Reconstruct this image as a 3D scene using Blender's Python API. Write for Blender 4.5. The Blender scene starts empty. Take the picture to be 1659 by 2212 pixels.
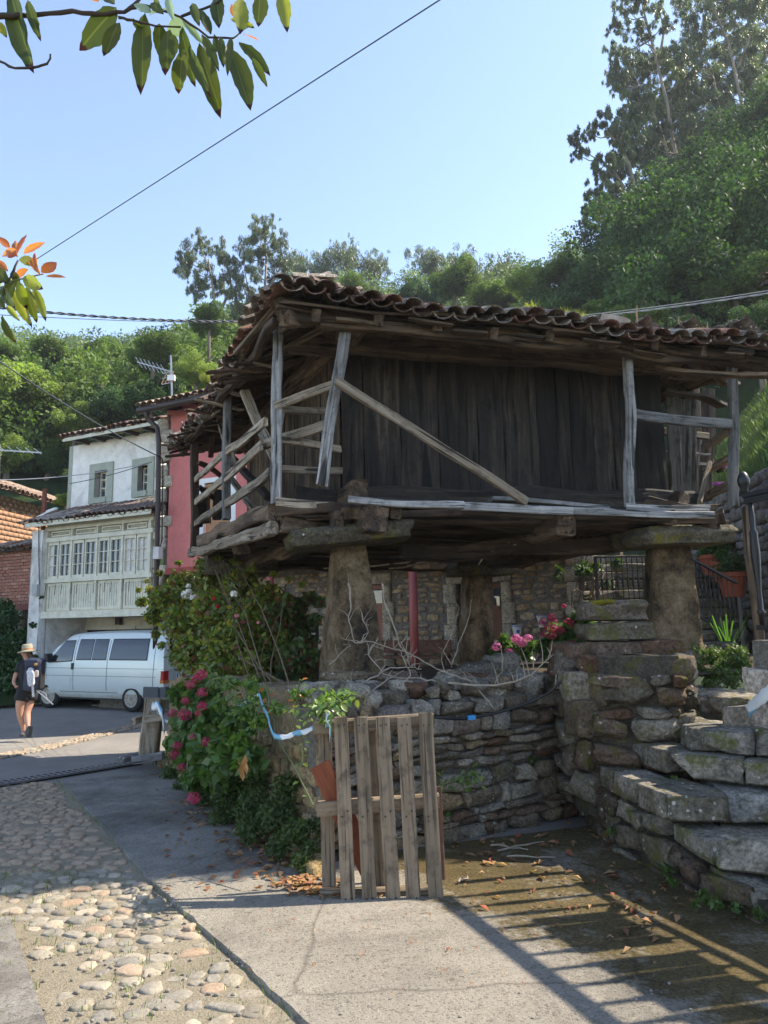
import bpy, math, random
import numpy as np
from mathutils import Vector, Matrix, noise as mnoise
random.seed(7); np.random.seed(7)
R = math.radians
SC = bpy.context.scene
COL = SC.collection
V = Vector
# ---------------------------------------------------------------- camera, world, sun, exposure
FPX, CX, CY = 1534.0, 829.5, 1106.0
PITCH, ROLL = R(8.8), R(-1.1)
CAM = V((0, 0, 1.6))
RM = Matrix.Rotation(math.pi/2 + PITCH, 3, 'X') @ Matrix.Rotation(ROLL, 3, 'Z')
cd = bpy.data.cameras.new('camera'); cam = bpy.data.objects.new('camera', cd); COL.objects.link(cam)
cam.matrix_world = Matrix.Translation(CAM) @ RM.to_4x4()
cd.sensor_fit = 'VERTICAL'; cd.sensor_height = 36.0; cd.lens = FPX/2212.0*36.0
cd.clip_start = 0.05; cd.clip_end = 3000
SC.camera = cam
SUN_AZ, SUN_EL = 13.0, 46.0            # azimuth counted from +x towards +y
w = bpy.data.worlds.new('World'); SC.world = w; w.use_nodes = True
nt = w.node_tree; bg = nt.nodes['Background']
sky = nt.nodes.new('ShaderNodeTexSky'); sky.sky_type = 'NISHITA'; sky.sun_disc = False
sky.sun_elevation = R(SUN_EL); sky.sun_rotation = R(90 - SUN_AZ)
sky.altitude = 0; sky.air_density = 0.80; sky.dust_density = 0.10; sky.ozone_density = 5.0
tn = nt.nodes.new('ShaderNodeMix'); tn.data_type = 'RGBA'; tn.blend_type = 'MULTIPLY'; tn.inputs[0].default_value = 1; tn.inputs[7].default_value = (1.24, .985, .79, 1); nt.links.new(sky.outputs[0], tn.inputs[6]); nt.links.new(tn.outputs[2], bg.inputs[0]); bg.inputs[1].default_value = 0.15
sl = bpy.data.lights.new('sun', 'SUN'); sl.energy = 3.1; sl.angle = R(0.55); sl.color = (1.0, 0.90, 0.75)
sun = bpy.data.objects.new('sun', sl); COL.objects.link(sun)
sd = V((math.cos(R(SUN_AZ))*math.cos(R(SUN_EL)), math.sin(R(SUN_AZ))*math.cos(R(SUN_EL)), math.sin(R(SUN_EL))))
sun.rotation_euler = sd.to_track_quat('Z', 'Y').to_euler(); sun.location = (20, 10, 30)
SC.view_settings.view_transform = 'Standard'; SC.view_settings.look = 'None'
SC.view_settings.gamma = 1.0; SC.view_settings.use_curve_mapping = False
SC.view_settings.exposure = 1.84
SC.render.engine = 'CYCLES'
SC.cycles.max_bounces = 6; SC.cycles.diffuse_bounces = 4; SC.cycles.transparent_max_bounces = 4
SC.cycles.use_denoising = True
# ---------------------------------------------------------------- placing helpers (photo ray -> world point)
def ray(px, py): return RM @ V(((px-CX)/FPX, (CY-py)/FPX, -1.0))
def at(px, py, Y):
    d = ray(px, py); return CAM + d*(Y/d.y)
def atz(px, py, z):
    d = ray(px, py); return CAM + d*((z-CAM.z)/d.z)
def onpl(px, py, p0, dr):
    n = V((-dr[1], dr[0], 0)); d = ray(px, py); return CAM + d*((V((p0[0], p0[1], 0))-CAM).dot(n) / d.dot(n)) if abs(d.dot(n)) > 1e-9 else None
def gz(x, y):
    if y < 5: z = -0.052*y
    elif y < 13: z = -0.26 - 0.19*(y-5)/8
    else: z = -0.45
    return z
def gnd(px, py, dz=0):
    z = -0.2
    for _ in range(12):
        p = atz(px, py, z+dz); z = gz(p.x, p.y)
    return V((p.x, p.y, z+dz))
# ---------------------------------------------------------------- object helpers
WM = {}
def tag(o, label=None, cat=None, group=None, kind=None):
    if label: o['label'] = label
    if cat: o['category'] = cat
    if group: o['group'] = group
    if kind: o['kind'] = kind
    return o
def link(o, parent=None, world=None):
    COL.objects.link(o)
    world = world if world is not None else Matrix.Identity(4)
    WM[o.name] = world
    if parent is not None:
        o.parent = parent; o.matrix_basis = WM[parent.name].inverted() @ world
    else:
        o.matrix_basis = world
    return o
def thing(name, label, cat, loc=(0, 0, 0), group=None):
    o = bpy.data.objects.new(name, None); o.empty_display_size = 0.2
    link(o, None, Matrix.Translation(V(loc))); tag(o, label, cat, group); return o
def meshdata(name, verts, faces, mat=None, smooth=False):
    me = bpy.data.meshes.new(name)
    me.from_pydata([tuple(v) for v in verts], [], faces); 
    for m in (mat if isinstance(mat, (list, tuple)) else [mat]):
        if m: me.materials.append(m)
    if smooth: me.polygons.foreach_set('use_smooth', [True]*len(me.polygons))
    me.update(); return me
def npmesh(name, vs, fs, mat=None, smooth=False):
    """vs (N,3) float, fs (M,k) int, fast path"""
    me = bpy.data.meshes.new(name); vs = np.asarray(vs, dtype=np.float32); fs = np.asarray(fs, dtype=np.int32)
    k = fs.shape[1]
    me.vertices.add(len(vs)); me.vertices.foreach_set('co', vs.ravel())
    me.loops.add(fs.size); me.loops.foreach_set('vertex_index', fs.ravel())
    me.polygons.add(len(fs)); me.polygons.foreach_set('loop_start', np.arange(0, fs.size, k, dtype=np.int32))
    me.polygons.foreach_set('loop_total', np.full(len(fs), k, dtype=np.int32))
    if mat: me.materials.append(mat)
    if smooth: me.polygons.foreach_set('use_smooth', np.ones(len(fs), dtype=bool))
    me.update(calc_edges=True); me.validate(); return me
def put(name, me, parent=None, world=None, **t):
    o = bpy.data.objects.new(name, me); link(o, parent, world); tag(o, **t); return o
class MB:
    """collects shapes in world coordinates, build() links one mesh object"""
    def __init__(s): s.v = []; s.f = []
    def add(s, vs, fs):
        b = len(s.v); s.v += [V(v) for v in vs]; s.f += [tuple(b+i for i in f) for f in fs]; return s
    def hexa(s, c): return s.add(c, [(0,3,2,1),(4,5,6,7),(0,1,5,4),(1,2,6,5),(2,3,7,6),(3,0,4,7)])
    def box(s, lo, hi, M=None):
        x0,y0,z0 = lo; x1,y1,z1 = hi
        c = [V(p) for p in ((x0,y0,z0),(x1,y0,z0),(x1,y1,z0),(x0,y1,z0),(x0,y0,z1),(x1,y0,z1),(x1,y1,z1),(x0,y1,z1))]
        if M: c = [M @ p for p in c]
        return s.hexa(c)
    def bar(s, p, q, w, h=None, up=(0,0,1)):
        h = h or w; p = V(p); q = V(q); d = (q-p).normalized(); u = V(up)
        if abs(d.dot(u)) > .98: u = V((0,1,0))
        a = d.cross(u).normalized()*w/2; b = a.cross(d).normalized()*h/2
        return s.hexa([p-a-b, p+a-b, q+a-b, q-a-b, p-a+b, p+a+b, q+a+b, q-a+b])
    def tube(s, pts, r, n=8, cap=True):
        pts = [V(p) for p in pts]; rs = r if isinstance(r, (list, tuple)) else [r]*len(pts)
        b = len(s.v); prev = None
        for i, p in enumerate(pts):
            d = (pts[min(i+1, len(pts)-1)] - pts[max(i-1, 0)]).normalized()
            if prev is None:
                a = d.cross(V((0,0,1))) if abs(d.z) < .95 else d.cross(V((1,0,0)))
            else: a = prev - d*prev.dot(d)
            a = a.normalized(); prev = a; c = d.cross(a)
            for k in range(n):
                t = 2*math.pi*k/n; s.v.append(p + (a*math.cos(t)+c*math.sin(t))*rs[i])
        for i in range(len(pts)-1):
            for k in range(n):
                k2 = (k+1) % n; s.f.append((b+i*n+k, b+i*n+k2, b+(i+1)*n+k2, b+(i+1)*n+k))
        if cap:
            s.f.append(tuple(b+k for k in range(n))[::-1]); s.f.append(tuple(b+(len(pts)-1)*n+k for k in range(n)))
        return s
    def lathe(s, prof, c=(0,0,0), n=16, axis='Z', M=None):
        b = len(s.v); c = V(c)
        for (r, h) in prof:
            for k in range(n):
                t = 2*math.pi*k/n; p = V((r*math.cos(t), r*math.sin(t), h))
                if axis == 'Y': p = V((p.x, p.z, p.y))
                if axis == 'X': p = V((p.z, p.x, p.y))
                if M: p = M @ p
                s.v.append(p + c)
        for i in range(len(prof)-1):
            for k in range(n):
                k2 = (k+1) % n; s.f.append((b+i*n+k, b+i*n+k2, b+(i+1)*n+k2, b+(i+1)*n+k))
        s.f.append(tuple(b+k for k in range(n))[::-1]); s.f.append(tuple(b+(len(prof)-1)*n+k for k in range(n)))
        return s
    def prism(s, poly, off):
        """poly: list of world points, off: extrude vector"""
        n = len(poly); b = len(s.v); s.v += [V(p) for p in poly] + [V(p)+V(off) for p in poly]
        s.f += [tuple(b+i for i in range(n)), tuple(b+n+i for i in range(n))[::-1]]
        s.f += [(b+i, b+n+i, b+n+(i+1) % n, b+(i+1) % n) for i in range(n)]; return s
    def build(s, name, mat, parent=None, loc=None, smooth=False, bevel=0, **t):
        if loc is None:
            loc = WM[parent.name].translation if parent is not None else V((sum(v.x for v in s.v), sum(v.y for v in s.v), min(v.z for v in s.v)*len(s.v)))/len(s.v)
        loc = V(loc)
        W = Matrix.Translation(loc)
        if parent is not None and (WM[parent.name].to_3x3() - Matrix.Identity(3)).median_scale > 1e-6 if False else False: pass
        me = meshdata(name, [v-loc for v in s.v], s.f, mat, smooth)
        o = put(name, me, parent, W, **t)
        if bevel:
            m = o.modifiers.new('bevel', 'BEVEL'); m.width = bevel; m.segments = 2; m.limit_method = 'ANGLE'
        return o
def fr(p, xdir, zdir=(0,0,1)):
    """frame with x along xdir"""
    x = V(xdir).normalized(); z = V(zdir); z = (z - x*z.dot(x))
    if z.length < 1e-4: z = V((0,1,0)) - x*x.y
    z.normalize(); y = z.cross(x)
    M = Matrix((x, y, z)).transposed().to_4x4(); M.translation = V(p); return M
def beam(name, p, q, w, h, mat, parent, up=(0,0,1), jit=0.04, seg=None, seed=None, taper=0, **t):
    """rough timber: local x along the length, w across (y), h (z); wobbly edges and frayed ends"""
    p = V(p); q = V(q); L = (q-p).length; rg = random.Random(seed if seed is not None else hash((round(p.x,3), round(p.z,3), round(q.x,3), round(q.z,3))) & 0xffff)
    n = seg or max(2, min(24, int(L/0.12)))
    sec = [(-.5,-.38),(-.38,-.5),(.38,-.5),(.5,-.38),(.5,.38),(.38,.5),(-.38,.5),(-.5,.38)]
    vs = []; a1 = rg.uniform(0, 9)
    for i in range(n+1):
        x = L*i/n; tp = 1 - taper*i/n
        oy = (mnoise.noise(V((x*1.3+a1, 0, 0))))*jit*1.2; oz = (mnoise.noise(V((x*1.3+a1, 7, 0))))*jit*1.2
        for k, (a, b) in enumerate(sec):
            e = rg.uniform(-1, 1)*jit*.35
            xx = x + (rg.uniform(-1, 1)*jit*.9 if i in (0, n) else 0)
            vs.append((xx, a*w*tp + oy + e*w*2, b*h*tp + oz + rg.uniform(-1, 1)*jit*.35*h*2))
    fs = []
    for i in range(n):
        for k in range(8):
            k2 = (k+1) % 8; fs.append((i*8+k, (i+1)*8+k, (i+1)*8+k2, i*8+k2))
    fs.append(tuple(range(8))); fs.append(tuple(n*8+k for k in range(8))[::-1])
    return put(name, meshdata(name, vs, fs, mat), parent, fr(p, q-p, up), **t)
# ---------------------------------------------------------------- materials
class Mt:
    def __init__(s, name):
        s.m = bpy.data.materials.new(name); s.m.use_nodes = True; s.t = s.m.node_tree; s.b = s.t.nodes['Principled BSDF']
    def L(s, a, b): s.t.links.new(a, b)
    def n(s, ty, **kw):
        o = s.t.nodes.new(ty)
        for k, v in kw.items():
            if k.startswith('_'): setattr(o, k[1:], v)
            else:
                i = o.inputs[int(k[1:])] if k[0] == 'i' and k[1:].isdigit() else o.inputs[k]
                if hasattr(v, 'is_linked') or hasattr(v, 'links'): s.L(v, i)
                else: i.default_value = v
        return o
    def pos(s): return s.n('ShaderNodeNewGeometry').outputs['Position']
    def obj(s): return s.n('ShaderNodeTexCoord').outputs['Object']
    def rnd(s): return s.n('ShaderNodeObjectInfo').outputs['Random']
    def isl(s): return s.n('ShaderNodeNewGeometry').outputs['Random Per Island']
    def mth(s, op, a, b=0.0, cl=False):
        o = s.n('ShaderNodeMath', _operation=op, i0=a, i1=b); o.use_clamp = cl; return o.outputs[0]
    def shift(s, vec):
        """move texture coordinates by the object's random number"""
        r = s.n('ShaderNodeVectorMath', _operation='SCALE', i0=(31.7, 17.3, 23.9)); s.L(s.rnd(), r.inputs['Scale'])
        return s.n('ShaderNodeVectorMath', _operation='ADD', i0=vec, i1=r.outputs[0]).outputs[0]
    def sc(s, vec, k): return s.n('ShaderNodeVectorMath', _operation='MULTIPLY', i0=vec, i1=k).outputs[0]
    def noise(s, vec, scale, detail=4, rough=.6, dist=0):
        o = s.n('ShaderNodeTexNoise', Scale=scale, Detail=detail, Roughness=rough, Distortion=dist); s.L(vec, o.inputs['Vector']); return o.outputs['Fac']
    def vor(s, vec, scale, feat='F1', out='Distance', rnd=1.0):
        o = s.n('ShaderNodeTexVoronoi', _feature=feat, Scale=scale, Randomness=rnd); s.L(vec, o.inputs['Vector']); return o.outputs[out]
    def ramp(s, fac, stops, interp='LINEAR'):
        o = s.n('ShaderNodeValToRGB'); cr = o.color_ramp; cr.interpolation = interp; s.L(fac, o.inputs[0])
        while len(cr.elements) < len(stops): cr.elements.new(0.5)
        for e, (p, c) in zip(cr.elements, stops):
            e.position = p; e.color = (c, c, c, 1) if isinstance(c, (int, float)) else (c[0], c[1], c[2], 1)
        return o.outputs[0]
    def mix(s, f, a, b, mode='MIX'):
        o = s.n('ShaderNodeMix', _data_type='RGBA', _blend_type=mode)
        for k, v in ((0, f), (6, a), (7, b)):
            i = o.inputs[k]
            if hasattr(v, 'links'): s.L(v, i)
            else: i.default_value = v if k == 0 else (v[0], v[1], v[2], 1) if isinstance(v, (tuple, list)) else (v, v, v, 1)
        return o.outputs[2]
    def bump(s, h, st=.5, d=.02, prev=None):
        o = s.n('ShaderNodeBump', Strength=st, Distance=d, Height=h)
        if prev is not None: s.L(prev, o.inputs['Normal'])
        return o.outputs[0]
    def fin(s, base=None, rough=.85, nrm=None, metal=0.0, spec=.35, **kw):
        b = s.b
        for i, v in (('Base Color', base), ('Roughness', rough), ('Normal', nrm), ('Metallic', metal), ('Specular IOR Level', spec)):
            if v is None: continue
            if hasattr(v, 'links'): s.L(v, b.inputs[i])
            else: b.inputs[i].default_value = (v[0], v[1], v[2], 1) if i == 'Base Color' else v
        for k, v in kw.items(): b.inputs[k].default_value = v
        return s.m
def vary(m, col, lo=.7, hi=1.3, fac=None):
    f = fac if fac is not None else m.rnd()
    return m.mix(1.0, col, m.ramp(f, [(0, lo), (1, hi)]), 'MULTIPLY')
def wood(name, dark, mid, light, grain=26, lo=.7, hi=1.25, bump=.6, rough=.85, burn=None, contrast=(.3, .7), crack=.18):
    m = Mt(name); v = m.shift(m.obj())
    g = m.noise(m.sc(v, (.9, grain, grain)), 1.0, 6, .7, .4)
    big = m.noise(m.sc(v, (1.2, 3.5, 3.5)), 1.0, 3, .5)
    c = m.ramp(g, [(contrast[0], dark), (.5, mid), (contrast[1], light)])
    c = m.mix(m.ramp(big, [(.35, 0), (.7, .75)]), c, mid)
    if burn is not None:
        st = m.noise(m.sc(v, (.8, 5, 5)), 1.0, 4, .6); c = m.mix(m.ramp(st, [(.42, .0), (.62, .9)]), c, burn)
    cr = m.ramp(m.noise(m.sc(v, (1.6, grain*2.2, grain*2.2)), 1.0, 2, .5), [(.28, .25), (.40, 1)])
    ck = m.ramp(m.noise(m.sc(v, (1.1, grain*.9, grain*.9)), 1.0, 1, .4, .6), [(.34, crack), (.39, 1)]); cr = m.mix(1.0, cr, ck, 'MULTIPLY')
    sp = m.ramp(m.noise(m.sc(v, (7, 9, 9)), 1.0, 4, .7), [(.30, .45), (.5, 1)]); cr = m.mix(1.0, cr, sp, 'MULTIPLY')
    c = m.mix(1.0, c, cr, 'MULTIPLY'); c = vary(m, c, lo, hi)
    hgt = m.mth('ADD', g, m.mth('MULTIPLY', cr, .6))
    return m.fin(c, rough, m.bump(hgt, bump, .012))
def stone(name, cols, scale=7, lo=.75, hi=1.2, moss=0.0, lichen=0.0, bump=.8, mosscol=(.10, .10, .015), ct=1.0):
    m = Mt(name); p = m.pos()
    base = m.ramp(m.rnd(), [(i/max(1, len(cols)-1), c) for i, c in enumerate(cols)])
    n1 = m.noise(p, scale, 8, .7, .3); n2 = m.noise(p, scale*6, 5, .7)
    c = m.mix(1.0, base, m.ramp(n1, [(.25, 1-.65*ct), (.5, .95), (.75, 1+.6*ct)]), 'MULTIPLY')
    c = m.mix(1.0, c, m.ramp(n2, [(.36, 1-.52*ct), (.62, 1+.32*ct)]), 'MULTIPLY')
    c = vary(m, c, lo, hi)
    if moss:
        f = m.noise(p, 5.5, 6, .7); c = m.mix(m.ramp(f, [(.62-moss*.3, 0), (.70-moss*.2, .8)]), c, mosscol)
    if lichen:
        d = m.vor(p, 17, rnd=1); wob = m.noise(p, 60, 3); q = m.mth('ADD', d, m.mth('MULTIPLY', m.noise(p, 26, 2), .55)); q = m.mth('ADD', q, m.mth('MULTIPLY', wob, .2)); g = m.noise(p, 3, 3)
        f = m.mth('MULTIPLY', m.ramp(q, [(.52, 1), (.58, 0)]), m.ramp(g, [(.6-lichen*.2, 0), (.66-lichen*.2, 1)]))
        c = m.mix(f, c, (.5, .5, .44))
    h = m.mth('ADD', n1, m.mth('MULTIPLY', n2, .45))
    return m.fin(c, .92, m.bump(h, bump, .04), spec=.2)
def flat(name, col, rough=.6, metal=0.0, spec=.4, var=.12, scale=3.0, bump=.15, fine=60, **kw):
    m = Mt(name); p = m.pos(); n = m.noise(p, scale, 6, .6); f = m.noise(p, fine, 3)
    c = m.mix(1.0, col, m.ramp(n, [(.3, 1-var), (.7, 1+var)]), 'MULTIPLY'); c = m.mix(1.0, c, m.ramp(f, [(.3, 1-var*.5), (.7, 1+var*.5)]), 'MULTIPLY')
    return m.fin(c, rough, m.bump(f, bump, .004), metal, spec, **kw)
def leafmat(name, cols, trans=.35, rough=.45, per='isl', spec=.4, nscale=0, vein=False):
    m = Mt(name); r = m.isl() if per == 'isl' else m.rnd()
    c = m.ramp(r, [(i/max(1, len(cols)-1), x) for i, x in enumerate(cols)])
    if nscale:
        f = m.noise(m.pos(), nscale, 3, .6); c = m.mix(1.0, c, m.ramp(f, [(.3, .45), (.7, 1.5)]), 'MULTIPLY')
    if vein:
        v = m.obj(); f = m.noise(v, 60, 3, .6); c = m.mix(m.ramp(f, [(.66, 0), (.70, .8)]), c, (.03, .012, .008))
        sx = m.n('ShaderNodeSeparateXYZ', i0=v); mid = m.mth('ABSOLUTE', sx.outputs[1]); c = m.mix(m.ramp(mid, [(0.0, .45), (.012, 0)]), c, (.22, .26, .08))
        tip = m.mth('ADD', sx.outputs[0], m.mth('MULTIPLY', m.noise(m.shift(v), 7, 2), .22)); c = m.mix(m.ramp(m.mth('SUBTRACT', tip, .08), [(.90, 0), (.93, 1)]), c, (.035, .008, .008))
    b = m.b; m.L(c, b.inputs['Base Color']); b.inputs['Roughness'].default_value = rough; b.inputs['Specular IOR Level'].default_value = spec
    tr = m.n('ShaderNodeBsdfTranslucent'); m.L(m.mix(1.0, c, (1.5, 1.7, .7), 'MULTIPLY'), tr.inputs[0])
    mx = m.n('ShaderNodeMixShader', i0=trans); m.L(b.outputs[0], mx.inputs[1]); m.L(tr.outputs[0], mx.inputs[2])
    m.L(mx.outputs[0], m.t.nodes['Material Output'].inputs[0]); return m.m
W_GREY = wood('grey_wood', (.06, .058, .056), (.24, .235, .23), (.56, .55, .53), 22, .6, 1.2, bump=.9, contrast=(.34, .70))
W_PALE = wood('pale_wood', (.09, .065, .042), (.29, .235, .17), (.52, .46, .37), 22, .6, 1.2, bump=.9, contrast=(.34, .68))
W_BROWN = wood('brown_wood', (.022, .014, .009), (.095, .062, .038), (.20, .14, .09), 24, .6, 1.35, burn=(.03, .02, .014))
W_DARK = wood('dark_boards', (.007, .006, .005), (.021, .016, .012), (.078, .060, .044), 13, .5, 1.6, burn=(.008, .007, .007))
W_WARM = wood('warm_boards', (.03, .02, .012), (.13, .088, .055), (.26, .19, .13), 24, .6, 1.3, burn=(.04, .025, .015))
W_PALLET = wood('pallet_wood', (.09, .063, .038), (.22, .165, .11), (.33, .26, .185), 30, .8, 1.12, contrast=(.25, .78), bump=.5, crack=.6)
W_RED = wood('red_stained_wood', (.10, .03, .012), (.22, .065, .03), (.30, .10, .05), 20, .8, 1.2, bump=.3, contrast=(.2, .8), crack=.85)
W_BROWNRED = wood('brown_stained_wood', (.07, .03, .02), (.15, .075, .05), (.22, .12, .085), 20, .8, 1.2, bump=.3, crack=.8)
S_WALL = stone('rubble_stone', [(.17, .14, .10), (.26, .21, .15), (.17, .09, .055), (.25, .235, .20), (.36, .31, .235), (.12, .11, .095), (.28, .20, .11)], 8, moss=.08, lichen=.25, bump=1.0)
S_DARK = stone('dark_stone', [(.085, .065, .045), (.17, .14, .10), (.12, .065, .04), (.15, .135, .11), (.22, .19, .145)], 6, moss=.32, lichen=.25, bump=1.0)
S_STEP = stone('step_stone', [(.20, .18, .145), (.26, .225, .175), (.21, .20, .18)], 5, moss=.34, lichen=.45, bump=1.0)
S_PILLAR = stone('pillar_stone', [(.20, .135, .07), (.20, .135, .07)], 3.2, bump=1.0)
S_CAP = stone('cap_stone', [(.075, .065, .045), (.10, .088, .065)], 5, moss=.30, lichen=.3, mosscol=(.16, .14, .02))
S_HOUSE = stone('house_stone', [(.40, .26, .14), (.48, .36, .22), (.33, .29, .24), (.44, .31, .17), (.50, .42, .31)], 9, .8, 1.2)
S_QUOIN = stone('quoin_stone', [(.42, .36, .27), (.50, .44, .34), (.38, .34, .28)], 5, .9, 1.1, bump=.4)
S_COBBLE = stone('cobble_stone', [(.26, .225, .17), (.33, .29, .22), (.235, .215, .18), (.38, .33, .25), (.31, .22, .15)], 9, .8, 1.1, bump=.3, ct=.38)
MORTAR = stone('mortar', [(.20, .18, .15), (.20, .18, .15)], 14, bump=1.0)
MORTAR_D = stone('dark_mortar', [(.11, .095, .075), (.11, .095, .075)], 14, moss=.3, bump=1.0)
TILE = stone('clay_tile', [(.29, .14, .10), (.19, .135, .11), (.33, .17, .12), (.15, .13, .115), (.33, .28, .23), (.24, .20, .165)], 14, .65, 1.2, moss=.06, lichen=1.0, bump=.6)
TILE_DRY = stone('sunbleached_tile', [(.32, .21, .15), (.27, .19, .145), (.35, .27, .20)], 16, .8, 1.2, lichen=.3, bump=.4)
IRON = flat('black_iron', (.012, .012, .014), .42, .3, .5, bump=.3)
RUBBER = flat('rubber', (.02, .02, .02), .8, bump=.4)
# ---------------------------------------------------------------- shared pieces
def rock_mesh(name, mat, res=3, rnd=.45, amp=.16, seed=0, smooth=True, ncut=0):
    """unit block (1x1x1, centred) with rounded, uneven faces"""
    rg = random.Random(seed); off = V((rg.uniform(0, 50), rg.uniform(0, 50), rg.uniform(0, 50)))
    idx = {}; vs = []; fs = []; cuts = []
    for _ in range(ncut):
        cn = V((rg.uniform(-1, 1), rg.uniform(-1, 1), rg.uniform(-1, 1))).normalized(); cuts.append((cn, rg.uniform(.78, 1.05)*(abs(cn.x)+abs(cn.y)+abs(cn.z))*.72))
    def vid(i, j, k):
        if (i, j, k) not in idx:
            p = V((i/res-.5, j/res-.5, k/res-.5))*2
            q = p.normalized()*1.12
            p = p*(1-rnd) + q*rnd; n = mnoise.noise_vector(p*1.1+off)
            p = p + n*amp*1.6 + mnoise.noise_vector(p*3.1+off)*amp*.5
            for (cn, cdist) in cuts:
                e = p.dot(cn)-cdist
                if e > 0: p = p - cn*e*.92
            if res > 5: p = p + mnoise.noise_vector(p*7+off)*amp*.18
            idx[(i, j, k)] = len(vs); vs.append(p*.5)
        return idx[(i, j, k)]
    for a in range(res):
        for b in range(res):
            for (f, flip) in ((lambda a, b: (a, b, 0), 1), (lambda a, b: (a, b, res), 0), (lambda a, b: (a, 0, b), 0), (lambda a, b: (a, res, b), 1), (lambda a, b: (0, a, b), 1), (lambda a, b: (res, a, b), 0)):
                q = [vid(*f(a, b)), vid(*f(a+1, b)), vid(*f(a+1, b+1)), vid(*f(a, b+1))]
                fs.append(tuple(q[::-1]) if flip else tuple(q))
    return meshdata(name, vs, fs, mat, smooth)
def pool(name, mat, n, **k): return [rock_mesh(name, mat, seed=i*13+len(name), **k) for i in range(n)]
P_WALL = pool('stone', S_WALL, 12, res=6, rnd=.26, amp=.2, ncut=6)
P_DARK = pool('stone', S_DARK, 12, res=7, rnd=.18, amp=.2, ncut=7)
P_STEP = pool('stone', S_STEP, 10, res=10, rnd=.04, amp=.055, ncut=2)
P_HOUSE = pool('stone', S_HOUSE, 9, res=4, rnd=.3, amp=.15, ncut=4)
P_QUOIN = pool('quoin', S_QUOIN, 4, res=3, rnd=.10, amp=.03)
P_COB = pool('cobble', S_COBBLE, 14, res=6, rnd=.74, amp=.14, ncut=1)
P_MUR = pool('stone', stone('grey_rubble', [(.20, .19, .18), (.26, .24, .21), (.14, .13, .12)], 8, bump=.6), 6, res=3, rnd=.35, amp=.16)  # plain grey stone tones of the garden wall
BAG = {}
def joined(name, items, parent, mat, pools, **t):
    """items: (mesh, world matrix) merged into one mesh"""
    vs = []; fs = []; b = 0
    for me, M in items:
        n = len(me.vertices); co = np.empty(n*3, dtype=np.float32); me.vertices.foreach_get('co', co)
        Mn = np.array(M); vs.append(co.reshape(-1, 3) @ Mn[:3, :3].T + Mn[:3, 3])
        lp = np.empty(len(me.loops), dtype=np.int32); me.loops.foreach_get('vertex_index', lp)
        fs.append(lp.reshape(-1, 4) + b); b += n
    vs = np.concatenate(vs); fs = np.concatenate(fs)
    loc = WM[parent.name].translation if parent is not None else V((0, 0, 0))
    return put(name, npmesh(name, vs - np.array(loc, dtype=np.float32), fs, mat, True), parent, Matrix.Translation(loc), kind='stuff', **t)
def scatter(name, items, parent, mat, limit=290, stuffname=None):
    for i, (me, M) in enumerate(items[:limit]): put(name, me, parent, M)
    if len(items) > limit: joined(stuffname or name+'work', items[limit:], parent, mat, None)
def masonry(p0, xd, W, H, aw, ah, dep, pl, rg, skip=None, top=None, jit=.25, proud=.0, gap=.93):
    """courses of uneven stones on the vertical face starting at p0 running along xd; outward normal = right-hand of xd"""
    xd = V(xd).normalized(); nrm = V((xd.y, -xd.x, 0)); out = []; z = 0
    while z < H:
        h = ah*rg.uniform(1-jit*1.2, 1+jit*1.5); x = rg.uniform(-.5, 0)*aw
        while x < W:
            ww = aw*rg.uniform(1-jit*1.8, 1+jit*2.4); cx = x+ww/2; cz = z+h/2
            x += ww
            if cx < 0 or cx > W: continue
            if top and cz > top(cx): continue
            if skip and skip(cx, cz): continue
            k = rg.uniform(.82, 1.12); hh = h*rg.uniform(.78, 1.06)
            c = V(p0) + xd*cx + V((0, 0, cz + rg.uniform(-.12, .12)*h)) + nrm*(rg.uniform(-.2, .25)*dep*.4 + proud)
            M = fr(c, xd) @ Matrix.Rotation(rg.uniform(-.13, .13), 4, 'Y') @ Matrix.Rotation(rg.uniform(-.12, .12), 4, 'Z') @ Matrix.Rotation(rg.uniform(-.1, .1), 4, 'X')
            flip = Matrix.Diagonal((rg.choice((-1, 1)), rg.choice((-1, 1)), rg.choice((-1, 1)), 1))
            if flip.determinant() < 0: flip = flip @ Matrix.Diagonal((-1, 1, 1, 1))
            out.append((rg.choice(pl), M @ Matrix.Diagonal((ww*gap*k, dep, hh*gap, 1)) @ flip))
        z += h
    return out
def tile_mesh(name, mat, seed, conv=1, L=.43, r=.098):
    rg = random.Random(seed); vs = []; fs = []; n = 6; m = 3
    for side in (0, 1):
        for i in range(m+1):
            x = L*i/m
            for k in range(n+1):
                a = math.pi*(.04 + .92*k/n); rr = (r - side*.014)*(1 - .16*i/m)*(1+rg.uniform(-.035, .035))
                vs.append((x - .0 + rg.uniform(-1, 1)*(.012 if i == 0 else .002), math.cos(a)*rr, conv*(math.sin(a)*rr*.82) + rg.uniform(-.003, .003)))
    off = (m+1)*(n+1)
    for i in range(m):
        for k in range(n):
            a = i*(n+1)+k; q = (a, a+1, a+n+2, a+n+1)
            q2 = (off+a, off+a+n+1, off+a+n+2, off+a+1)
            if conv < 0: q = q[::-1]; q2 = q2[::-1]
            fs += [q, q2]
    for k in range(n): fs += [(k, off+k, off+k+1, k+1), (m*(n+1)+k, m*(n+1)+k+1, off+m*(n+1)+k+1, off+m*(n+1)+k)]
    for i in range(m):
        a = i*(n+1); fs.append((a, a+n+1, off+a+n+1, off+a)); a += n; fs.append((a, off+a, off+a+n+1, a+n+1))
    return meshdata(name, vs, fs, mat, False)
T_UP = [tile_mesh('tile', TILE, i) for i in range(6)]; T_DN = [tile_mesh('tile', TILE, i+20, -1) for i in range(4)]
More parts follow.
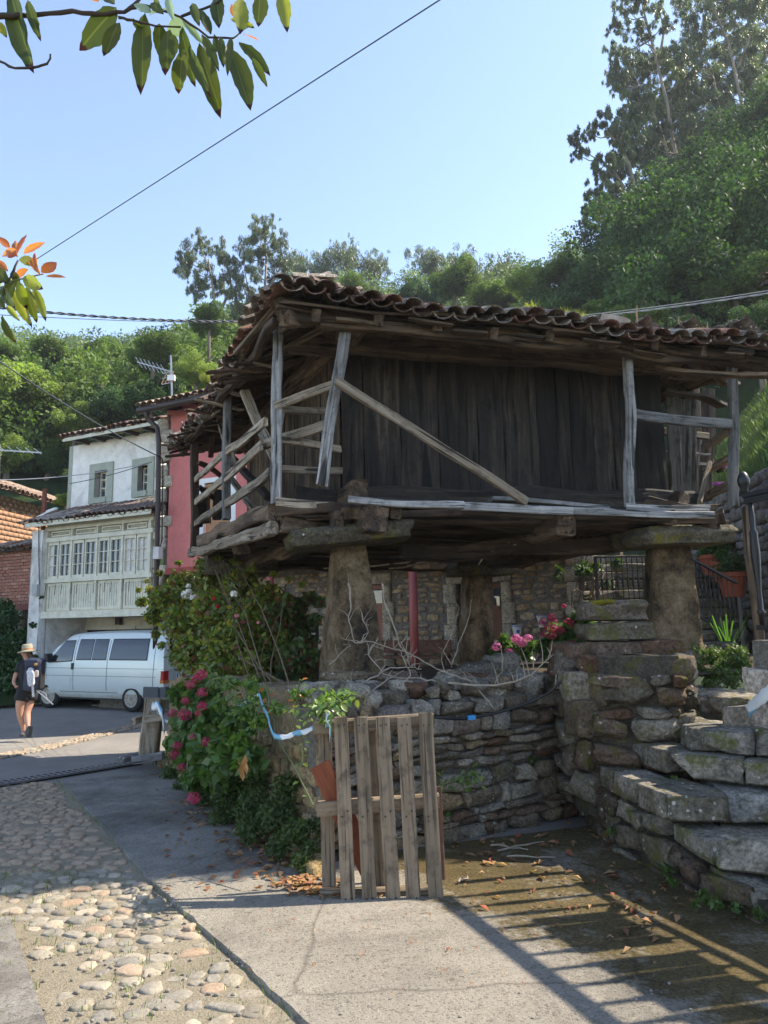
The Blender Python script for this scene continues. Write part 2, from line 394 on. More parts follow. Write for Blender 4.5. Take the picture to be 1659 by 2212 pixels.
TD_UP = [tile_mesh('tile', TILE_DRY, i) for i in range(4)]; TD_DN = [tile_mesh('tile', TILE_DRY, i+20, -1) for i in range(3)]
def roof_slope(parent, E0, ed, sdir, W, D, rg, pw=.21, row=.33, singles=2, clip=None, wob=.02, ups=None, dns=None, bump=None, mat=None, miss=0.0, kx=1.0, limit=290):
    ups = ups or T_UP; dns = dns or T_DN; mat = mat or TILE
    ed = V(ed).normalized(); sd = V(sdir).normalized(); up = sd.cross(ed)
    if up.z < 0: up = -up
    ones = []; rest = []
    nc = int(W/pw)
    for c in range(nc+1):
        for r in range(int(D/row)+1):
            for kind in (0, 1):
                t = (c + (.5 if kind else 0))*pw + rg.uniform(-.012, .012); s = r*row + rg.uniform(-.03, .03) - (.04 if kind == 0 else 0) - .04
                if t > W+.02 or (clip and not clip(t, s)): continue
                if miss and rg.random() < miss: continue
                z = mnoise.noise(V((t*.9, s*.9, E0[0])))*wob*2 + rg.uniform(-.3, .3)*wob
                if bump: z += bump(t, s)
                pos = V(E0) + ed*t + sd*s + up*(z + (.055 if kind == 0 else .07) + (.012 if kind == 0 else 0))
                M = fr(pos, sd, up) @ Matrix.Rotation(rg.uniform(-.07, .07), 4, 'Z') @ Matrix.Rotation(rg.uniform(-.06, .06), 4, 'X') @ Matrix.Rotation(-.045, 4, 'Y')
                M = M @ Matrix.Diagonal((row/.33, pw/.21*1.12, pw/.21, 1))
                (ones if r < singles else rest).append((rg.choice(dns if kind else ups), M))
    if len(ones) > limit: rest += ones[limit:]; ones = ones[:limit]
    for me, M in ones: put('tile', me, parent, M)
    if rest: joined('roof_tiles', rest, parent, mat, None)
    return len(ones)
def leafcloud(centers, radii, n, size, aspect=.5, flat_=.75, droop=0.0, seed=0, shell=.45, up=.35):
    """leaf rhombi scattered through blobs: returns verts, faces"""
    rg = np.random.RandomState(seed); centers = np.asarray(centers, dtype=float); radii = np.asarray(radii, dtype=float)
    if radii.ndim == 1: radii = np.stack([radii, radii, radii*flat_], 1)
    wgt = radii[:, 0]**2; wgt /= wgt.sum(); ci = rg.choice(len(centers), n, p=wgt)
    d = rg.normal(size=(n, 3)); d /= np.linalg.norm(d, axis=1)[:, None]
    rr = (shell + (1-shell)*rg.rand(n)**.6)[:, None]*rg.uniform(.82, 1.12, (n, 1))
    P = centers[ci] + d*rr*radii[ci]
    ax = d*.55 + rg.normal(size=(n, 3))*.7 + np.array([0, 0, -droop]); ax /= np.linalg.norm(ax, axis=1)[:, None]
    nn = d*.5 + rg.normal(size=(n, 3))*.55 + np.array([0, 0, up]); sd_ = np.cross(ax, nn); sd_ /= (np.linalg.norm(sd_, axis=1)[:, None]+1e-6)
    nrm = np.cross(sd_, ax)
    L = size*rg.uniform(.6, 1.35, (n, 1)); Wd = L*aspect*.5
    a = P - ax*L*.5; b = P + sd_*Wd - nrm*Wd*.25; c = P + ax*L*.5 - nrm*L*.12; e = P - sd_*Wd - nrm*Wd*.25
    vs = np.stack([a, b, c, e], 1).reshape(-1, 3); fs = np.arange(n*4).reshape(-1, 4)
    return vs, fs
def leaf_mesh(name, mat, L=.12, Wd=.04, curl=.15, fold=.18, n=6):
    vs = []; fs = []
    for i in range(n+1):
        t = i/n; wv = Wd*.5*math.sin(math.pi*min(1, t*1.0)**.8)**.75 if 0 < i < n else .0006; x = L*t; z = -curl*L*t*t
        vs += [(x, wv, z+wv*fold*1.0), (x, 0, z), (x, -wv, z+wv*fold)]
    for i in range(n):
        a = i*3; fs += [(a, a+1, a+4, a+3), (a+1, a+2, a+5, a+4)]
    me = meshdata(name, vs, fs, mat, True); return me
def stem_pts(p, q, sag=.05, n=8, wob=.02, rg=random):
    p = V(p); q = V(q); o = []
    for i in range(n+1):
        t = i/n; o.append(p.lerp(q, t) + V((rg.uniform(-wob, wob), rg.uniform(-wob, wob), math.sin(math.pi*t)*-sag + rg.uniform(-wob, wob)))*(1 if 0 < i < n else 0))
    return o
# ================================================================ GROUND
def sheet(name, poly_fn, x0, x1, y0, y1, st, mat, dz=0.0, rel=0.0, kind='structure', freq=3.0):
    """grid sheet following gz with optional noise relief; poly_fn(x,y)->keep"""
    nx = int((x1-x0)/st)+1; ny = int((y1-y0)/st)+1; vs = []; idx = {}; fs = []
    for j in range(ny):
        for i in range(nx):
            x = x0+i*st; y = y0+j*st; z = gz(x, y)+dz+(rel*mnoise.noise(V((x*freq, y*freq, 0))) if rel else 0); vs.append((x, y, z))
    for j in range(ny-1):
        for i in range(nx-1):
            if poly_fn is None or poly_fn(x0+(i+.5)*st, y0+(j+.5)*st): fs.append((j*nx+i, j*nx+i+1, (j+1)*nx+i+1, (j+1)*nx+i))
    return put(name, meshdata(name, vs, fs, mat, True), None, None, kind=kind)
def polysheet(name, pts, dz, mat, th=0.0, sub=14, kind='structure', parent=None):
    """quad strip sheet between two polylines pts=(left list, right list), with an edge of depth th"""
    L, Rr = pts; vs = []; fs = []; n = sub
    def lerpl(Pl, t):
        k = t*(len(Pl)-1); i = min(int(k), len(Pl)-2); return V(Pl[i]).lerp(V(Pl[i+1]), k-i)
    for i in range(n+1):
        a = lerpl(L, i/n); b = lerpl(Rr, i/n)
        for j in range(7):
            p = a.lerp(b, j/6); w_ = .006*mnoise.noise(V((p.x*8, p.y*8, 3))) if j in (0,) else 0
            vs.append((p.x+w_*3, p.y+w_, gz(p.x, p.y)+dz))
    for i in range(n):
        for j in range(6): a = i*7+j; fs.append((a, a+1, a+8, a+7))
    if th:
        b0 = len(vs)
        for i in range(n+1): p = V(vs[i*7]); vs.append((p.x-.012, p.y, p.z-th))
        for i in range(n): fs.append((i*7, (i+1)*7, b0+i+1, b0+i))
    return put(name, meshdata(name, vs, fs, mat, False), parent, None, kind=kind)
def ground_mat(name, a, b, c2, scale=2.0, grit=120, bump=.4, moss=0, wet=None, dark=None, speck=.5, mossline=None, crack=False):
    m = Mt(name); p = m.pos(); n1 = m.noise(p, scale, 7, .65); n2 = m.noise(p, grit, 4, .75); n3 = m.noise(p, grit*.28, 5, .7)
    c = m.ramp(n1, [(.3, a), (.5, b), (.72, c2)])
    c = m.mix(1.0, c, m.ramp(n2, [(.32, .62), (.5, 1.0), (.66, 1.25)]), 'MULTIPLY'); c = m.mix(speck, c, m.ramp(n3, [(.36, (.06, .06, .055)), (.42, b), (.6, b), (.66, c2)]))
    if dark is not None:
        f = m.noise(p, .9, 6, .7); c = m.mix(m.ramp(f, [(.45, 0), (.62, .75)]), c, dark)
    if moss:
        f = m.noise(p, 1.6, 8, .72); g = m.noise(p, 22, 4, .7); q = m.mth('ADD', m.mth('MULTIPLY', f, .8), m.mth('MULTIPLY', g, .28))
        ms = m.ramp(m.noise(p, 45, 4, .7), [(.3, (.04, .028, .012)), (.5, (.10, .07, .02)), (.7, (.17, .125, .03))])
        if mossline:
            sx = m.n('ShaderNodeSeparateXYZ', i0=p); k = m.mth('ADD', m.mth('MULTIPLY', sx.outputs[0], mossline[0]), m.mth('MULTIPLY', sx.outputs[1], mossline[1]))
            k = m.mth('ADD', k, mossline[2]); k = m.mth('MINIMUM', m.mth('MAXIMUM', k, -.5), .065); q = m.mth('ADD', q, k)
            dk = m.ramp(m.mth('ADD', k, m.mth('MULTIPLY', m.mth('SUBTRACT', n1, .5), .8)), [(-.0, 0), (.12, .8)]); c = m.mix(dk, c, m.mix(1.0, c, (.58, .53, .46), 'MULTIPLY'))
        c = m.mix(m.ramp(q, [(.51-moss*.06, 0), (.60-moss*.05, .85)]), c, ms)
    if crack:
        wv = m.n('ShaderNodeVectorMath', _operation='ADD', i0=p, i1=m.n('ShaderNodeTexNoise', Scale=3.0, Detail=5).outputs['Color']); m.L(p, wv.inputs[0]); vd = m.vor(wv.outputs[0], .42, 'DISTANCE_TO_EDGE'); 
        ck = m.ramp(vd, [(.0, .6), (.004, .85), (.009, 1)]); c = m.mix(1.0, c, ck, 'MULTIPLY')
        vs_ = m.n('ShaderNodeSeparateColor', i0=m.vor(p, 105, out='Color')).outputs[0]; c = m.mix(1.0, c, m.ramp(vs_, [(.0, .62), (.12, .7), (.15, 1), (.90, 1), (.93, 1.15)]), 'MULTIPLY')
        st = m.noise(p, .55, 7, .75, .6); c = m.mix(1.0, c, m.ramp(st, [(.38, .62), (.5, .95), (.65, 1.08)]), 'MULTIPLY')
    h = m.mth('ADD', n2, m.mth('MULTIPLY', n3, .8))
    return m.fin(c, .93, m.bump(h, bump, .02), spec=.15)
G_ASPH = ground_mat('asphalt', (.175, .163, .145), (.23, .213, .19), (.29, .268, .235), 1.2, 90, .5, speck=.3)
G_CONC = ground_mat('exposed_concrete', (.24, .215, .175), (.33, .295, .24), (.42, .375, .305), 1.4, 110, .8, speck=.5, crack=True, moss=.35, mossline=(.34, .20, -1.16))
G_PATH = ground_mat('grey_concrete', (.22, .205, .185), (.28, .26, .23), (.34, .305, .26), .8, 110, .6, dark=(.12, .105, .085), speck=.4, crack=True)
G_MOSS = ground_mat('mossy_concrete', (.10, .09, .07), (.20, .18, .15), (.33, .30, .25), 5, 100, .9, moss=1.0, dark=(.07, .06, .045), speck=.4)
G_DIRT = ground_mat('lane_earth', (.27, .225, .16), (.36, .31, .225), (.44, .38, .28), 3, 80, 1.2, speck=.45)
G_SOIL = ground_mat('soil', (.05, .038, .025), (.09, .07, .045), (.15, .12, .08), 5, 70, 1.2, speck=.3)
G_HILL = ground_mat('hill_undergrowth', (.010, .018, .006), (.018, .034, .010), (.03, .05, .014), .6, 3, 1.0, speck=.3)
G_GRASS = ground_mat('grass_bank', (.05, .10, .02), (.08, .16, .03), (.13, .22, .05), .7, 30, 1.0, speck=.2)
# base road sheet
sheet('road', None, -16, 8, -2, 22, .5, G_ASPH, 0.0)
# world-space outline of the concrete strip, taken from its edge in the photo
eL = [gnd(130, 1690), gnd(250, 1823), gnd(328, 1913), gnd(410, 1987), gnd(525, 2093), gnd(648, 2206)]
def pl(x, y): return V((x, y, 0))
edge_dir = (eL[-1]-eL[0]).normalized()
eLn = [eL[-1] + edge_dir*t for t in (1.2, 2.6, 5)]
left = [pl(p.x, p.y) for p in eL+eLn]
lane_l = [V((p.x-6.5, p.y-.3, 0)) for p in left]
polysheet('cobbled_lane', (lane_l, [V((p.x+.05, p.y, 0)) for p in left]), .006, G_DIRT, sub=60)
lane = bpy.data.objects['cobbled_lane']
strip_r = [V((p.x+2.4-1.2*i/8, p.y+.75, 0)) for i, p in enumerate(left)]
polysheet('pavement', (left[:3], strip_r[:3]), .030, G_PATH, .05, 20)
c_r = [V((9, 5.3, 0)), V((9, 3, 0)), V((9, .5, 0)), V((9, -2, 0))]
polysheet('concrete_apron', (left[2:], [V((5.5, 8.2, 0)), V((5.5, 4, 0)), V((5.5, 2, 0)), V((5.5, -.5, 0)), V((5.5, -1, 0)), V((5.5, -2, 0)), V((5.5, -3, 0))]), .033, G_CONC, .05, 40)
# second slab at the lower left
polysheet('concrete_slab', ([V((-4.2, 4.35, 0)), V((-4.2, 1.0, 0))], [gnd(20, 1990), gnd(105, 2240)]), .03, G_PATH, .04, 8)
# cobbles
rg = random.Random(3); cob = []
def inlane(x, y):
    # left of concrete edge, this side of the drain, right of the slab
    t = (y-left[0].y)/(left[5].y-left[0].y); xe = left[0].x + (left[5].x-left[0].x)*t
    return x < xe-.05 and y < 9.55
slab_a, slab_b = gnd(20, 1990), gnd(105, 2240)
y = 2.2
while y < 9.6:
    rowh = (.125 if y < 4.4 else .11) if y < 6 else .105; x = -8.5
    while x < 0:
        ww = rg.uniform(.07, .19)*(1.0 if y < 4.4 else .80); cx = x+ww/2; x += ww*1.02 + rg.uniform(0, .025)
        cy = y + rg.uniform(-.05, .05)
        if not inlane(cx+ww/2, cy): continue
        ts = (cy-slab_a.y)/(slab_b.y-slab_a.y); sx = slab_a.x + (slab_b.x-slab_a.x)*ts
        if cy < slab_a.y and cx < sx+.1: continue
        if rg.random() < (.22 if y < 4.6 else .08): continue
        if abs(cx) / max(cy, .1) > .72: continue
        hh = rg.uniform(.66, 1.02)*rowh*(.95 if ww > .10 else .8)
        M = Matrix.Translation(V((cx, cy, gz(cx, cy)-.001+rg.uniform(-.013, .006)))) @ Matrix.Rotation(rg.uniform(-.5, .5), 4, 'Z') @ Matrix.Rotation(rg.uniform(-.1, .1), 4, 'X') @ Matrix.Diagonal((ww, hh, rg.uniform(.04, .062), 1))
        cob.append((rg.choice(P_COB), M))
    y += rowh*.93
cob.sort(key=lambda a: a[1].translation.y)
scatter('cobblestone', cob, lane, S_COBBLE, 300, 'far_cobbles')
# pebble inlay band across the road and one at the far left
band = []
for (a, b, wd, n) in ((gnd(-20, 1640), gnd(320, 1563), .34, 6), (gnd(-20, 1505), gnd(110, 1520), .3, 4), (gnd(215, 1523), gnd(330, 1532), .3, 3)):
    d = (b-a); Ld = d.length; d.normalize(); nn = V((-d.y, d.x, 0)); t = 0
    while t < Ld:
        for k in range(n):
            o = (k/(n-1)-.5)*wd; c = a + d*(t+rg.uniform(-.03, .03)) + nn*(o+rg.uniform(-.015, .015))
            band.append((rg.choice(P_COB), Matrix.Translation(V((c.x, c.y, gz(c.x, c.y)+.004))) @ Matrix.Rotation(math.atan2(d.y, d.x)+rg.uniform(-.5, .5), 4, 'Z') @ Matrix.Diagonal((rg.uniform(.09, .14), rg.uniform(.05, .07), .05, 1))))
        t += .115
rg.shuffle(band)
bb = MB()
for (a, b, wd) in ((gnd(-20, 1640), gnd(320, 1563), .2), ):
    d = (b-a).normalized(); nn = V((-d.y, d.x, 0))*wd; N = 12
    for i in range(N):
        p = a.lerp(b, i/N); q = a.lerp(b, (i+1)/N); c = []
        for s_ in (p-nn, q-nn, q+nn, p+nn): c.append(V((s_.x, s_.y, gz(s_.x, s_.y)+.005)))
        bb.add(c, [(0, 1, 2, 3)])
bd = bb.build('pebble_band', flat('band_mortar', (.07, .065, .06), .95), None, (0, 0, 0), kind='structure')
scatter('pebble', band, bd, S_COBBLE, 290, 'small_pebbles')
# drain channel with grate
g0, g1 = gnd(-60, 1708), gnd(300, 1650); d = (g1-g0).normalized(); nn = V((-d.y, d.x, 0)); Lg = (g1-g0).length
dr = thing('drain_grate', 'long narrow iron drain grate crossing the lane above the cobbles', 'drain', g0)
zz = V((0, 0, .036)); tr = MB()
for o in (-.115, .115): tr.bar(g0+nn*o+zz, g1+nn*o+zz, .035, .022)
tr.build('rim', flat('worn_iron', (.16, .15, .15), .5, .4), dr)
mid = MB().bar(g0+zz, g1+zz, .03, .02); mid.build('middle_bar', flat('worn_iron2', (.17, .16, .16), .5, .4), dr)
pit = MB().bar(g0+V((0, 0, .012)), g1+V((0, 0, .012)), .2, .012); pit.build('channel', flat('drain_dark', (.006, .006, .006), 1), dr)
barme = None; k = 0; t = .03
WIRON = bpy.data.materials['worn_iron']
bm_ = MB(); bm_.bar((0, -.1, 0), (0, .1, 0), .036, .022); bme = meshdata('grate_bar', bm_.v, bm_.f, WIRON)
while t < Lg:
    put('grate_bar', bme, dr, fr(g0 + d*t + zz, d)); t += .085
# ================================================================ RAISED GRANARY
rg = random.Random(11)
Z0 = 2.80          # platform top
P1 = V((-1.06, 6.9, 0)); P4 = V((4.1, 8.0, 0)); P2 = V((-3.1, 11.3, 0)); P3 = P2+P4-P1
UU = (P4-P1).normalized(); VV = (P2-P1).normalized(); LU = (P4-P1).length; LV = (P2-P1).length
def H(a, b, z=0): p = P1 + UU*a + VV*b; return V((p.x, p.y, z))
hor = thing('wooden_granary', 'old dark timber granary raised on four stone pillars under a sagging clay tile roof', 'granary', H(LU/2, LV/2, 2.4))
# pillars: tapered, hewn faces
def pillar(cx, cy, zb, zt, wb, wt, yaw, sd, lean=(0, 0)):
    r_ = random.Random(sd); n = 14; m = 5; vs = []; fs = []; ring = []
    for i in range(n+1):
        t = i/n; wv = wb*(1-t)+wt*t; wv *= 1+.10*mnoise.noise(V((t*2, sd, 0)))
        k = 0
        for (ax, ay, bx, by) in ((-1,-1,1,-1),(1,-1,1,1),(1,1,-1,1),(-1,1,-1,-1)):
            for j in range(m):
                s_ = j/m; x = ax+(bx-ax)*s_; y = ay+(by-ay)*s_; e = 1-.035*(abs(x)*abs(y))**3
                p = V((x*wv/2*e, y*wv/2*e*.85, zb+(zt-zb)*t)); nn_ = V((x, y, 0)).normalized()
                nz = mnoise.noise(V((p.x*4+sd, p.y*4, p.z*3)))*.035 + mnoise.noise(V((p.x*13, p.y*13+sd, p.z*11)))*.022
                p += nn_*nz*min(1, .35+wv)
                q = Matrix.Rotation(yaw, 3, 'Z') @ V((p.x, p.y, 0)); vs.append((cx+q.x+lean[0]*(t), cy+q.y+lean[1]*t, p.z)); k += 1
    K = 4*m
    for i in range(n):
        for k in range(K): k2 = (k+1) % K; fs.append((i*K+k, i*K+k2, (i+1)*K+k2, (i+1)*K+k))
    fs.append(tuple(n*K+k for k in range(K))); return vs, fs
PB = (at(763, 1442, 7.55), at(1453, 1392, 8.5), at(1027, 1459, 12.9), at(530, 1440, 11.6))
PW = ((.66, .31), (.60, .44), (.56, .46), (.55, .33)); ytop = (1182, 1187, 1246, 1246); xt = (751, 1443, 1030, 530); YY = (7.55, 8.5, 12.9, 11.6)
capt = ((753, 1160, 7.35, 1.30, .80, .17), (1449, 1163, 8.35, 1.20, .9, .20), (1035, 1231, 12.9, 1.20, .9, .25), (522, 1226, 11.6, 1.20, .9, .25))
PM = Mt('pillar_stone_banded'); p_ = PM.pos(); n1 = PM.noise(PM.sc(p_, (1.1, 1.1, .85)), 2.4, 10, .75, .25); n2 = PM.noise(p_, 34, 8, .8)
c_ = PM.ramp(n1, [(.36, (.03, .026, .022)), (.45, (.12, .085, .05)), (.56, (.24, .175, .105)), (.68, (.33, .285, .22))]); c_ = PM.mix(1.0, c_, PM.ramp(n2, [(.36, .62), (.6, 1.22)]), 'MULTIPLY')
PMm = PM.fin(c_, .93, PM.bump(PM.mth('ADD', n1, PM.mth('MULTIPLY', n2, .6)), 1.0, .05), spec=.15)
for k in range(4):
    T = at(xt[k], ytop[k], YY[k]); B_ = PB[k]
    vs, fs = pillar(B_.x, B_.y, B_.z-.25, T.z+.02, PW[k][0], PW[k][1], (.35, -.12, .3, .2)[k], k*7+2, (T.x-B_.x, T.y-B_.y))
    loc = V((B_.x, B_.y, B_.z-.25)); put('pillar', meshdata('pillar', [V(v)-loc for v in vs], fs, PMm, True), hor, Matrix.Translation(loc))
    x, y, Y, Wd, Dp, th = capt[k]; c = at(x, y, Y); c.z = T.z + th/2 + (.02 if k else .0)
    me = rock_mesh('cap_stone', S_CAP, res=12, rnd=.28, amp=.06, seed=40+k)
    put('cap_stone', me, hor, fr(c, UU + V((0, 0, (.10, .03, .0, .02)[k]))) @ Matrix.Diagonal((Wd, Dp, th*1.1, 1)))
# main beams resting on the caps
zc = 2.62
CA, CB, CC, CD = [V((at(c[0], c[1], c[2]).x, c[2]+.15, 0)) for c in capt]
def zz_(p, z): return V((p.x, p.y, z))
def ext(p, q, e1, e2): d = (q-p).normalized(); return p-d*e1, q+d*e2
for (a, b, z, e1, e2, ww, hh) in ((CB, CC, 2.60, .35, .6, .26, .26), (CA, CD, 2.60, .7, .55, .26, .26), (CD, CC, 2.60, .6, .6, .26, .24)):
    p, q = ext(a, b, e1, e2); beam('main_beam', zz_(p, z), zz_(q, z), ww, hh, W_BROWN, hor, jit=.05)
p, q = ext(CA, CB, .5, .35); beam('main_beam', zz_(p, 2.73), zz_(q, 2.66), .22, .16, W_BROWN, hor, jit=.05)
beam('main_beam', at(868, 1196, 8.6), at(1372, 1170, 8.9), .24, .20, W_BROWN, hor, jit=.05)
# stub ends of floor joists sticking out under the platform edge
for (x0, y0, Y0, x1, y1, Y1, ww, hh) in ((600, 1130, 6.98, 720, 1135, 7.5, .18, .20), (728, 1120, 6.95, 792, 1113, 7.9, .16, .20), (760, 1108, 6.9, 768, 1108, 7.9, .20, .12), (862, 1102, 7.0, 820, 1112, 7.8, .12, .16),
                                 (1218, 1142, 7.45, 1130, 1150, 8.6, .2, .22), (1226, 1118, 7.4, 1120, 1128, 8.4, .14, .14), (1448, 1118, 7.75, 1400, 1126, 8.8, .14, .16), (1535, 1125, 7.95, 1470, 1132, 9.0, .2, .20), (1470, 1150, 8.2, 1390, 1150, 8.8, .2, .16),
                                 (520, 1185, 8.6, 560, 1170, 8.9, .26, .2), (560, 1160, 8.2, 640, 1160, 8.4, .26, .22)):
    beam('joist', at(x0, y0, Y0), at(x1, y1, Y1), ww, hh, W_WARM if Y0 < 7.6 else W_BROWN, hor, jit=.05)
# floor joists across and floor boards along
for b in (.35, 1.1, 1.9, 2.7, 3.5, 4.3): beam('joist', H(.15, b, Z0-.10), H(LU-.25, b, Z0-.12), .12, .11, W_BROWN, hor, jit=.03)
b = .10; i = 0
while b < LV:
    wv = rg.uniform(.20, .30); e = rg.uniform(.0, .25)
    if .75 < b < 4.0 and False: pass
    beam('floor_board', H(e*.5, b+wv/2, Z0-.022+rg.uniform(-.008, .008)), H(LU-e-.12, b+wv/2, Z0-.022+rg.uniform(-.008, .008)), wv-.015, .035, W_BROWN, hor, jit=.018)
    b += wv
# platform edge boards (sun-bleached)
for (x0, y0, x1, y1, Y0, Y1, ww, hh, m) in ((597, 1086, 737, 1093, 6.86, 7.0, .05, .085, W_PALE), (752, 1081, 1000, 1093, 6.84, 7.08, .10, .075, W_GREY), (998, 1094, 1236, 1104, 7.12, 7.38, .05, .085, W_GREY),
                                           (1060, 1079, 1310, 1095, 7.5, 7.7, .16, .05, W_GREY), (1232, 1103, 1540, 1115, 7.40, 7.82, .05, .075, W_GREY), (1353, 1094, 1532, 1101, 7.62, 7.90, .05, .075, W_GREY),
                                           (598, 1107, 800, 1090, 6.9, 7.05, .07, .10, W_BROWN), (1000, 1108, 1540, 1126, 7.3, 7.9, .05, .06, W_WARM), (600, 1122, 1010, 1105, 7.15, 7.4, .06, .07, W_BROWN)):
    beam('edge_board', at(x0, y0, Y0), at(x1, y1, Y1), ww, hh, m, hor, jit=.022)
beam('edge_beam', at(597, 1140, 6.9), at(411, 1196, 11.2), .10, .135, W_PALE, hor, jit=.045)
beam('edge_log', at(597, 1100, 7.0), at(432, 1172, 10.6), .15, .17, W_WARM, hor, jit=.05)
for (x0, y0, x1, y1, Y0, Y1) in ((1490, 1108, 1440, 1086, 8.1, 8.6), (1545, 1100, 1390, 1084, 8.2, 8.3), (1560, 1135, 1500, 1130, 8.3, 8.9), (1548, 1112, 1552, 1150, 8.1, 8.2)):
    beam('edge_log', at(x0, y0, Y0), at(x1, y1, Y1), .16, .12, W_BROWN, hor, jit=.06)
# ---- box walls
BX0, BX1, BY0 = at(737, 1080, 7.72), at(1437, 1100, 8.52), None
BL = V((BX0.x, BX0.y, 0)); BR = V((BX1.x, BX1.y, 0)); bu = (BR-BL).normalized(); bl = (BR-BL).length
BBk = BL + VV*4.15; bn = V((bu.y, -bu.x, 0))
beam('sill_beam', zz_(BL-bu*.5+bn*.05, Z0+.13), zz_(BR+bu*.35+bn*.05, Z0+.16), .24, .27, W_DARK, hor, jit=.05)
beam('sill_beam', zz_(BL-VV*.55, Z0+.12), zz_(BBk+VV*.2, Z0+.12), .2, .24, W_BROWN, hor, jit=.04)
beam('sill_beam', zz_(BR-VV*.3, Z0+.12), zz_(BR+VV*4.0, Z0+.12), .2, .24, W_BROWN, hor, jit=.04)
beam('top_plate', zz_(BL-bu*.55+bn*.04, 4.76), zz_(BR+bu*.25+bn*.04, 4.70), .26, .30, W_BROWN, hor, jit=.05)
beam('top_plate', zz_(BL-VV*.75, 4.78), zz_(BBk+VV*.3, 4.66), .24, .28, W_WARM, hor, jit=.05)
beam('top_plate', zz_(BR-VV*.45, 4.74), zz_(BR+VV*4.2, 4.7), .24, .26, W_WARM, hor, jit=.05)
bnd = [738, 785, 866, 949, 1011, 1034, 1090, 1163, 1207, 1236, 1284, 1327, 1372, 1437]
def board(name, p, q, z0, z1, th, m, nrm, lean=0.0):
    """upright board between plan points p,q; local x runs up the board"""
    c = (V(p)+V(q))/2; wd = (V(q)-V(p)).length; d = (V(q)-V(p)).normalized()
    o = beam(name, zz_(c, z0), zz_(c+d*lean, z1), wd, th, m, hor, up=nrm, jit=.010, seg=8); return o
for i in range(len(bnd)-1):
    a = onpl(bnd[i]+.8, 1000, BL, bu); b_ = onpl(bnd[i+1]-.8, 1000, BL, bu)
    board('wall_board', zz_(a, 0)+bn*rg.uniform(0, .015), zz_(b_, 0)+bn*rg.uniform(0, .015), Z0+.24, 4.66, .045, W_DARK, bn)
vn = V((-VV.y, VV.x, 0)); t = 0
while t < 4.1:
    wv = rg.uniform(.17, .42); board('wall_board', BL+VV*(t+.006)+vn*rg.uniform(0, .03), BL+VV*(min(4.15, t+wv)-.006)+vn*rg.uniform(0, .03), Z0+.22, 4.70, .04, W_WARM, vn); t += wv
t = 0
while t < 4.0:
    wv = rg.uniform(.25, .42); board('wall_board', BR+VV*t, BR+VV*(t+wv-.01), Z0+.22, 4.66, .04, W_BROWN, vn); t += wv
t = 0
while t < bl:
    wv = rg.uniform(.28, .42); board('wall_board', BBk+bu*t, BBk+bu*(t+wv-.01), Z0+.1, 4.66, .04, W_BROWN, bn); t += wv
# nailed battens on the left wall, small pegs
for (x0, y0, x1, y1) in ((612, 884, 704, 888), (606, 948, 735, 970), (606, 1012, 737, 1018)):
    beam('rail', at(x0, y0, 7.05), at(x1, y1, 7.62), .05, .075, W_PALE, hor, jit=.012)
# ---- corridor posts, rails and braces (front)
beam('post', at(597, 1088, 6.97), at(598, 692, 6.97), .10, .105, W_GREY, hor, up=UU, jit=.03)
beam('post', at(694, 1050, 6.86), at(752, 668, 6.80), .115, .055, W_GREY, hor, up=(0, -1, 0), jit=.026)
beam('brace', at(727, 822, 6.72), at(1137, 1084, 7.22), .085, .085, W_PALE, hor, up=(0, -1, 0), jit=.014)
beam('post', at(1361, 1094, 7.70), at(1357, 730, 7.72), .10, .09, W_GREY, hor, up=UU, jit=.03)
beam('post', at(1586, 1096, 8.02), at(1582, 760, 8.02), .095, .09, W_GREY, hor, up=UU, jit=.034)
beam('rail', at(1368, 896, 7.72), at(1580, 918, 8.02), .045, .115, W_GREY, hor, jit=.024)
beam('rail', at(718, 832, 6.86), at(590, 880, 6.93), .05, .085, W_PALE, hor, jit=.012)
beam('rail', at(702, 916, 6.84), at(561, 968, 7.45), .05, .10, W_PALE, hor, jit=.024)
# left side rails and posts, placed on the platform's left edge
def lp(px, py, off=0.0): return onpl(px, py, P1+UU*off, VV)
beam('rail', lp(574, 912), lp(485, 982), .045, .10, W_PALE, hor, jit=.024)
beam('rail', lp(486, 978), lp(414, 1044), .045, .095, W_PALE, hor, jit=.024)
beam('rail', lp(566, 962, -.03), lp(487, 1033, -.03), .045, .11, W_PALE, hor, jit=.016)
beam('rail', lp(489, 1030), lp(414, 1092), .045, .10, W_PALE, hor, jit=.024)
beam('rail', lp(586, 1022), lp(487, 1090), .045, .11, W_PALE, hor, jit=.024)
beam('rail', lp(487, 1085), lp(414, 1136), .045, .095, W_PALE, hor, jit=.024)
beam('post', lp(488, 1122), lp(491, 850), .10, .10, W_GREY, hor, up=VV, jit=.018)
beam('post', lp(421, 1192), lp(420, 936), .12, .12, W_BROWN, hor, up=VV, jit=.018)
beam('post', lp(505, 1008, .25), lp(466, 872, .1), .11, .05, W_PALE, hor, up=VV, jit=.014)
beam('brace', lp(598, 1000, .3), lp(528, 846, .05), .12, .05, W_PALE, hor, up=VV, jit=.014)
beam('brace', lp(548, 1100, .25), lp(500, 1035, .2), .08, .05, W_PALE, hor, up=VV, jit=.014)
beam('brace', lp(580, 1075, .4), lp(502, 990, .4), .10, .08, W_DARK, hor, up=VV, jit=.014)
beam('brace', lp(588, 1020, .12), lp(614, 880, .45), .04, .04, W_GREY, hor, up=VV, jit=.01)
for (x0, y0, x1, y1) in ((428, 1000, 476, 1028), (430, 1055, 480, 1085)): beam('rail', at(x0, y0, 10.9), at(x1, y1, 11.5), .05, .08, W_BROWN, hor)
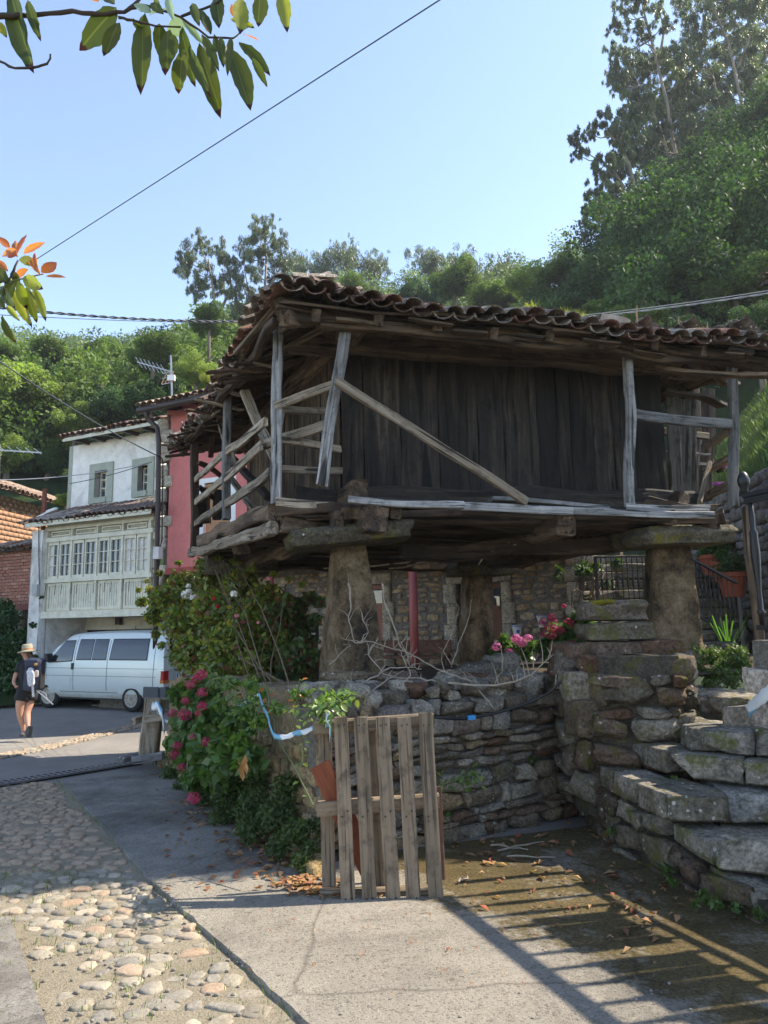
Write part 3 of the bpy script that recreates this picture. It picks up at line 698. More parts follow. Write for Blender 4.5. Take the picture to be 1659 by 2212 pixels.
beam('wall_board', at(428, 1140, 11.2), at(436, 1075, 11.2), .16, .04, W_BROWN, hor, up=(0, -1, 0)); beam('wall_board', at(446, 1130, 11.25), at(446, 1055, 11.25), .15, .04, W_WARM, hor, up=(0, -1, 0))
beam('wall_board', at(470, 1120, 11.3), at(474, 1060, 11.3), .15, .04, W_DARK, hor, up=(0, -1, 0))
# right-hand corridor: far posts, rails and the loose boards standing there
def rp(px, py, off=0.0): return onpl(px, py, P4+UU*off, VV)
for (x0, y0, x1, y1, Y, ww, m) in ((1496, 1090, 1497, 834, 10.4, .17, W_BROWN), (1525, 1082, 1531, 845, 10.9, .17, W_BROWN), ): beam('post', at(x0, y0, Y), at(x1, y1, Y), ww, ww*.8, m, hor, up=UU, jit=.034)
for (x0, y0, Y0, x1, y1, Y1, ww, hh, m) in ((1432, 932, 9.4, 1530, 943, 9.6, .05, .10, W_PALE), (1582, 925, 8.2, 1520, 968, 10.0, .07, .09, W_PALE), (1582, 986, 8.2, 1522, 1020, 10.0, .07, .09, W_PALE), (1582, 1046, 8.3, 1508, 1080, 10.2, .07, .10, W_PALE),
                                        (1430, 974, 9.3, 1533, 983, 9.5, .03, .03, W_GREY), (1436, 993, 9.3, 1536, 1005, 9.5, .03, .035, W_GREY), (1444, 986, 9.3, 1494, 990, 9.4, .03, .02, W_PALE)):
    beam('rail', at(x0, y0, Y0), at(x1, y1, Y1), ww, hh, m, hor, jit=.012)
for (xa, ya, xb, yb, Y, ww) in ((1462, 1088, 1452, 830+20, 9.0, .17), (1478, 1088, 1478, 862, 9.1, .17), (1452, 1084, 1468, 845, 9.3, .16), (1493, 1086, 1492, 862, 9.25, .15)):
    lb = beam('loose_board', at(xa, ya, Y), at(xb, yb, Y+.1), ww, .035, wood('loose_board_%d' % xa, (.03, .028, .026), (.10, .095, .085), (.2, .19, .17)), None, up=(0, -1, 0), jit=.012)
    tag(lb, {1462: 'weathered loose plank leaning against the granary wall corner', 1478: 'second loose plank leaning in the right granary corridor, with a pale scratch', 1452: 'tilted loose plank top-most in the right granary corridor', 1493: 'short brown loose plank standing beside the far corridor post'}[xa], 'plank', 'loose planks standing in the granary corridor')
o = beam('leaning_pole', at(1510, 1086, 8.4), at(1534, 998, 8.9), .05, .05, W_PALE, None, jit=.012); tag(o, 'thin peeled pole leaning beside the right granary post', 'pole')
# canes stored under the floor
for i, (x0, y0, x1, y1) in enumerate(((1160, 1185, 1480-90, 1118), (1170, 1190, 1375, 1125), (870, 1215, 1100, 1172), (880, 1222, 1115, 1176), (840, 1228, 1065, 1190), (700, 1228, 1010, 1196))):
    mb = MB(); a = at(x0, y0, 9.4); b_ = at(x1, y1, 8.6); mb.tube(stem_pts(a, b_, .03, 8, .008, rg), .011, 6)
    tag(mb.build('cane', W_PALE, None), ('uppermost dry cane under the right half of the granary floor', 'lower dry cane crossing under the right half of the granary floor', 'dry cane rising just right of the front pillar cap', 'second dry cane right of the front pillar, just under the first', 'lowest dry cane running behind the top of the front pillar', 'dry cane sticking out left of the front pillar top')[i], 'cane', 'dry canes under the granary floor')
# ---- roof
ZE = 4.60
E1 = V((-.94, 6.36, ZE+.03)); E4 = V((4.82, 7.80, ZE-.02)); E2 = V((-3.62, 11.95, ZE+.0)); E3 = V((E2.x+E4.x-E1.x, E2.y+E4.y-E1.y, ZE))
cen = (E1+E3)/2; cen.z = ZE+1.20; apA = cen - UU*.5; apB = cen + UU*.5
def slope_of(A, B, inside):
    ed = (B-A).normalized(); pin = V((-ed.y, ed.x, 0)).normalized()
    if (inside-A).dot(pin) < 0: pin = -pin
    D = (V((inside.x, inside.y, 0))-V((A.x, A.y, 0))).dot(pin); s = V((pin.x*D, pin.y*D, inside.z-A.z)); return ed, s.normalized(), s.length, (B-A).length
def clipper(A, B, a1, b1, ed, sd):
    L = (B-A).length
    def uv(p): d = p-A; return d.dot(ed), d.dot(sd)
    (ta, sa), (tb, sb) = uv(a1), uv(b1)
    def f(t, s):
        if s < .1: return -.05 <= t <= L+.05
        k = s/max(sa, .01)
        return ta*k - .08 <= t <= L + (tb-L)*k + .08
    return f
def mkslope(A, B, a1, b1, singles, rgs, bump=None, pw=.215, lim=290):
    ed, sdv, D, L = slope_of(A, B, a1)
    roof_slope(hor, A, ed, sdv, L, D, random.Random(rgs), pw, .33, singles, clipper(A, B, a1, b1, ed, sdv), .035, bump=bump, limit=lim)
hump = lambda t, s: .10*math.exp(-((t-.15)**2)/.25)*math.exp(-s/1.0) + .02*math.sin(t*1.1)
mkslope(E1, E4, apA, apB, 2, 5, hump, lim=150)
mkslope(E2, E1, apA, apA, 2, 6, lambda t, s: .10*math.exp(-((t-5.9)**2)/.3)*math.exp(-s) - (.07 if t < 3.4 else 0) + .10*mnoise.noise(V((t*2.3, s, 4)))*math.exp(-s), lim=140)
mkslope(E4, E3, apB, apB, 0, 8); mkslope(E3, E2, apB, apA, 0, 9)
# hip tiles at the near corner
for (P, Q, n) in ((E1, apA, 9),):
    d = (Q-P).normalized()
    for i in range(n):
        M = fr(P + d*(.06+i*.33) + V((0, 0, .07+.03*rg.random())), d) @ Matrix.Rotation(rg.uniform(-.1, .1), 4, 'Z') @ Matrix.Rotation(-.06, 4, 'Y') @ Matrix.Diagonal((1, 1.25, 1.2, 1))
        put('tile', rg.choice(T_UP), hor, M)
for k, (dx, dz, a) in enumerate(((.02, .22, .5), (.1, .27, -.3), (-.08, .16, 1.2), (.25, .24, .2))):
    put('tile', T_UP[k], hor, fr(E1+V((dx, .08, dz-.03)), V((math.cos(a+.6), math.sin(a+.6), .12))))
# roof deck of rough boards and rafters under the tiles
for (A, B, a1, b1, m) in ((E1, E4, apA, apB, W_BROWN), (E2, E1, apA, apA, W_WARM), (E4, E3, apB, apB, W_WARM), (E3, E2, apB, apA, W_BROWN)):
    ed, sdv, D, L = slope_of(A, B, a1); cf = clipper(A, B, a1, b1, ed, sdv); upn = sdv.cross(ed); upn = upn if upn.z > 0 else -upn
    s = .02
    while s < D:
        wv = rg.uniform(.11, .20); ts = [t*.05 for t in range(int(L/.05)+1) if cf(t*.05, s+wv/2)]
        if ts:
            t0, t1 = ts[0], ts[-1]; mm = (t0+t1)/2 + rg.uniform(-.5, .5)
            for (ta, tb) in ((t0, mm-.02), (mm+.02, t1)):
                if tb-ta > .2: beam('roof_board', A+ed*ta+sdv*(s+wv/2)+upn*rg.uniform(-.02, .02), A+ed*tb+sdv*(s+wv/2)+upn*rg.uniform(-.02, .02), wv-.012, .03, m, hor, up=upn, jit=.03)
        s += wv
    t = .35
    while t < L-.2:
        smax = max([q*.1 for q in range(int(D/.1)) if cf(t, q*.1)] or [.3])
        if smax > .4: beam('rafter', A+ed*t+sdv*.04-upn*.09, A+ed*(t+rg.uniform(-.03, .03))+sdv*smax-upn*.09, .09, .12, m, hor, up=upn, jit=.03)
        t += .62
for (A, B) in ((E1, apA), (E4, apB)):
    beam('hip_rafter', A + (B-A)*.02 + V((0, 0, -.13)), B+V((0, 0, -.16)), .13, .16, W_WARM, hor, jit=.05)
# eave poles and broken laths at the corner
n_ = V((UU.y, -UU.x, 0))
beam('eave_pole', E1-VV*-.12+V((.05, .1, -.03)), E4+VV*.15+V((0, .1, -.03)), .09, .085, W_BROWN, hor, jit=.06)
beam('eave_pole', E1+V((.35, .28, -.10)), E4+V((-.1, .3, -.08)), .10, .10, W_WARM, hor, jit=.05)
beam('eave_pole', E1+V((-.05, .2, -.10)), E2+V((.15, 0, -.06)), .09, .08, W_WARM, hor, jit=.06)
for (x0, y0, Y0, x1, y1, Y1, r_) in ((612, 642, 6.55, 508, 762, 7.6, .045), (690, 665, 6.6, 597, 724, 7.0, .05), (596, 655, 6.45, 745, 690, 6.75, .10), (720, 700, 6.8, 540, 790, 8.0, .05), (560, 800, 8.3, 466, 870, 9.6, .04), (492, 866, 9.0, 404, 945, 11.0, .04), (640, 700, 6.9, 570, 752, 7.6, .06), (600, 690, 6.8, 560, 735, 7.5, .05)):
    beam('broken_lath', at(x0, y0, Y0), at(x1, y1, Y1), r_*1.1, r_, W_PALE if r_ < .05 else W_WARM, hor, jit=.022)
for i in range(26):
    t = rg.uniform(.15, .98); q = E1.lerp(E2, t) + V((rg.uniform(-.02, .35), 0, rg.uniform(-.16, -.02))); a = rg.uniform(-.5, .5); d_ = V((-.9+a*.3, -.44+a, rg.uniform(-.35, .1))).normalized()*rg.uniform(.15, .42)
    beam('broken_lath', q-d_*.6, q+d_, rg.uniform(.04, .11), rg.uniform(.015, .035), rg.choice((W_WARM, W_PALE, W_BROWN)), hor, jit=.03)
for i in range(16):
    t = rg.uniform(.0, .96); q = E1.lerp(E4, t) + V((0, rg.uniform(.0, .2), rg.uniform(-.10, -.02)))
    beam('broken_lath', q-UU*rg.uniform(.05, .2), q+UU*rg.uniform(.1, .3)+V((0, 0, rg.uniform(-.03, .03))), rg.uniform(.05, .1), rg.uniform(.02, .04), rg.choice((W_WARM, W_BROWN)), hor, jit=.03)
# soffit pieces at the right corner
for (x0, y0, Y0, x1, y1, Y1, ww) in ((1420, 800, 7.9, 1655, 812, 7.4, .12), (1432, 842, 8.8, 1560, 872, 9.8, .16), (1450, 812, 8.5, 1590, 830, 9.6, .14)):
    beam('soffit_board', at(x0, y0, Y0), at(x1, y1, Y1), ww, .05, W_WARM, hor, jit=.04)
# ================================================================ WALLS, STEPS, TERRACE
rg = random.Random(21)
def wallbody(name, pts, thick, z0, top, mat, parent, seg=.12):
    """solid core along plan polyline pts (face line), thick towards the back (left of travel), uneven top"""
    vs = []; fs = []; cols = []
    P = [V((p[0], p[1], 0)) for p in pts]; s_acc = 0
    for i in range(len(P)-1):
        d = P[i+1]-P[i]; L = d.length; d.normalize(); bk = V((-d.y, d.x, 0)); n = max(1, int(L/seg))
        for k in range(n + (1 if i == len(P)-2 else 0)):
            c = P[i]+d*(L*k/n); cols.append((c, bk, s_acc+L*k/n))
        s_acc += L
    nz = 8; K = nz + 4
    for (c, bk, s) in cols:
        zt = top(s) if callable(top) else top
        for j in range(nz+1):
            z = z0+(zt-z0)*j/nz; e = mnoise.noise(V((c.x*6, c.y*6, z*6)))*.022; p = c - bk*e; vs.append((p.x, p.y, z))
        for q in (.35, .7, 1.0): p = c+bk*thick*q; vs.append((p.x, p.y, zt+mnoise.noise(p*5)*.03))
    for i in range(len(cols)-1):
        for j in range(K-1): a = i*K+j; fs.append((a, a+1, a+K+1, a+K)[::-1])
    fs.append(tuple(range(K))); fs.append(tuple((len(cols)-1)*K+k for k in range(K))[::-1])
    loc = WM[parent.name].translation
    return put(name, meshdata(name, [V(v)-loc for v in vs], fs, mat, False), parent, Matrix.Translation(loc))
# retaining wall under the granary
A0 = V((-.52, 6.0, 0)); A1 = V((1.98, 7.5, 0)); BB = V((-3.35, 11.2, 0))
rw = thing('retaining_wall', 'dry rubble stone retaining wall below the granary, behind the standing pallet', 'stone wall', (A0.x, A0.y, -.35))
ftop = lambda s: .93 + .08*mnoise.noise(V((s*2.2, 3, 0)))
wallbody('wall_core', [A0, A1], .6, -.45, lambda s: ftop(s)-.05, MORTAR, rw)
ws = masonry(V((A0.x, A0.y, -.42)), A1-A0, (A1-A0).length, 1.45, .215, .125, .17, P_WALL, rg, top=lambda x: ftop(x)+.42, jit=.4, proud=.02, gap=1.0)
# cap rubble
for i in range(70):
    s = rg.uniform(0, 2.85); d = (A1-A0).normalized(); bk = V((-d.y, d.x, 0)); c = A0 + d*s + bk*rg.uniform(.0, .8)
    sz = rg.uniform(.12, .32); ws.append((rg.choice(P_WALL), Matrix.Translation(V((c.x, c.y, ftop(s)+.02+rg.uniform(-.03, .07)))) @ Matrix.Rotation(rg.uniform(0, 3), 4, 'Z') @ Matrix.Rotation(rg.uniform(-.3, .3), 4, 'X') @ Matrix.Diagonal((sz, sz*.7, sz*.5, 1))))
for (px, py, Y, a, b_, c_) in ((880, 1520, 6.9, .32, .3, .24), (975, 1520, 7.0, .36, .3, .22), (1060, 1505, 7.1, .34, .3, .26), (1130, 1490, 7.25, .4, .34, .32), (820, 1535, 6.7, .26, .25, .2), (1020, 1465, 8.0, .5, .5, .34), (1080, 1450, 8.4, .4, .4, .4), (745, 1462, 7.35, .5, .4, .12), (830, 1464, 7.5, .7, .4, .14)):
    c = at(px, py, Y); ws.append((P_WALL[int(px) % 9], Matrix.Translation(c) @ Matrix.Rotation(rg.uniform(-.5, .5), 4, 'Z') @ Matrix.Diagonal((a, b_, c_, 1))))
rg.shuffle(ws); scatter('stone', ws, rw, S_WALL, 290, 'small_stones')
# left face of the terrace wall along the lane
S_YEL = stone('yellow_rubble', [(.40, .29, .15), (.46, .35, .20), (.32, .24, .15), (.36, .26, .12)], 11, .8, 1.15, bump=.9)
P_YEL = pool('stone', S_YEL, 6, res=4, rnd=.35, amp=.2)
lw = thing('lane_wall', 'mortared yellow stone wall beside the lane, half hidden by the rose and hydrangea', 'stone wall', (BB.x, BB.y, -.45))
ltop = lambda s: .60 + .38*min(1, max(0, s/4.2)) + .06*mnoise.noise(V((s*2, 9, 0)))
wallbody('wall_core', [(-1.6, 12.3), BB, A0], .5, -.5, ltop, stone('yellow_mortar', [(.38, .29, .17), (.38, .29, .17)], 14, bump=1.1), lw)
ls = masonry(V((BB.x, BB.y, -.45)), A0-BB, (A0-BB).length, 1.6, .24, .15, .09, P_YEL, rg, top=lambda x: ltop(x)-.02, jit=.4, gap=.82)
rg.shuffle(ls); scatter('stone', ls, lw, S_YEL, 250, 'small_stones')
for (px, y0, y1, Y, wd) in ((440, 1560, 1480, 10.3, .42), (492, 1600, 1500, 9.4, .4)):
    a = at(px, y0, Y); b_ = at(px, y1, Y); put('stone', P_QUOIN[0], lw, Matrix.Translation((a+b_)/2) @ Matrix.Diagonal((wd, .4, abs(b_.z-a.z)*1.2, 1)))
# low kerb of stones at the foot of the bushes
for i in range(26):
    t = i/25; p = gnd(330, 1655).lerp(gnd(655, 1905), t); sz = rg.uniform(.13, .22)
    put('kerb_stone', rg.choice(P_YEL), lw, Matrix.Translation(V((p.x+.12+rg.uniform(-.04, .04), p.y+.1, gz(p.x, p.y)+.03))) @ Matrix.Rotation(rg.uniform(0, 3), 4, 'Z') @ Matrix.Diagonal((sz, sz*.8, sz*.85, 1)))
# steps: tread outlines measured from the photo
st = thing('stone_steps', 'worn mossy stone steps climbing beside the rubble wall to the terrace', 'steps', (2.1, 5.0, -.3))
N = [atz(1639, 1932, -.05), atz(1543, 1816, .15), atz(1443, 1719, .36), atz(1452, 1628, .56), atz(1499, 1576, .74), atz(1507, 1500, .92)]
Lk = [atz(1531, 1863, -.05), atz(1481, 1787, .15), atz(1314, 1661, .36), atz(1337, 1593, .56), atz(1452, 1555, .74), atz(1490, 1480, .92)]
rd = [V((.93, -.36, 0)), V((.88, -.47, 0)), V((.98, -.15, 0)), V((.80, -.60, 0)), V((.88, -.47, 0)), V((.60, -.8, 0))]
for k in range(6):
    z = N[k].z; r_ = rd[k].normalized(); bk = V((-r_.y, r_.x, 0)); Wd = (1.25, 1.3, 1.3, .72, .62, .62)[k]; dp = (.60, .55, .60, .55, .62, .8)[k]; x = 0; th = .17
    while x < Wd:
        w_ = rg.uniform(.34, .58) if k not in (0, 1) else rg.uniform(.5, .72)
        c = N[k] + r_*(x+w_/2) + bk*(dp/2); c.z = z - th/2
        put('step_stone', rg.choice(P_STEP), st, fr(c, r_) @ Matrix.Rotation(rg.uniform(-.012, .012), 4, 'Y') @ Matrix.Diagonal((w_*.99, dp, th+rg.uniform(0, .01), 1))); x += w_
    # left end stones from nose to the back
    d = Lk[k]-N[k]; d.z = 0; Ld = d.length; d.normalize(); x = 0; inn = V((d.y, -d.x, 0))
    while x < Ld-.1:
        w_ = min(rg.uniform(.28, .5), Ld-x+.1); c = N[k] + d*(x+w_/2+.05) + inn*.13; c.z = z - th/2 + rg.uniform(-.01, .015)
        put('step_stone', rg.choice(P_STEP), st, fr(c, d) @ Matrix.Diagonal((w_*.98, .28, th, 1))); x += w_
# rubble under the steps: flank that faces the mossy corner
flank = [(1.95, 7.6), (1.84, 6.2), (2.06, 5.2), (2.22, 4.5)]
def fl_top(s):
    L1 = 1.40
    if s < L1+.05: return .40
    return max(-.02, .34 - (s-L1)*.30)
core = MB()
pts = [V((p[0]+.015, p[1], 0)) for p in flank]
wallbody('flank_core', [(p.x, p.y) for p in pts], 1.0, -.45, lambda s: fl_top(s)-.08, MORTAR_D, st)
acc = 0; fs_ = []
for i in range(len(flank)-1):
    a = V((flank[i][0], flank[i][1], -.40)); b_ = V((flank[i+1][0], flank[i+1][1], -.40)); L = (b_-a).length
    fs_ += masonry(a, b_-a, L, 1.2, .23, .14, .15, P_DARK, rg, top=lambda x, acc=acc: fl_top(x+acc)+.36, jit=.4, gap=.98); acc += L
for me, M in fs_: put('stone', me, st, M)
# pier of big stones with flat slabs stacked on it
pr = thing('stone_pier', 'thick mossy rubble stone pier beside the steps, with flat slabs stacked on its top', 'stone pier', (2.1, 6.6, .2))
pier = [(1.80, 7.55), (1.68, 6.72), (1.86, 6.28), (2.46, 6.12), (2.80, 6.9), (2.85, 7.3)]
wallbody('pier_core', pier, .45, -.1, 1.27, MORTAR_D, pr)
fill = MB().prism([V((x+.05 if x < 2.2 else x-.05, y+.03, -.1)) for x, y in pier], V((0, 0, 1.30))); fill.build('pier_fill', MORTAR_D, pr)
ps = []
for i in range(len(pier)-1):
    a = V((pier[i][0], pier[i][1], .0)); b_ = V((pier[i+1][0], pier[i+1][1], .0)); ps += masonry(a, b_-a, (b_-a).length, 1.28, .27, .17, .22, P_DARK, rg, jit=.42, top=lambda x: 1.26, gap=.98)
for me, M in ps: put('stone', me, pr, M)
for (x0, x1, y0, y1, Y, dep, sd) in ((1270, 1402, 1296, 1342, 6.75, .5, 0), (1275, 1412, 1345, 1384, 6.62, .52, 1), (1218, 1300, 1390, 1470, 6.60, .45, 2), (1290, 1402, 1388, 1440, 6.45, .5, 3), (1398, 1484, 1384, 1440, 6.42, .5, 4), (1240, 1330, 1512, 1590, 6.28, .3, 5), (1330, 1440, 1450, 1520, 6.25, .3, 6), (1225, 1330, 1452, 1515, 6.35, .3, 7)):
    a = at(x0, y1, Y); b_ = at(x1, y0, Y); c = (a+b_)/2; c.y += dep/2
    lab = {0: 'top slab with a cushion of yellow moss', 5: 'squared reddish brown block'}.get(sd)
    o = put('slab' if sd < 2 else 'stone', rock_mesh('slab', S_DARK if sd not in (0,) else S_DARK, res=10, rnd=.16, amp=.09, seed=70+sd), pr, Matrix.Translation(c) @ Matrix.Rotation((-.1, .05, .2, .1, -.1, .2, .1, .0)[sd], 4, 'Z') @ Matrix.Diagonal((abs(b_.x-a.x)*1.02, dep, abs(b_.z-a.z)*1.04, 1)))
    if lab: o['label'] = lab
MOSS = flat('moss_cushion', (.15, .135, .02), .95, spec=.05, var=.35, scale=14, bump=1.0, fine=150)
c = at(1300, 1303, 6.9); put('moss', rock_mesh('moss', MOSS, res=8, rnd=.7, amp=.2, seed=5), pr, Matrix.Translation(c) @ Matrix.Diagonal((.30, .30, .07, 1)))
# right-hand wall with iron railing, running towards the viewer beyond the frame
RW0 = V((2.93, 5.80, 0)); RW1 = V((3.95, 2.3, 0)); S_BLK = stone('block_stone', [(.24, .16, .10), (.34, .29, .23), (.27, .17, .10), (.36, .31, .26)], 5, .8, 1.15, lichen=.3)
P_BLK = pool('stone', S_BLK, 5, res=5, rnd=.14, amp=.06)
rw2 = thing('side_wall', 'squared brown stone wall at the right edge of the steps, carrying an iron railing', 'stone wall', (RW0.x, RW0.y, -.3))
wallbody('wall_core', [(RW0.x, RW0.y), (RW1.x, RW1.y)], .5, -.4, 1.40, MORTAR, rw2)
for me, M in masonry(V((RW0.x, RW0.y, -.35)), RW1-RW0, (RW1-RW0).length, 1.75, .36, .24, .16, P_BLK, rg, jit=.3, top=lambda x: 1.42, gap=1.0): put('stone', me, rw2, M)
for me, M in masonry(V((RW0.x+.6, RW0.y+.1, -.35)), V((-1, -.05, 0)), .6, 1.75, .3, .24, .16, P_BLK, rg, jit=.3, top=lambda x: 1.42, gap=1.0): put('stone', me, rw2, M)
ir = thing('iron_railing', 'heavy cast iron railing with turned balusters on the wall at the right edge', 'railing', (2.95, 5.75, 1.42))
rdv = (RW1-RW0).normalized(); R0 = V((2.95, 5.72, 0)); zt = 2.56; zb = 1.50
mb = MB().bar(zz_(R0, zt), zz_(R0+rdv*3.4, zt), .07, .035).bar(zz_(R0, zt-.045), zz_(R0+rdv*3.4, zt-.045), .04, .05); mb.build('handrail', IRON, ir)
MB().bar(zz_(R0, zb), zz_(R0+rdv*3.4, zb), .04, .04).build('bottom_rail', IRON, ir)
prof = [(.020, 0), (.020, .10), (.034, .12), (.020, .14), (.018, .30), (.032, .50), (.036, .60), (.030, .72), (.034, .75), (.018, .78), (.022, .86), (.016, 1.04)]
bal = MB().lathe(prof, n=10); bme = meshdata('baluster', bal.v, bal.f, IRON, True)
for i in range(17): put('baluster', bme, ir, Matrix.Translation(zz_(R0+rdv*(.05+i*.20), zb)))
MB().lathe([(.02, 0), (.03, .02), (.028, .05), (.045, .07), (.05, .11), (.035, .16), (.012, .185)], zz_(R0, zt+.02), 12).build('finial', IRON, ir, smooth=True)
o = beam('wooden_stake', zz_(R0+V((.13, .25, 0)), .95), zz_(R0+V((.13, .25, 0)), 2.5), .06, .06, W_WARM, None, jit=.02); tag(o, 'thin brown wooden stake standing behind the iron railing', 'stake')
pn = thing('board_screen', 'dark board screen fixed behind the iron railing beyond the right edge', 'screen', zz_(R0+rdv*.8, 1.42))
t = .62
while t < 3.6:
    if not 1.14 < t < 1.27: q = R0+rdv*t+V((.10, .02, 0)); beam('board', zz_(q, 1.74), zz_(q, 2.30), .135, .03, W_BROWN, pn, up=(1, .3, 0), jit=.01, seg=3)
    t += .14
# terrace ground behind the walls
def tz(x, y):
    z = 1.0 if y < 11 else 1.0 - .52*min(1, (y-11)/3.5)
    if x > 2.2: z += .12*min(1, (x-2.2)/1.0)*(1 if y < 10 else max(0, 1-(y-10)/2))
    return z - .06
def in_ter(x, y):
    dd = (A0-BB).normalized(); s1 = (x-BB.x)*(-dd.y) + (y-BB.y)*dd.x        # >0: inside
    d2 = (A1-A0).normalized(); s2 = (x-A0.x)*(-d2.y) + (y-A0.y)*d2.x
    return s1 > .35 and (s2 > .35 if x < 2.0 else y > 7.15) and not (y > 10.9 and x < -3.2 + (y-11)*.6)
vs = []; fs = []; nx, ny = 78, 66
for j in range(ny):
    for i in range(nx): x = -6+i*.25; y = 5.9+j*.25; vs.append((x, y, tz(x, y)+.04*mnoise.noise(V((x*2, y*2, 0)))))
for j in range(ny-1):
    for i in range(nx-1):
        if in_ter(-6+(i+.5)*.25, 5.9+(j+.5)*.25): fs.append((j*nx+i, j*nx+i+1, (j+1)*nx+i+1, (j+1)*nx+i))
put('terrace_ground', meshdata('terrace_ground', vs, fs, G_SOIL, True), None, None, kind='structure')
# narrow tree added out of view at the right to shade the lane
CYM = leafmat('cypress_leaves', [(.02, .05, .02), (.035, .075, .025), (.05, .09, .03)], .2, .6)
cyp = thing('added_cypress', 'unseen tall conifer added outside the right edge to shade the lane', 'tree', (5.25, 7.5, .9)); cc_ = []; cr_ = []
for k in range(26): cc_.append((5.25+rg.uniform(-.12, .12), 7.5+rg.uniform(-.12, .12), 2.6+k*.30)); cr_.append((.50*(1-.45*(k/25)**2),)*2+(.42,))
v_, f_ = leafcloud(cc_, cr_, 16000, .11, .5, 1, -.5, 5, .4, .3); put('crown', npmesh('crown', v_-np.array((5.25, 7.5, .9)), f_, CYM), cyp, Matrix.Translation(V((5.25, 7.5, .9))))
MB().tube([(5.25, 7.5, .8), (5.25, 7.5, 5), (5.25, 7.5, 10)], [.14, .09, .02], 8).build('trunk', W_BROWN, cyp)
# ---- pallet
pa = thing('pallet', 'weathered wooden pallet standing upright on the concrete in front of the rubble wall', 'pallet', gnd(820, 1952))
def slat(px0, py0, px1, py1, w_, th, dY, m=W_PALLET, nm='slat', Y0=5.10, Y1=5.24): return beam(nm, at(px0, py0, Y0+dY), at(px1, py1, Y1+dY), w_, th, m, pa, up=(0, -1, .1), jit=.006, seg=10)
for (xt_, xb) in ((736, 753), (779, 799), (826, 849), (872, 894), (919, 942)): slat(xb, 1955, xt_, (1549 if xt_ < 900 else 1540), .098, .020, -.01)
slat(711, 1915, 701, 1583, .095, .02, .135)
for (xt_, xb) in ((800, 820), (916, 938)): slat(xb, 1935, xt_, 1565, .09, .018, .145)
for (xa, xb, y0, y1, d) in ((677, 936, 1572, 1556, 0), (686, 948, 1748, 1728, 0), (691, 957, 1938, 1928, 0)):
    Yc = 5.10 + (1955-y0)/400*.14 + .065
    beam('cross_bar', at(xa, y0, Yc), at(xb, y1, Yc), .078, .095, W_PALLET, pa, jit=.006, seg=8)
nl = MB()
for (xt_, xb) in ((736, 753), (779, 799), (826, 849), (872, 894), (919, 942)):
    for (t, dx) in ((.03, -6), (.035, 7), (.47, -6), (.5, 6), (.955, -5), (.96, 7)):
        p = at(xb+(xt_-xb)*t+dx, 1955-406*t, 5.087+.14*t-.0145); nl.box((p.x-.005, p.y-.002, p.z-.005), (p.x+.005, p.y+.004, p.z+.005))
nl.build('nail_heads', flat('nail', (.02, .018, .015), .6), pa)
for nm, args, lab, m in (('red_board', (at(812, 1905, 5.34), at(690, 1652, 5.20), .145, .028), 'red stained board leaning diagonally behind the upright pallet', W_RED),
                      ('brown_board', (at(822, 1930, 5.42), at(803, 1562, 5.45), .10, .025), 'reddish brown board standing behind the middle of the pallet', W_BROWNRED),
                      ('edge_plank', (at(955, 1900, 5.36), at(946, 1700, 5.40), .05, .02), 'thin reddish strip standing at the right side of the pallet', W_BROWNRED)):
    o = beam(nm, args[0], args[1], args[2], args[3], m, None, up=(0, -1, .1), jit=.005, seg=4); tag(o, lab, 'board')
# ---- leaning stake with planks at the far end of the wall
sp = thing('leaning_post', 'weathered wooden post tilted beside the road with blue and white tape knotted round it', 'post', gnd(325, 1632))
beam('post', at(322, 1640, 10.35), at(335, 1508, 10.35), .25, .22, W_PALE, sp, up=(0, -1, 0), jit=.03)
for i, (x0, y0, Y0, x1, y1, Y1, ww, hh, lab) in enumerate(((262, 1640, 10.3, 330, 1622, 10.9, .12, .09, 'grey timber lying on the road left of the tilted post'), (285, 1642, 9.95, 352, 1630, 10.0, .12, .10, 'grey timber lying in front of the tilted post'),
        (290, 1558, 10.6, 322, 1546, 10.9, .09, .09, 'short board end sticking out behind the tilted post'), (312, 1557, 10.1, 350, 1550, 10.15, .09, .10, 'short board nailed across the front of the tilted post'))):
    o = beam('timber', at(x0, y0, Y0), at(x1, y1, Y1), ww, hh, W_GREY if i < 2 else W_PALE, None, jit=.02); tag(o, lab, 'timber', 'timbers round the tilted post')
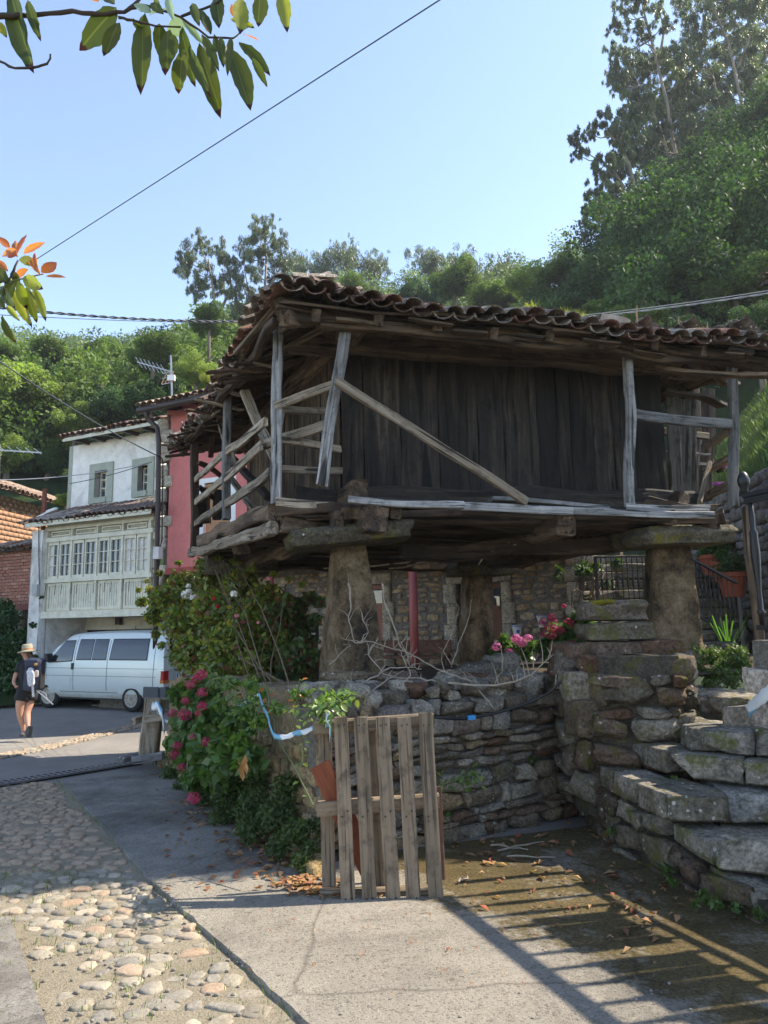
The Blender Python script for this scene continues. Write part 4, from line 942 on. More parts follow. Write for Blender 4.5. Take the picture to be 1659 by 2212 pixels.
# ---- barrier tape
TP = Mt('tape'); v_ = TP.obj(); sx = TP.n('ShaderNodeSeparateXYZ', i0=v_); q_ = TP.mth('FRACT', TP.mth('MULTIPLY', TP.mth('ADD', sx.outputs[0], TP.mth('MULTIPLY', sx.outputs[2], .8)), 4.2))
TPc = TP.ramp(q_, [(.0, (.66, .68, .68)), (.55, (.66, .68, .68)), (.58, (.14, .34, .48)), (.95, (.14, .34, .48))]); TPm = TP.fin(TPc, .35, TP.bump(TP.noise(v_, 30, 3), .5, .01), spec=.5)
def ribbon(name, pts, wd, label, cat='tape', parent=None, sub=10, twist=.22, sag=.0, group=None):
    P = []
    for i in range(len(pts)-1):
        for k in range(sub): t = k/sub; P.append(V(pts[i]).lerp(V(pts[i+1]), t) + V((0, 0, -sag*math.sin(math.pi*t))))
    P.append(V(pts[-1])); vs = []; fs = []
    for i, p in enumerate(P):
        a = twist*math.sin(i*.5) + .4; u_ = V((0, math.sin(a), math.cos(a)))*wd*(.5+.07*math.sin(i*1.7)); vs += [p-u_, p+V((.004, -.012, 0)), p+u_]
    for i in range(len(P)-1):
        for k in (0, 1): fs.append((i*3+k, i*3+k+1, i*3+k+4, i*3+k+3))
    loc = P[0]; o = put(name, meshdata(name, [v-loc for v in vs], fs, TPm, True), parent, Matrix.Translation(loc))
    m = o.modifiers.new('s', 'SOLIDIFY'); m.thickness = .002
    if label: tag(o, label, cat, group)
    return o
ribbon('barrier_tape', [at(338, 1535, 10.2), at(352, 1556, 10.1), at(400, 1560, 9.6), at(470, 1545, 8.4), at(560, 1500, 6.4), at(578, 1545, 6.0), at(592, 1590, 5.8), at(640, 1583, 5.6), at(684, 1565, 5.3)], .040, 'long blue and white barrier tape strung from the tilted post to the pallet', sag=.02)
ribbon('barrier_tape', [at(703, 1556, 5.12), at(712, 1552, 5.10), at(712, 1588, 5.10)], .10, 'end of barrier tape tied over the top left corner of the pallet', twist=.2)
ribbon('barrier_tape', [at(327, 1527, 10.15), at(341, 1524, 10.1), at(350, 1542, 10.0), at(356, 1580, 10.0)], .12, 'knotted barrier tape hanging from the top of the tilted post')
ribbon('barrier_tape', [at(1613, 1538, 5.2), at(1640, 1512, 4.9), at(1690, 1470, 4.6)], .085, 'loose barrier tape end pointing off the right-hand brown wall', twist=.2)
# ---- water hose
hm = MB(); hp = [at(940, 1549, 6.1), at(1000, 1553, 6.35), at(1060, 1543, 6.5), at(1130, 1522, 6.55), at(1180, 1500, 6.55), at(1215, 1470, 6.5), at(1248, 1445, 6.45)]
hm.tube([p for a, b_ in zip(hp[:-1], hp[1:]) for p in (a, a.lerp(b_, .5)+V((0, 0, -.004)))] + [hp[-1]], .013, 8)
tag(hm.build('water_hose', flat('hose', (.012, .012, .013), .35), None, smooth=True), 'black plastic hose lying along the top of the rubble wall', 'hose')
hm = MB().bar(at(1010, 1551, 6.36), at(1026, 1549, 6.38), .035, .035); tag(hm.build('hose_fitting', flat('blue_plastic', (.04, .25, .55), .4), None), 'small blue fitting clipped on the black hose', 'fitting')
# ================================================================ BUILDINGS BEHIND
rg = random.Random(31)
FD = V((-.893, .449, 0)).normalized(); XD = -FD; NC = V((XD.y, -XD.x, 0))     # along the fronts to the left, to the right, towards the viewer
def plaster(name, col, stain, amt=.5, scale=1.2):
    m = Mt(name); p = m.pos(); f = m.noise(p, scale, 8, .68, .4); g = m.noise(p, 30, 4, .6); h = m.noise(p, 4, 5, .6)
    c = m.mix(m.ramp(f, [(.56-.12*amt, 0), (.60, .75)]), col, stain); c = m.mix(1.0, c, m.ramp(g, [(.3, .9), (.7, 1.06)]), 'MULTIPLY'); c = m.mix(1.0, c, m.ramp(h, [(.3, .88), (.7, 1.08)]), 'MULTIPLY')
    return m.fin(c, .9, m.bump(m.mth('ADD', f, m.mth('MULTIPLY', g, .3)), .4, .02), spec=.2)
PL_WHITE = plaster('white_plaster', (.88, .86, .81), (.70, .67, .61), .2)
PL_LOW = plaster('stained_plaster', (.74, .73, .70), (.42, .40, .36), .9)
PL_CREAM = plaster('cream_plaster', (.62, .57, .45), (.50, .45, .36), .3)
PL_RED = plaster('red_paint', (.60, .20, .18), (.56, .185, .17), .15, .6)
GREENP = flat('pale_green_paint', (.62, .60, .485), .6, var=.16, scale=5, bump=.4, fine=40)
GREEN2 = flat('grey_green_stone', (.38, .405, .335), .8, var=.12, scale=5, bump=.4, fine=40)
BROWNM = flat('brown_metal', (.045, .032, .028), .45, .2)
def glassmat(name, tint, rough=.04):
    m = Mt(name); p = m.pos(); f = m.noise(p, 2.5, 2, .5); b = m.bump(f, .12, .05); return m.fin(tint, rough, b, 0.0, .9)
GLASS = glassmat('window_glass', (.05, .07, .09)); CURT = flat('curtain', (.62, .62, .60), .9, var=.18, scale=9); DARKIN = flat('dark_interior', (.012, .012, .013), .9)
def plane_fn(p0):
    def f(px, py=None, z=None, off=0.0):
        q = onpl(px, py if py is not None else 1200, p0 + NC*off, FD); return V((q.x, q.y, z)) if z is not None else q
    return f
def panel(mb, a, b, z0, z1, th, back=0.0):
    """upright slab between plan points a,b (a left, b right) with thickness th towards the viewer"""
    a = V((a.x, a.y, 0)) - NC*back; b = V((b.x, b.y, 0)) - NC*back
    return mb.hexa([zz_(a-NC*0, z0), zz_(b, z0), zz_(b+NC*th, z0), zz_(a+NC*th, z0), zz_(a, z1), zz_(b, z1), zz_(b+NC*th, z1), zz_(a+NC*th, z1)][::1])
def slab(name, a, b, z0, z1, th, mat, parent, back=0.0, **k): return panel(MB(), a, b, z0, z1, th, back).build(name, mat, parent, **k)
# ---------------- white house with glazed gallery
g0 = at(335, 1300, 18.2); G = plane_fn(g0); GZ = lambda y, px=215: G(px, y).z
wh = thing('white_house', 'white plastered house with pale green glazed gallery above the garage and small red tiled roofs', 'house', V((G(215, 1330).x, G(215, 1330).y, -.45)))
zf0, zf1, zp1, zw1, ze = GZ(1333), GZ(1318), GZ(1249), GZ(1161), GZ(1131)
gl, gr_ = G(100, 1300), G(332, 1300)
rb_fn = lambda px: plane_fn(g0 - NC*1.5)(px, 1360)
slab('fascia', gl, gr_, zf0, zf1, .16, GREENP, wh)
bkd = -NC
# side pillar (rough white)
pa_, pb_ = G(78, 1300), G(100, 1300)
def rough_slab(name, a, b, z0, z1, th, mat, parent, amp=.03, back=0.0, st_=.25):
    vs = []; fs = []; L = (b-a).length; nx_ = max(2, int(L/st_)); nz_ = max(2, int((z1-z0)/st_)); d = (b-a).normalized()
    for j in range(nz_+1):
        for i in range(nx_+1):
            e = amp*mnoise.noise(V((i*.9, j*.9, z0))) ; q = a + d*(L*i/nx_) + NC*(th-back+e); vs.append((q.x, q.y, z0+(z1-z0)*j/nz_))
    for j in range(nz_):
        for i in range(nx_): k = j*(nx_+1)+i; fs.append((k, k+1, k+nx_+2, k+nx_+1))
    mb = MB(); mb.add(vs, fs); aa = a - NC*back; bb_ = b - NC*back
    mb.add([zz_(aa, z0), zz_(bb_, z0), zz_(bb_, z1), zz_(aa, z1)], [(3, 2, 1, 0)])
    k0, k1, k2, k3 = 0, nx_, nz_*(nx_+1)+nx_, nz_*(nx_+1); n4 = len(vs)
    mb.f += [(k0, n4, n4+1, k1), (k1, n4+1, n4+2, k2), (k2, n4+2, n4+3, k3), (k3, n4+3, n4, k0)]
    return mb.build(name, mat, parent)
rough_slab('pillar', pa_, pb_, -.5, ze-.05, .22, PL_LOW, wh, .03); slab('side_wall', pa_+XD*.01, pb_-XD*.01, -.5, ze-.06, 1.8, PL_LOW, wh, 1.85); slab('recess_wall', rb_fn(96), rb_fn(112), -.5, zf1, .1, PL_LOW, wh)
# upper storey set back
UB = 1.35; Up = plane_fn(g0 - NC*UB)
ua, ub = Up(157, 1000), Up(345, 1000); zu0, zu1 = Up(245, 1105).z-.3, Up(245, 948).z
w1a, w1b = Up(198, 1040), Up(242, 1040); w1z0, w1z1 = Up(220, 1083).z, Up(220, 1005).z
w2a, w2b = Up(290, 1040), Up(330, 1040); w2z0, w2z1 = Up(305, 1070).z, Up(305, 995).z
mb = MB()
for (a, b, z0, z1) in ((ua, w1a, zu0, zu1), (w1b, w2a, zu0, zu1), (w2b, ub, zu0, zu1), (w1a, w1b, zu0, w1z0), (w1a, w1b, w1z1, zu1), (w2a, w2b, zu0, w2z0), (w2a, w2b, w2z1, zu1)): panel(mb, a, b, z0, z1, .0, .3)
mb.v = [v for v in mb.v]; mb = MB()
for (a, b, z0, z1) in ((ua, w1a, zu0, zu1), (w1b, w2a, zu0, zu1), (w2b, ub, zu0, zu1), (w1a, w1b, zu0, w1z0), (w1a, w1b, w1z1, zu1), (w2a, w2b, zu0, w2z0), (w2a, w2b, w2z1, zu1)): panel(mb, a, b, z0, z1, .3, .3)
mb.build('upper_wall', PL_WHITE, wh); slab('room_back', ua, ub, zu0, zu1, .02, DARKIN, wh, .42)
slab('corner_strip', ua-XD*.16, ua-XD*.003, zu0, zu1, .31, GREEN2, wh, .3)
for (a, b, z0, z1) in ((w1a, w1b, w1z0, w1z1), (w2a, w2b, w2z0, w2z1)):
    fw = .17; m4 = MB()
    panel(m4, a-XD*.06, a+XD*fw, z0-.05, z1+.06, .05); panel(m4, b-XD*fw, b+XD*.06, z0-.05, z1+.06, .05); panel(m4, a+XD*fw, b-XD*fw, z1-fw, z1+.06, .05); panel(m4, a+XD*fw, b-XD*fw, z0-.05, z0+.12, .09)
    wf = m4.build('window', GREEN2, wh); ia, ib = a+XD*fw, b-XD*fw; iz0, iz1 = z0+.12, z1-fw
    m5 = MB(); mid = (ia+ib)/2
    for (p, q) in ((ia, ia+XD*.05), (mid-XD*.035, mid+XD*.035), (ib-XD*.05, ib)): panel(m5, p, q, iz0, iz1, .05, .22)
    for zz in (iz0, iz0+(iz1-iz0)*.36, iz0+(iz1-iz0)*.68, iz1-.05): panel(m5, ia+XD*.051, ib-XD*.051, zz, zz+.045, .045, .22)
    m5.build('sash', GREENP, wf)
    for (p, q) in ((ia+XD*.05, mid-XD*.035), (mid+XD*.035, ib-XD*.05)):
        for k in range(3): slab('pane', p, q, iz0+.045+(iz1-iz0)*.33*k, iz0+(iz1-iz0)*(.33*k+.31), .01, GLASS, wf, .24)
    panel(MB(), ia, ib, iz0, iz1, .01, .27).build('curtain', CURT, wf)
# gallery: posts, panels, windows
leafx = [(108, 131), (133, 157.5), (161, 185), (187, 212), (216, 239.5), (241, 267), (271, 297), (299, 324)]
post_x = [(101, 107), (157.8, 160.7), (212.3, 215.7), (267.3, 270.7), (324.3, 330)]
for (a, b) in post_x: slab('gallery_post', G(a), G(b), zf1, ze+.05, .10, GREENP, wh)
slab('sill_rail', gl, gr_, zp1-.06, zp1+.05, .13, GREENP, wh); slab('top_rail', gl, gr_, zw1-.02, zw1+.10, .12, GREENP, wh); slab('head_rail', gl, gr_, ze-.08, ze+.10, .11, GREENP, wh)
slab('gallery_back', gl, gr_, zf1, ze, .03, GREENP, wh, .06).name
for i in range(4):
    a, b = G(leafx[2*i][0]), G(leafx[2*i+1][1])
    m4 = MB(); panel(m4, a+XD*.03, b-XD*.03, zf1+.02, zf1+.09, .05); panel(m4, a+XD*.03, b-XD*.03, zp1-.15, zp1-.07, .05); panel(m4, a+XD*.03, a+XD*.09, zf1+.09, zp1-.15, .05); panel(m4, b-XD*.09, b-XD*.03, zf1+.09, zp1-.15, .05)
    lpn = m4.build('lower_panel', GREENP, wh); n = 8; L = (b-a).length-.2
    for k in range(n): slab('slat', a+XD*(.10+L*k/n+.008), a+XD*(.10+L*(k+1)/n-.008), zf1+.09, zp1-.15, .028, GREENP, lpn)
    m4 = MB(); z0, z1 = zw1+.13, ze-.10; p, q = a+XD*.08, b-XD*.08
    panel(m4, p, q, z0, z0+.04, .05); panel(m4, p, q, z1-.04, z1, .05); panel(m4, p, p+XD*.04, z0+.04, z1-.04, .05); panel(m4, q-XD*.04, q, z0+.04, z1-.04, .05); panel(m4, p+XD*.09, q-XD*.09, z0+.07, z1-.07, .035)
    m4.build('upper_panel', GREENP, wh)
for i, (xa, xb) in enumerate(leafx):
    a, b = G(xa), G(xb); z0, z1 = zp1+.05, zw1-.02; f_ = .045; m4 = MB()
    panel(m4, a+XD*.004, a+XD*f_, z0, z1, .07); panel(m4, b-XD*f_, b-XD*.004, z0, z1, .07); panel(m4, a+XD*f_, b-XD*f_, z1-.09, z1, .07); panel(m4, a+XD*f_, b-XD*f_, z0, z0+.08, .07)
    wd = m4.build('window', GREENP, wh); m5 = MB(); mid = (a+b)/2; panel(m5, mid-XD*.011, mid+XD*.011, z0+.08, z1-.09, .055)
    H_ = z1-z0-.17
    for k in (1, 2): zz = z0+.08+H_*k/3; panel(m5, a+XD*f_, mid-XD*.011, zz-.01, zz+.01, .055); panel(m5, mid+XD*.011, b-XD*f_, zz-.01, zz+.01, .055)
    m5.build('glazing_bar', GREENP, wd)
    for k in range(3):
        for (p, q) in ((a+XD*f_, mid-XD*.011), (mid+XD*.011, b-XD*f_)):
            z = z0+.08+H_*k/3+.012; o = slab('pane', p, q, z, z+H_/3-.024, .012, GLASS if not (i in (0, 6, 7) and p is not None and ((i, k) != (0, 9)) and (i > 5 or p.x < mid.x-.05)) else CURT, wd)
for t in (.03, .13, .19, .29, .34, .44, .5, .6, .66, .77, .82, .93):
    p = gl.lerp(gr_, t)+NC*.14; MB().bar(zz_(p, zp1-.12), zz_(p+NC*.02, zp1-.40), .012, .012).build('hook', BROWNM, wh)
# eave boards, gallery roof, upper roof
e0, e1 = G(56, 1137, off=.42), G(327, 1120, off=.42); slab('eave_board', zz_(e0, 0), zz_(e1, 0), ze+.02, ze+.14, .04, GREENP, wh)
zr = ze+.10; E_ = zz_(e0-XD*.1, zr); rs = V((-NC.x*1.75, -NC.y*1.75, .62)); rn = roof_slope(wh, E_, XD, rs, (e1-e0).length+.1, 1.85, rg, .21, .33, 6, None, .02, limit=140)
dk = MB().add([E_-V((0, 0, .02)), E_+XD*((e1-e0).length+.1)-V((0, 0, .02)), E_+XD*((e1-e0).length+.1)+rs*1.03, E_+rs*1.03], [(0, 1, 2, 3)]); o = dk.build('roof_deck', W_BROWN, wh); m_ = o.modifiers.new('s', 'SOLIDIFY'); m_.thickness = .05
u0, u1 = Up(137, 968, off=.55), Up(345, 935, off=.55); zue = zu1-.02; slab('eave_board', zz_(u0, 0), zz_(u1, 0), zue, zue+.10, .03, GREENP, wh)
E2_ = zz_(u0-XD*.1, zue+.10); rs2 = V((-NC.x*3, -NC.y*3, 1.0)); roof_slope(wh, E2_, XD, rs2, (u1-u0).length+.1, 2.6, rg, .21, .33, 4, None, .02, limit=90)
dk = MB().add([E2_-V((0, 0, .02)), E2_+XD*((u1-u0).length+.1)-V((0, 0, .02)), E2_+XD*((u1-u0).length+.1)+rs2, E2_+rs2], [(0, 1, 2, 3)]); o = dk.build('roof_deck', GREEN2, wh); m_ = o.modifiers.new('s', 'SOLIDIFY'); m_.thickness = .05
for k in range(6): p = zz_(u0+XD*(.45+k*.68), zue+.02); MB().bar(p-NC*.6, p+NC*.0, .10, .11).build('rafter', BROWNM, wh)
# garage recess
rb = lambda px: plane_fn(g0 - NC*1.5)(px, 1360)
slab('recess_wall', rb(128), rb(345), GZ(1352)-.1, zf1, .1, PL_CREAM, wh); slab('recess_wall', gl, gl+XD*.12, -.5, zf0, .02, PL_LOW, wh, 1.5)
slab('garage_shade_panel', rb(178), rb(345), -.5, GZ(1352)-.105, .05, DARKIN, wh); slab('recess_wall', rb(110), rb(177.5), -.5, GZ(1352)-.1, .1, PL_LOW, wh)  # near-black garage panel stands in for the shade inside the opening
slab('gallery_floor', gl, gr_, zf0+.01, zf0+.06, 1.45, GREENP, wh, 1.5); slab('recess_lintel', rb(172), rb(300), GZ(1357)-.05, GZ(1352)-.02, .14, PL_CREAM, wh)
slab('junction_box', rb(262)+NC*.15, rb(272)+NC*.15, GZ(1350), GZ(1333), .1, BROWNM, wh)
slab('meter_box', G(79.5, off=.24), G(90, off=.24), GZ(1288, 85), GZ(1264, 85), .10, flat('meter_grey', (.35, .36, .36), .5), wh)
wr = MB(); wr.tube([G(84, 1130, off=.27), G(84, 1200, off=.26), G(85, 1262, off=.27)], .014, 5); wr.build('cable', RUBBER, wh)
# ---------------- red house on stone ground floor
r0 = at(361, 1228, 18.0); RP = plane_fn(r0); RB = 1.7; SP = plane_fn(r0 - NC*RB)
rh = thing('red_house', 'red painted house with rubble stone ground floor and porch behind the granary', 'house', V((RP(700, 1300).x, RP(700, 1300).y, .4)))
zr0, zr1 = RP(361, 1228).z, RP(361, 890).z
ra, rb_ = RP(361), RP(790); rb2 = RP(1215)
wa, wb_, wz0, wz1 = RP(428), RP(508), RP(470, 1170).z, RP(470, 1030).z
mb = MB()
for (a, b, z0, z1) in ((ra, wa, zr0, zr1), (wb_, rb_, zr0, zr1), (wa, wb_, zr0, wz0), (wa, wb_, wz1, zr1)): panel(mb, a, b, z0, z1, .25, .25)
mb.build('upper_wall', PL_RED, rh)
WHITEP = flat('white_frame', (.72, .72, .70), .5); ORG = flat('orange_shutter', (.42, .21, .10), .6)
m4 = MB(); panel(m4, wa, wa+XD*.16, wz0, wz1, .06, .05); panel(m4, wb_-XD*.16, wb_, wz0, wz1, .06, .05); panel(m4, wa+XD*.16, wb_-XD*.16, wz1-.12, wz1, .06, .05); wf = m4.build('window', WHITEP, rh)
z = wz0
while z < wz1-.16: slab('shutter_slat', wa+XD*.17, wb_-XD*.17, z, z+.048, .03, ORG, wf, .08); z += .055
slab('floor_band', ra, rb2, zr0-.16, zr0, .05, flat('red_beam', (.33, .06, .05), .7), rh, -.0)
slab('porch_ceiling', ra, rb2, zr0-.10, zr0-.04, RB-.05, flat('ceiling_boards', (.12, .07, .045), .8), rh, RB)
# stone strip with quoins at the left corner
qa, qb = RP(337), RP(361)
slab('corner_core', qa+XD*.02, qb-XD*.01, -.5, zr1, .2, MORTAR, rh, .45)
for me, M in masonry(zz_(qa+XD*.02-NC*.03, -.5), XD, (qb-qa).length-.02, zr1+.4, .32, .30, .16, P_QUOIN, rg, jit=.2, gap=.99, top=lambda x: zr1+.45): put('quoin', me, rh, M)
# roof, gutter, downpipe
k0, k1 = RP(303, 890, off=.55), RP(430, 870, off=.55); zg = (RP(361, 879, off=.55)).z; zg2 = zz_(k0, zg)
L_ = 6.6; roof_slope(rh, zz_(k0, zg+.12), XD, V((-NC.x*3, -NC.y*3, 1.1)), L_, 2.7, rg, .21, .33, 3, None, .008, TD_UP, TD_DN, mat=TILE_DRY, limit=120)
dk = MB().add([zz_(k0, zg+.09), zz_(k0+XD*L_, zg+.09), zz_(k0+XD*L_-NC*3, zg+1.1), zz_(k0-NC*3, zg+1.1)], [(0, 1, 2, 3)]); o = dk.build('roof_deck', BROWNM, rh); m_ = o.modifiers.new('s', 'SOLIDIFY'); m_.thickness = .06
gt = MB(); gt.tube([zz_(k0-XD*.02+NC*.05, zg+.02), zz_(k0+XD*L_+NC*.05, zg+.06)], .085, 10); gt.build('gutter', BROWNM, rh, smooth=True)
for k in range(7): p = zz_(k0+XD*(.7+k*.9), zg+.02); MB().bar(p-NC*.75+V((0, 0, .16)), p, .10, .11).build('rafter', BROWNM, rh)
slab('under_eave_wall', RP(341), rb_, zr1-.02, zg+.4, .12, PL_RED, rh, .30)
dp = MB(); dp.tube([zz_(k0+XD*.25+NC*.06, zg-.02), at(318, 903, 17.7), at(340, 925, 17.6), at(343, 950, 17.55), at(341, 1100, 17.55), at(337, 1290, 17.55), at(335, 1420, 17.55)], .062, 10); dp.build('downpipe', BROWNM, rh, smooth=True)
bx = MB(); panel(bx, at(339, 1210, 17.5), at(351, 1210, 17.5), at(345, 1208, 17.5).z, at(345, 1182, 17.5).z, .14); bx.build('junction_box', flat('box_white', (.6, .6, .58), .5), rh)
wr = MB(); wr.tube([at(343, 985, 17.4), at(350, 990, 17.5), at(352, 1000, 17.6), at(351, 1080, 17.6), at(350, 1165, 17.6), at(346, 1182, 17.5)], .016, 5); wr.tube([at(346, 1208, 17.5), at(344, 1222, 17.5), at(330, 1228, 17.6)], .014, 5); wr.build('cable', RUBBER, rh)
# ground floor wall with openings
zs = .38; sa, sb = SP(330), SP(1221)
ops = [(553, 602, 1440, 1270), (768, 826, 1440, 1263), (983, 1080, 1440, 1259)]
OP = [((SP(a)-sa).dot(XD), (SP(b)-sa).dot(XD), zs, SP((a+b)/2, yt).z) for a, b, yb, yt in ops]
ztop = zr0-.05; Ls = (sb-sa).length; mb = MB(); x = 0
for (xa, xb, z0, z1) in OP: panel(mb, sa+XD*x, sa+XD*xa, zs, ztop, .3, .3); panel(mb, sa+XD*xa, sa+XD*xb, z1, ztop, .3, .3); x = xb
panel(mb, sa+XD*x, sb, zs, ztop, .3, .3); mb.build('ground_wall', stone('house_mortar', [(.23, .21, .19), (.23, .21, .19)], 12, bump=.6), rh)
sk = lambda x, z: any(xa-.32 < x < xb+.32 and z < z1-zs+.34 for (xa, xb, z0, z1) in OP)
hs = masonry(zz_(sa-NC*.03, zs), XD, Ls, ztop-zs, .27, .165, .13, P_HOUSE, rg, skip=sk, jit=.34, gap=.80)
hs.sort(key=lambda a: -a[1].translation.x); scatter('stone', hs, rh, S_HOUSE, 290, 'small_stones')
for (xa, xb, z0, z1) in OP:
    z = zs; i = 0
    while z < z1:
        h = min(rg.uniform(.42, .7), z1-z)
        for sgn, xx in ((-1, xa), (1, xb)):
            wq = .30 if (i+(sgn > 0)) % 2 else .22; c = sa+XD*(xx+sgn*wq/2)+NC*.0; put('quoin', rg.choice(P_QUOIN), rh, fr(zz_(c-NC*.05, z+h/2), XD) @ Matrix.Diagonal((wq, .24, h*.99, 1)))
        z += h; i += 1
    c = sa+XD*((xa+xb)/2)-NC*.05; put('lintel', rg.choice(P_QUOIN), rh, fr(zz_(c, z1+.13), XD) @ Matrix.Diagonal((xb-xa+.46, .24, .26, 1)))
def X(px): return (SP(px)-sa).dot(XD)
def door(nm, xa, xb, z0, z1, mat, npan, glass=None):
    m4 = MB(); P = lambda x: sa+XD*x
    for (p, q, a, b) in ((xa, xa+.09, z0, z1), (xb-.09, xb, z0, z1), (xa+.09, xb-.09, z1-.1, z1), (xa+.09, xb-.09, z0, z0+.16)): panel(m4, P(p), P(q), a, b, .06, .22)
    d = m4.build(nm, mat, rh); hh = (z1-z0-.26)/npan
    for k in range(npan):
        a = z0+.16+hh*k; slab('door_panel' if not (glass and k in glass) else 'pane', P(xa+.09), P(xb-.09), a+.03, a+hh-.03, .03, mat if not (glass and k in glass) else GLASS, d, .20)
        if k: slab('rail', P(xa+.09), P(xb-.09), a-.03, a+.03, .05, mat, d, .21)
    return d
REDD = flat('brick_red_door', (.30, .10, .06), .5, var=.1); BRND = flat('brown_door', (.20, .085, .055), .55, var=.15, scale=8)
door('door', OP[1][0]+.01, OP[1][1]-.01, zs, OP[1][3]-.01, REDD, 5, (4,))
door('door', X(1049), OP[2][1]-.01, zs, OP[2][3]-.01, BRND, 4, (3,)); slab('dark_opening', sa+XD*OP[2][0], SP(1049), zs, OP[2][3]-.01, .05, DARKIN, rh, .28)
for k in range(2): slab('window_bar', sa+XD*(X(1055)+.18+k*.2), sa+XD*(X(1055)+.2+k*.2), OP[2][3]-.62, OP[2][3]-.12, .03, IRON, rh, .14)
door('door', OP[0][0]+.01, OP[0][1]-.01, zs, OP[0][3]-.01, REDD, 2, None); slab('blind', sa+XD*(OP[0][0]+.10), sa+XD*(OP[0][1]-.10), zs+.8, OP[0][3]-.14, .02, CURT, rh, .15)
# right end pilaster of dressed blocks
z = zs; i = 0; pla, plb = SP(1222), SP(1290)
while z < ztop:
    h = rg.uniform(.3, .48); c = (pla+plb)/2; put('quoin', rg.choice(P_QUOIN), rh, fr(zz_(c+NC*.05, z+h/2), XD) @ Matrix.Diagonal(((plb-pla).length*(1.0 if i % 2 else .86), .5, h*.99, 1))); z += h; i += 1
slab('ground_wall', SP(1290), SP(1300), zs, ztop+.4, .5, MORTAR_D, rh, 3.0)
# porch columns, step, bench
COLR = flat('red_column_paint', (.42, .11, .10), .5, var=.08)
for px, w_ in ((583, .1), (893, .1)):
    p = plane_fn(r0 - NC*.12)(px, 1300); MB().lathe([(w_*.9, zs-.1), (w_*.9, zr0-.1)], (p.x, p.y, 0), 14).build('column', COLR, rh, smooth=True)
dn = MB(); dn.bar(at(690, 1238, 15.5), at(708, 1236, 15.0), .03, .03).bar(at(886, 1219, 15.2), at(886, 1232, 15.2), .04, .04); dn.build('pipe_stub', BROWNM, rh)
pf = MB(); panel(pf, SP(330), SP(1300), -.5, zs, RB+.0, 0); pf.build('porch_floor', MORTAR, rh)
bn_ = thing('porch_bench', 'plain brown wooden bench board against the stone wall under the porch', 'bench', zz_(SP(900)+NC*.6, zs)); b0, b1 = SP(815)+NC*.75, SP(983)+NC*.75
slab('seat', b0, b1, zs+.40, zs+.46, .34, W_BROWNRED, bn_, .3); slab('backrest', b0, b1, zs+.52, zs+.80, .03, W_BROWNRED, bn_, .34)
for q in (.06, .94): p = b0.lerp(b1, q); slab('leg', p, p+XD*.06, zs, zs+.80, .05, W_BROWNRED, bn_, .385); slab('leg', p, p+XD*.06, zs, zs+.399, .05, W_BROWNRED, bn_, .08)
# low lattice rail, mailbox, flowerpots
lr = thing('porch_railing', 'low pinkish lattice railing on the porch edge behind the magenta hydrangeas', 'railing', zz_(at(1110, 1400, 14.4), .45))
l0, l1 = at(1058, 1385, 14.6), at(1172, 1385, 14.1); PK = flat('pink_white_rail', (.52, .36, .34), .7)
for z in (l0.z-.02, l0.z-.42): MB().bar(zz_(l0, z), zz_(l1, z), .07, .05).build('rail', PK, lr)
for k in range(7):
    p, q = l0.lerp(l1, k/6), l0.lerp(l1, (k+.7)/6.7); MB().bar(zz_(p, l0.z-.40), zz_(p, l0.z-.04), .04, .04).build('post', PK, lr)
    if k < 6: MB().bar(zz_(l0.lerp(l1, (k+.1)/6), l0.z-.38), zz_(l0.lerp(l1, (k+.9)/6), l0.z-.06), .02, .025).build('lattice_bar', PK, lr); MB().bar(zz_(l0.lerp(l1, (k+.1)/6), l0.z-.06), zz_(l0.lerp(l1, (k+.9)/6), l0.z-.38), .02, .02).build('lattice_bar', PK, lr)
mbx = thing('mailbox', 'dark mailbox on a short grey post beside the left of the front pillar', 'mailbox', zz_(at(676, 1400, 12.6), .5)); c = at(676, 1362, 12.6)
m4 = MB().box((c.x-.10, c.y-.06, c.z-.15), (c.x+.10, c.y+.06, c.z+.13)).prism([V((c.x-.11, c.y-.07, c.z+.13)), V((c.x+.11, c.y-.07, c.z+.13)), V((c.x+.08, c.y-.07, c.z+.19)), V((c.x-.08, c.y-.07, c.z+.19))], V((0, .14, 0))); m4.build('box', flat('dark_grey_metal', (.03, .033, .036), .4, .3), mbx)
MB().box((c.x-.05, c.y-.064, c.z-.07), (c.x+.05, c.y-.061, c.z-.04)).build('name_plate', WHITEP, mbx)
MB().lathe([(.09, .40), (.09, .5), (.06, .52), (.05, .7), (.07, .85), (.05, 1.05), (.09, 1.1), (.09, c.z-.15)], (c.x, c.y, 0), 10).build('post', MORTAR, mbx, smooth=True)
BLUEP = flat('blue_paint', (.06, .10, .35), .5)
for (px, py, Y, h, lab) in ((1117, 1362, 14.9, .22, 'small white flowerpot with blue pattern hanging on the stone wall'), (1171, 1342, 14.7, .24, 'white pot with blue rim partly behind the crimson hydrangea')):
    fp = thing('flowerpot', lab, 'flowerpot', at(px, py, Y)-V((0, 0, h/2)), 'painted pots on the stone wall'); c = at(px, py, Y)-V((0, 0, h/2))
    MB().lathe([(.07, 0), (.10, h*.8), (.115, h*.82), (.115, h), (.09, h), (.08, h*.8)], c, 14).build('pot', flat('pot_white', (.7, .7, .68), .3), fp, smooth=False)
    for z in (.84, .96): MB().lathe([(.1165, h*z), (.1165, h*z+.012)], c, 14).build('blue_band', BLUEP, fp)
    MB().lathe([(.004, 0), (.035, .01), (.035, .06), (.004, .07)], c+V((0, -.088, h*.25)), 6).build('flower_motif', BLUEP, fp)
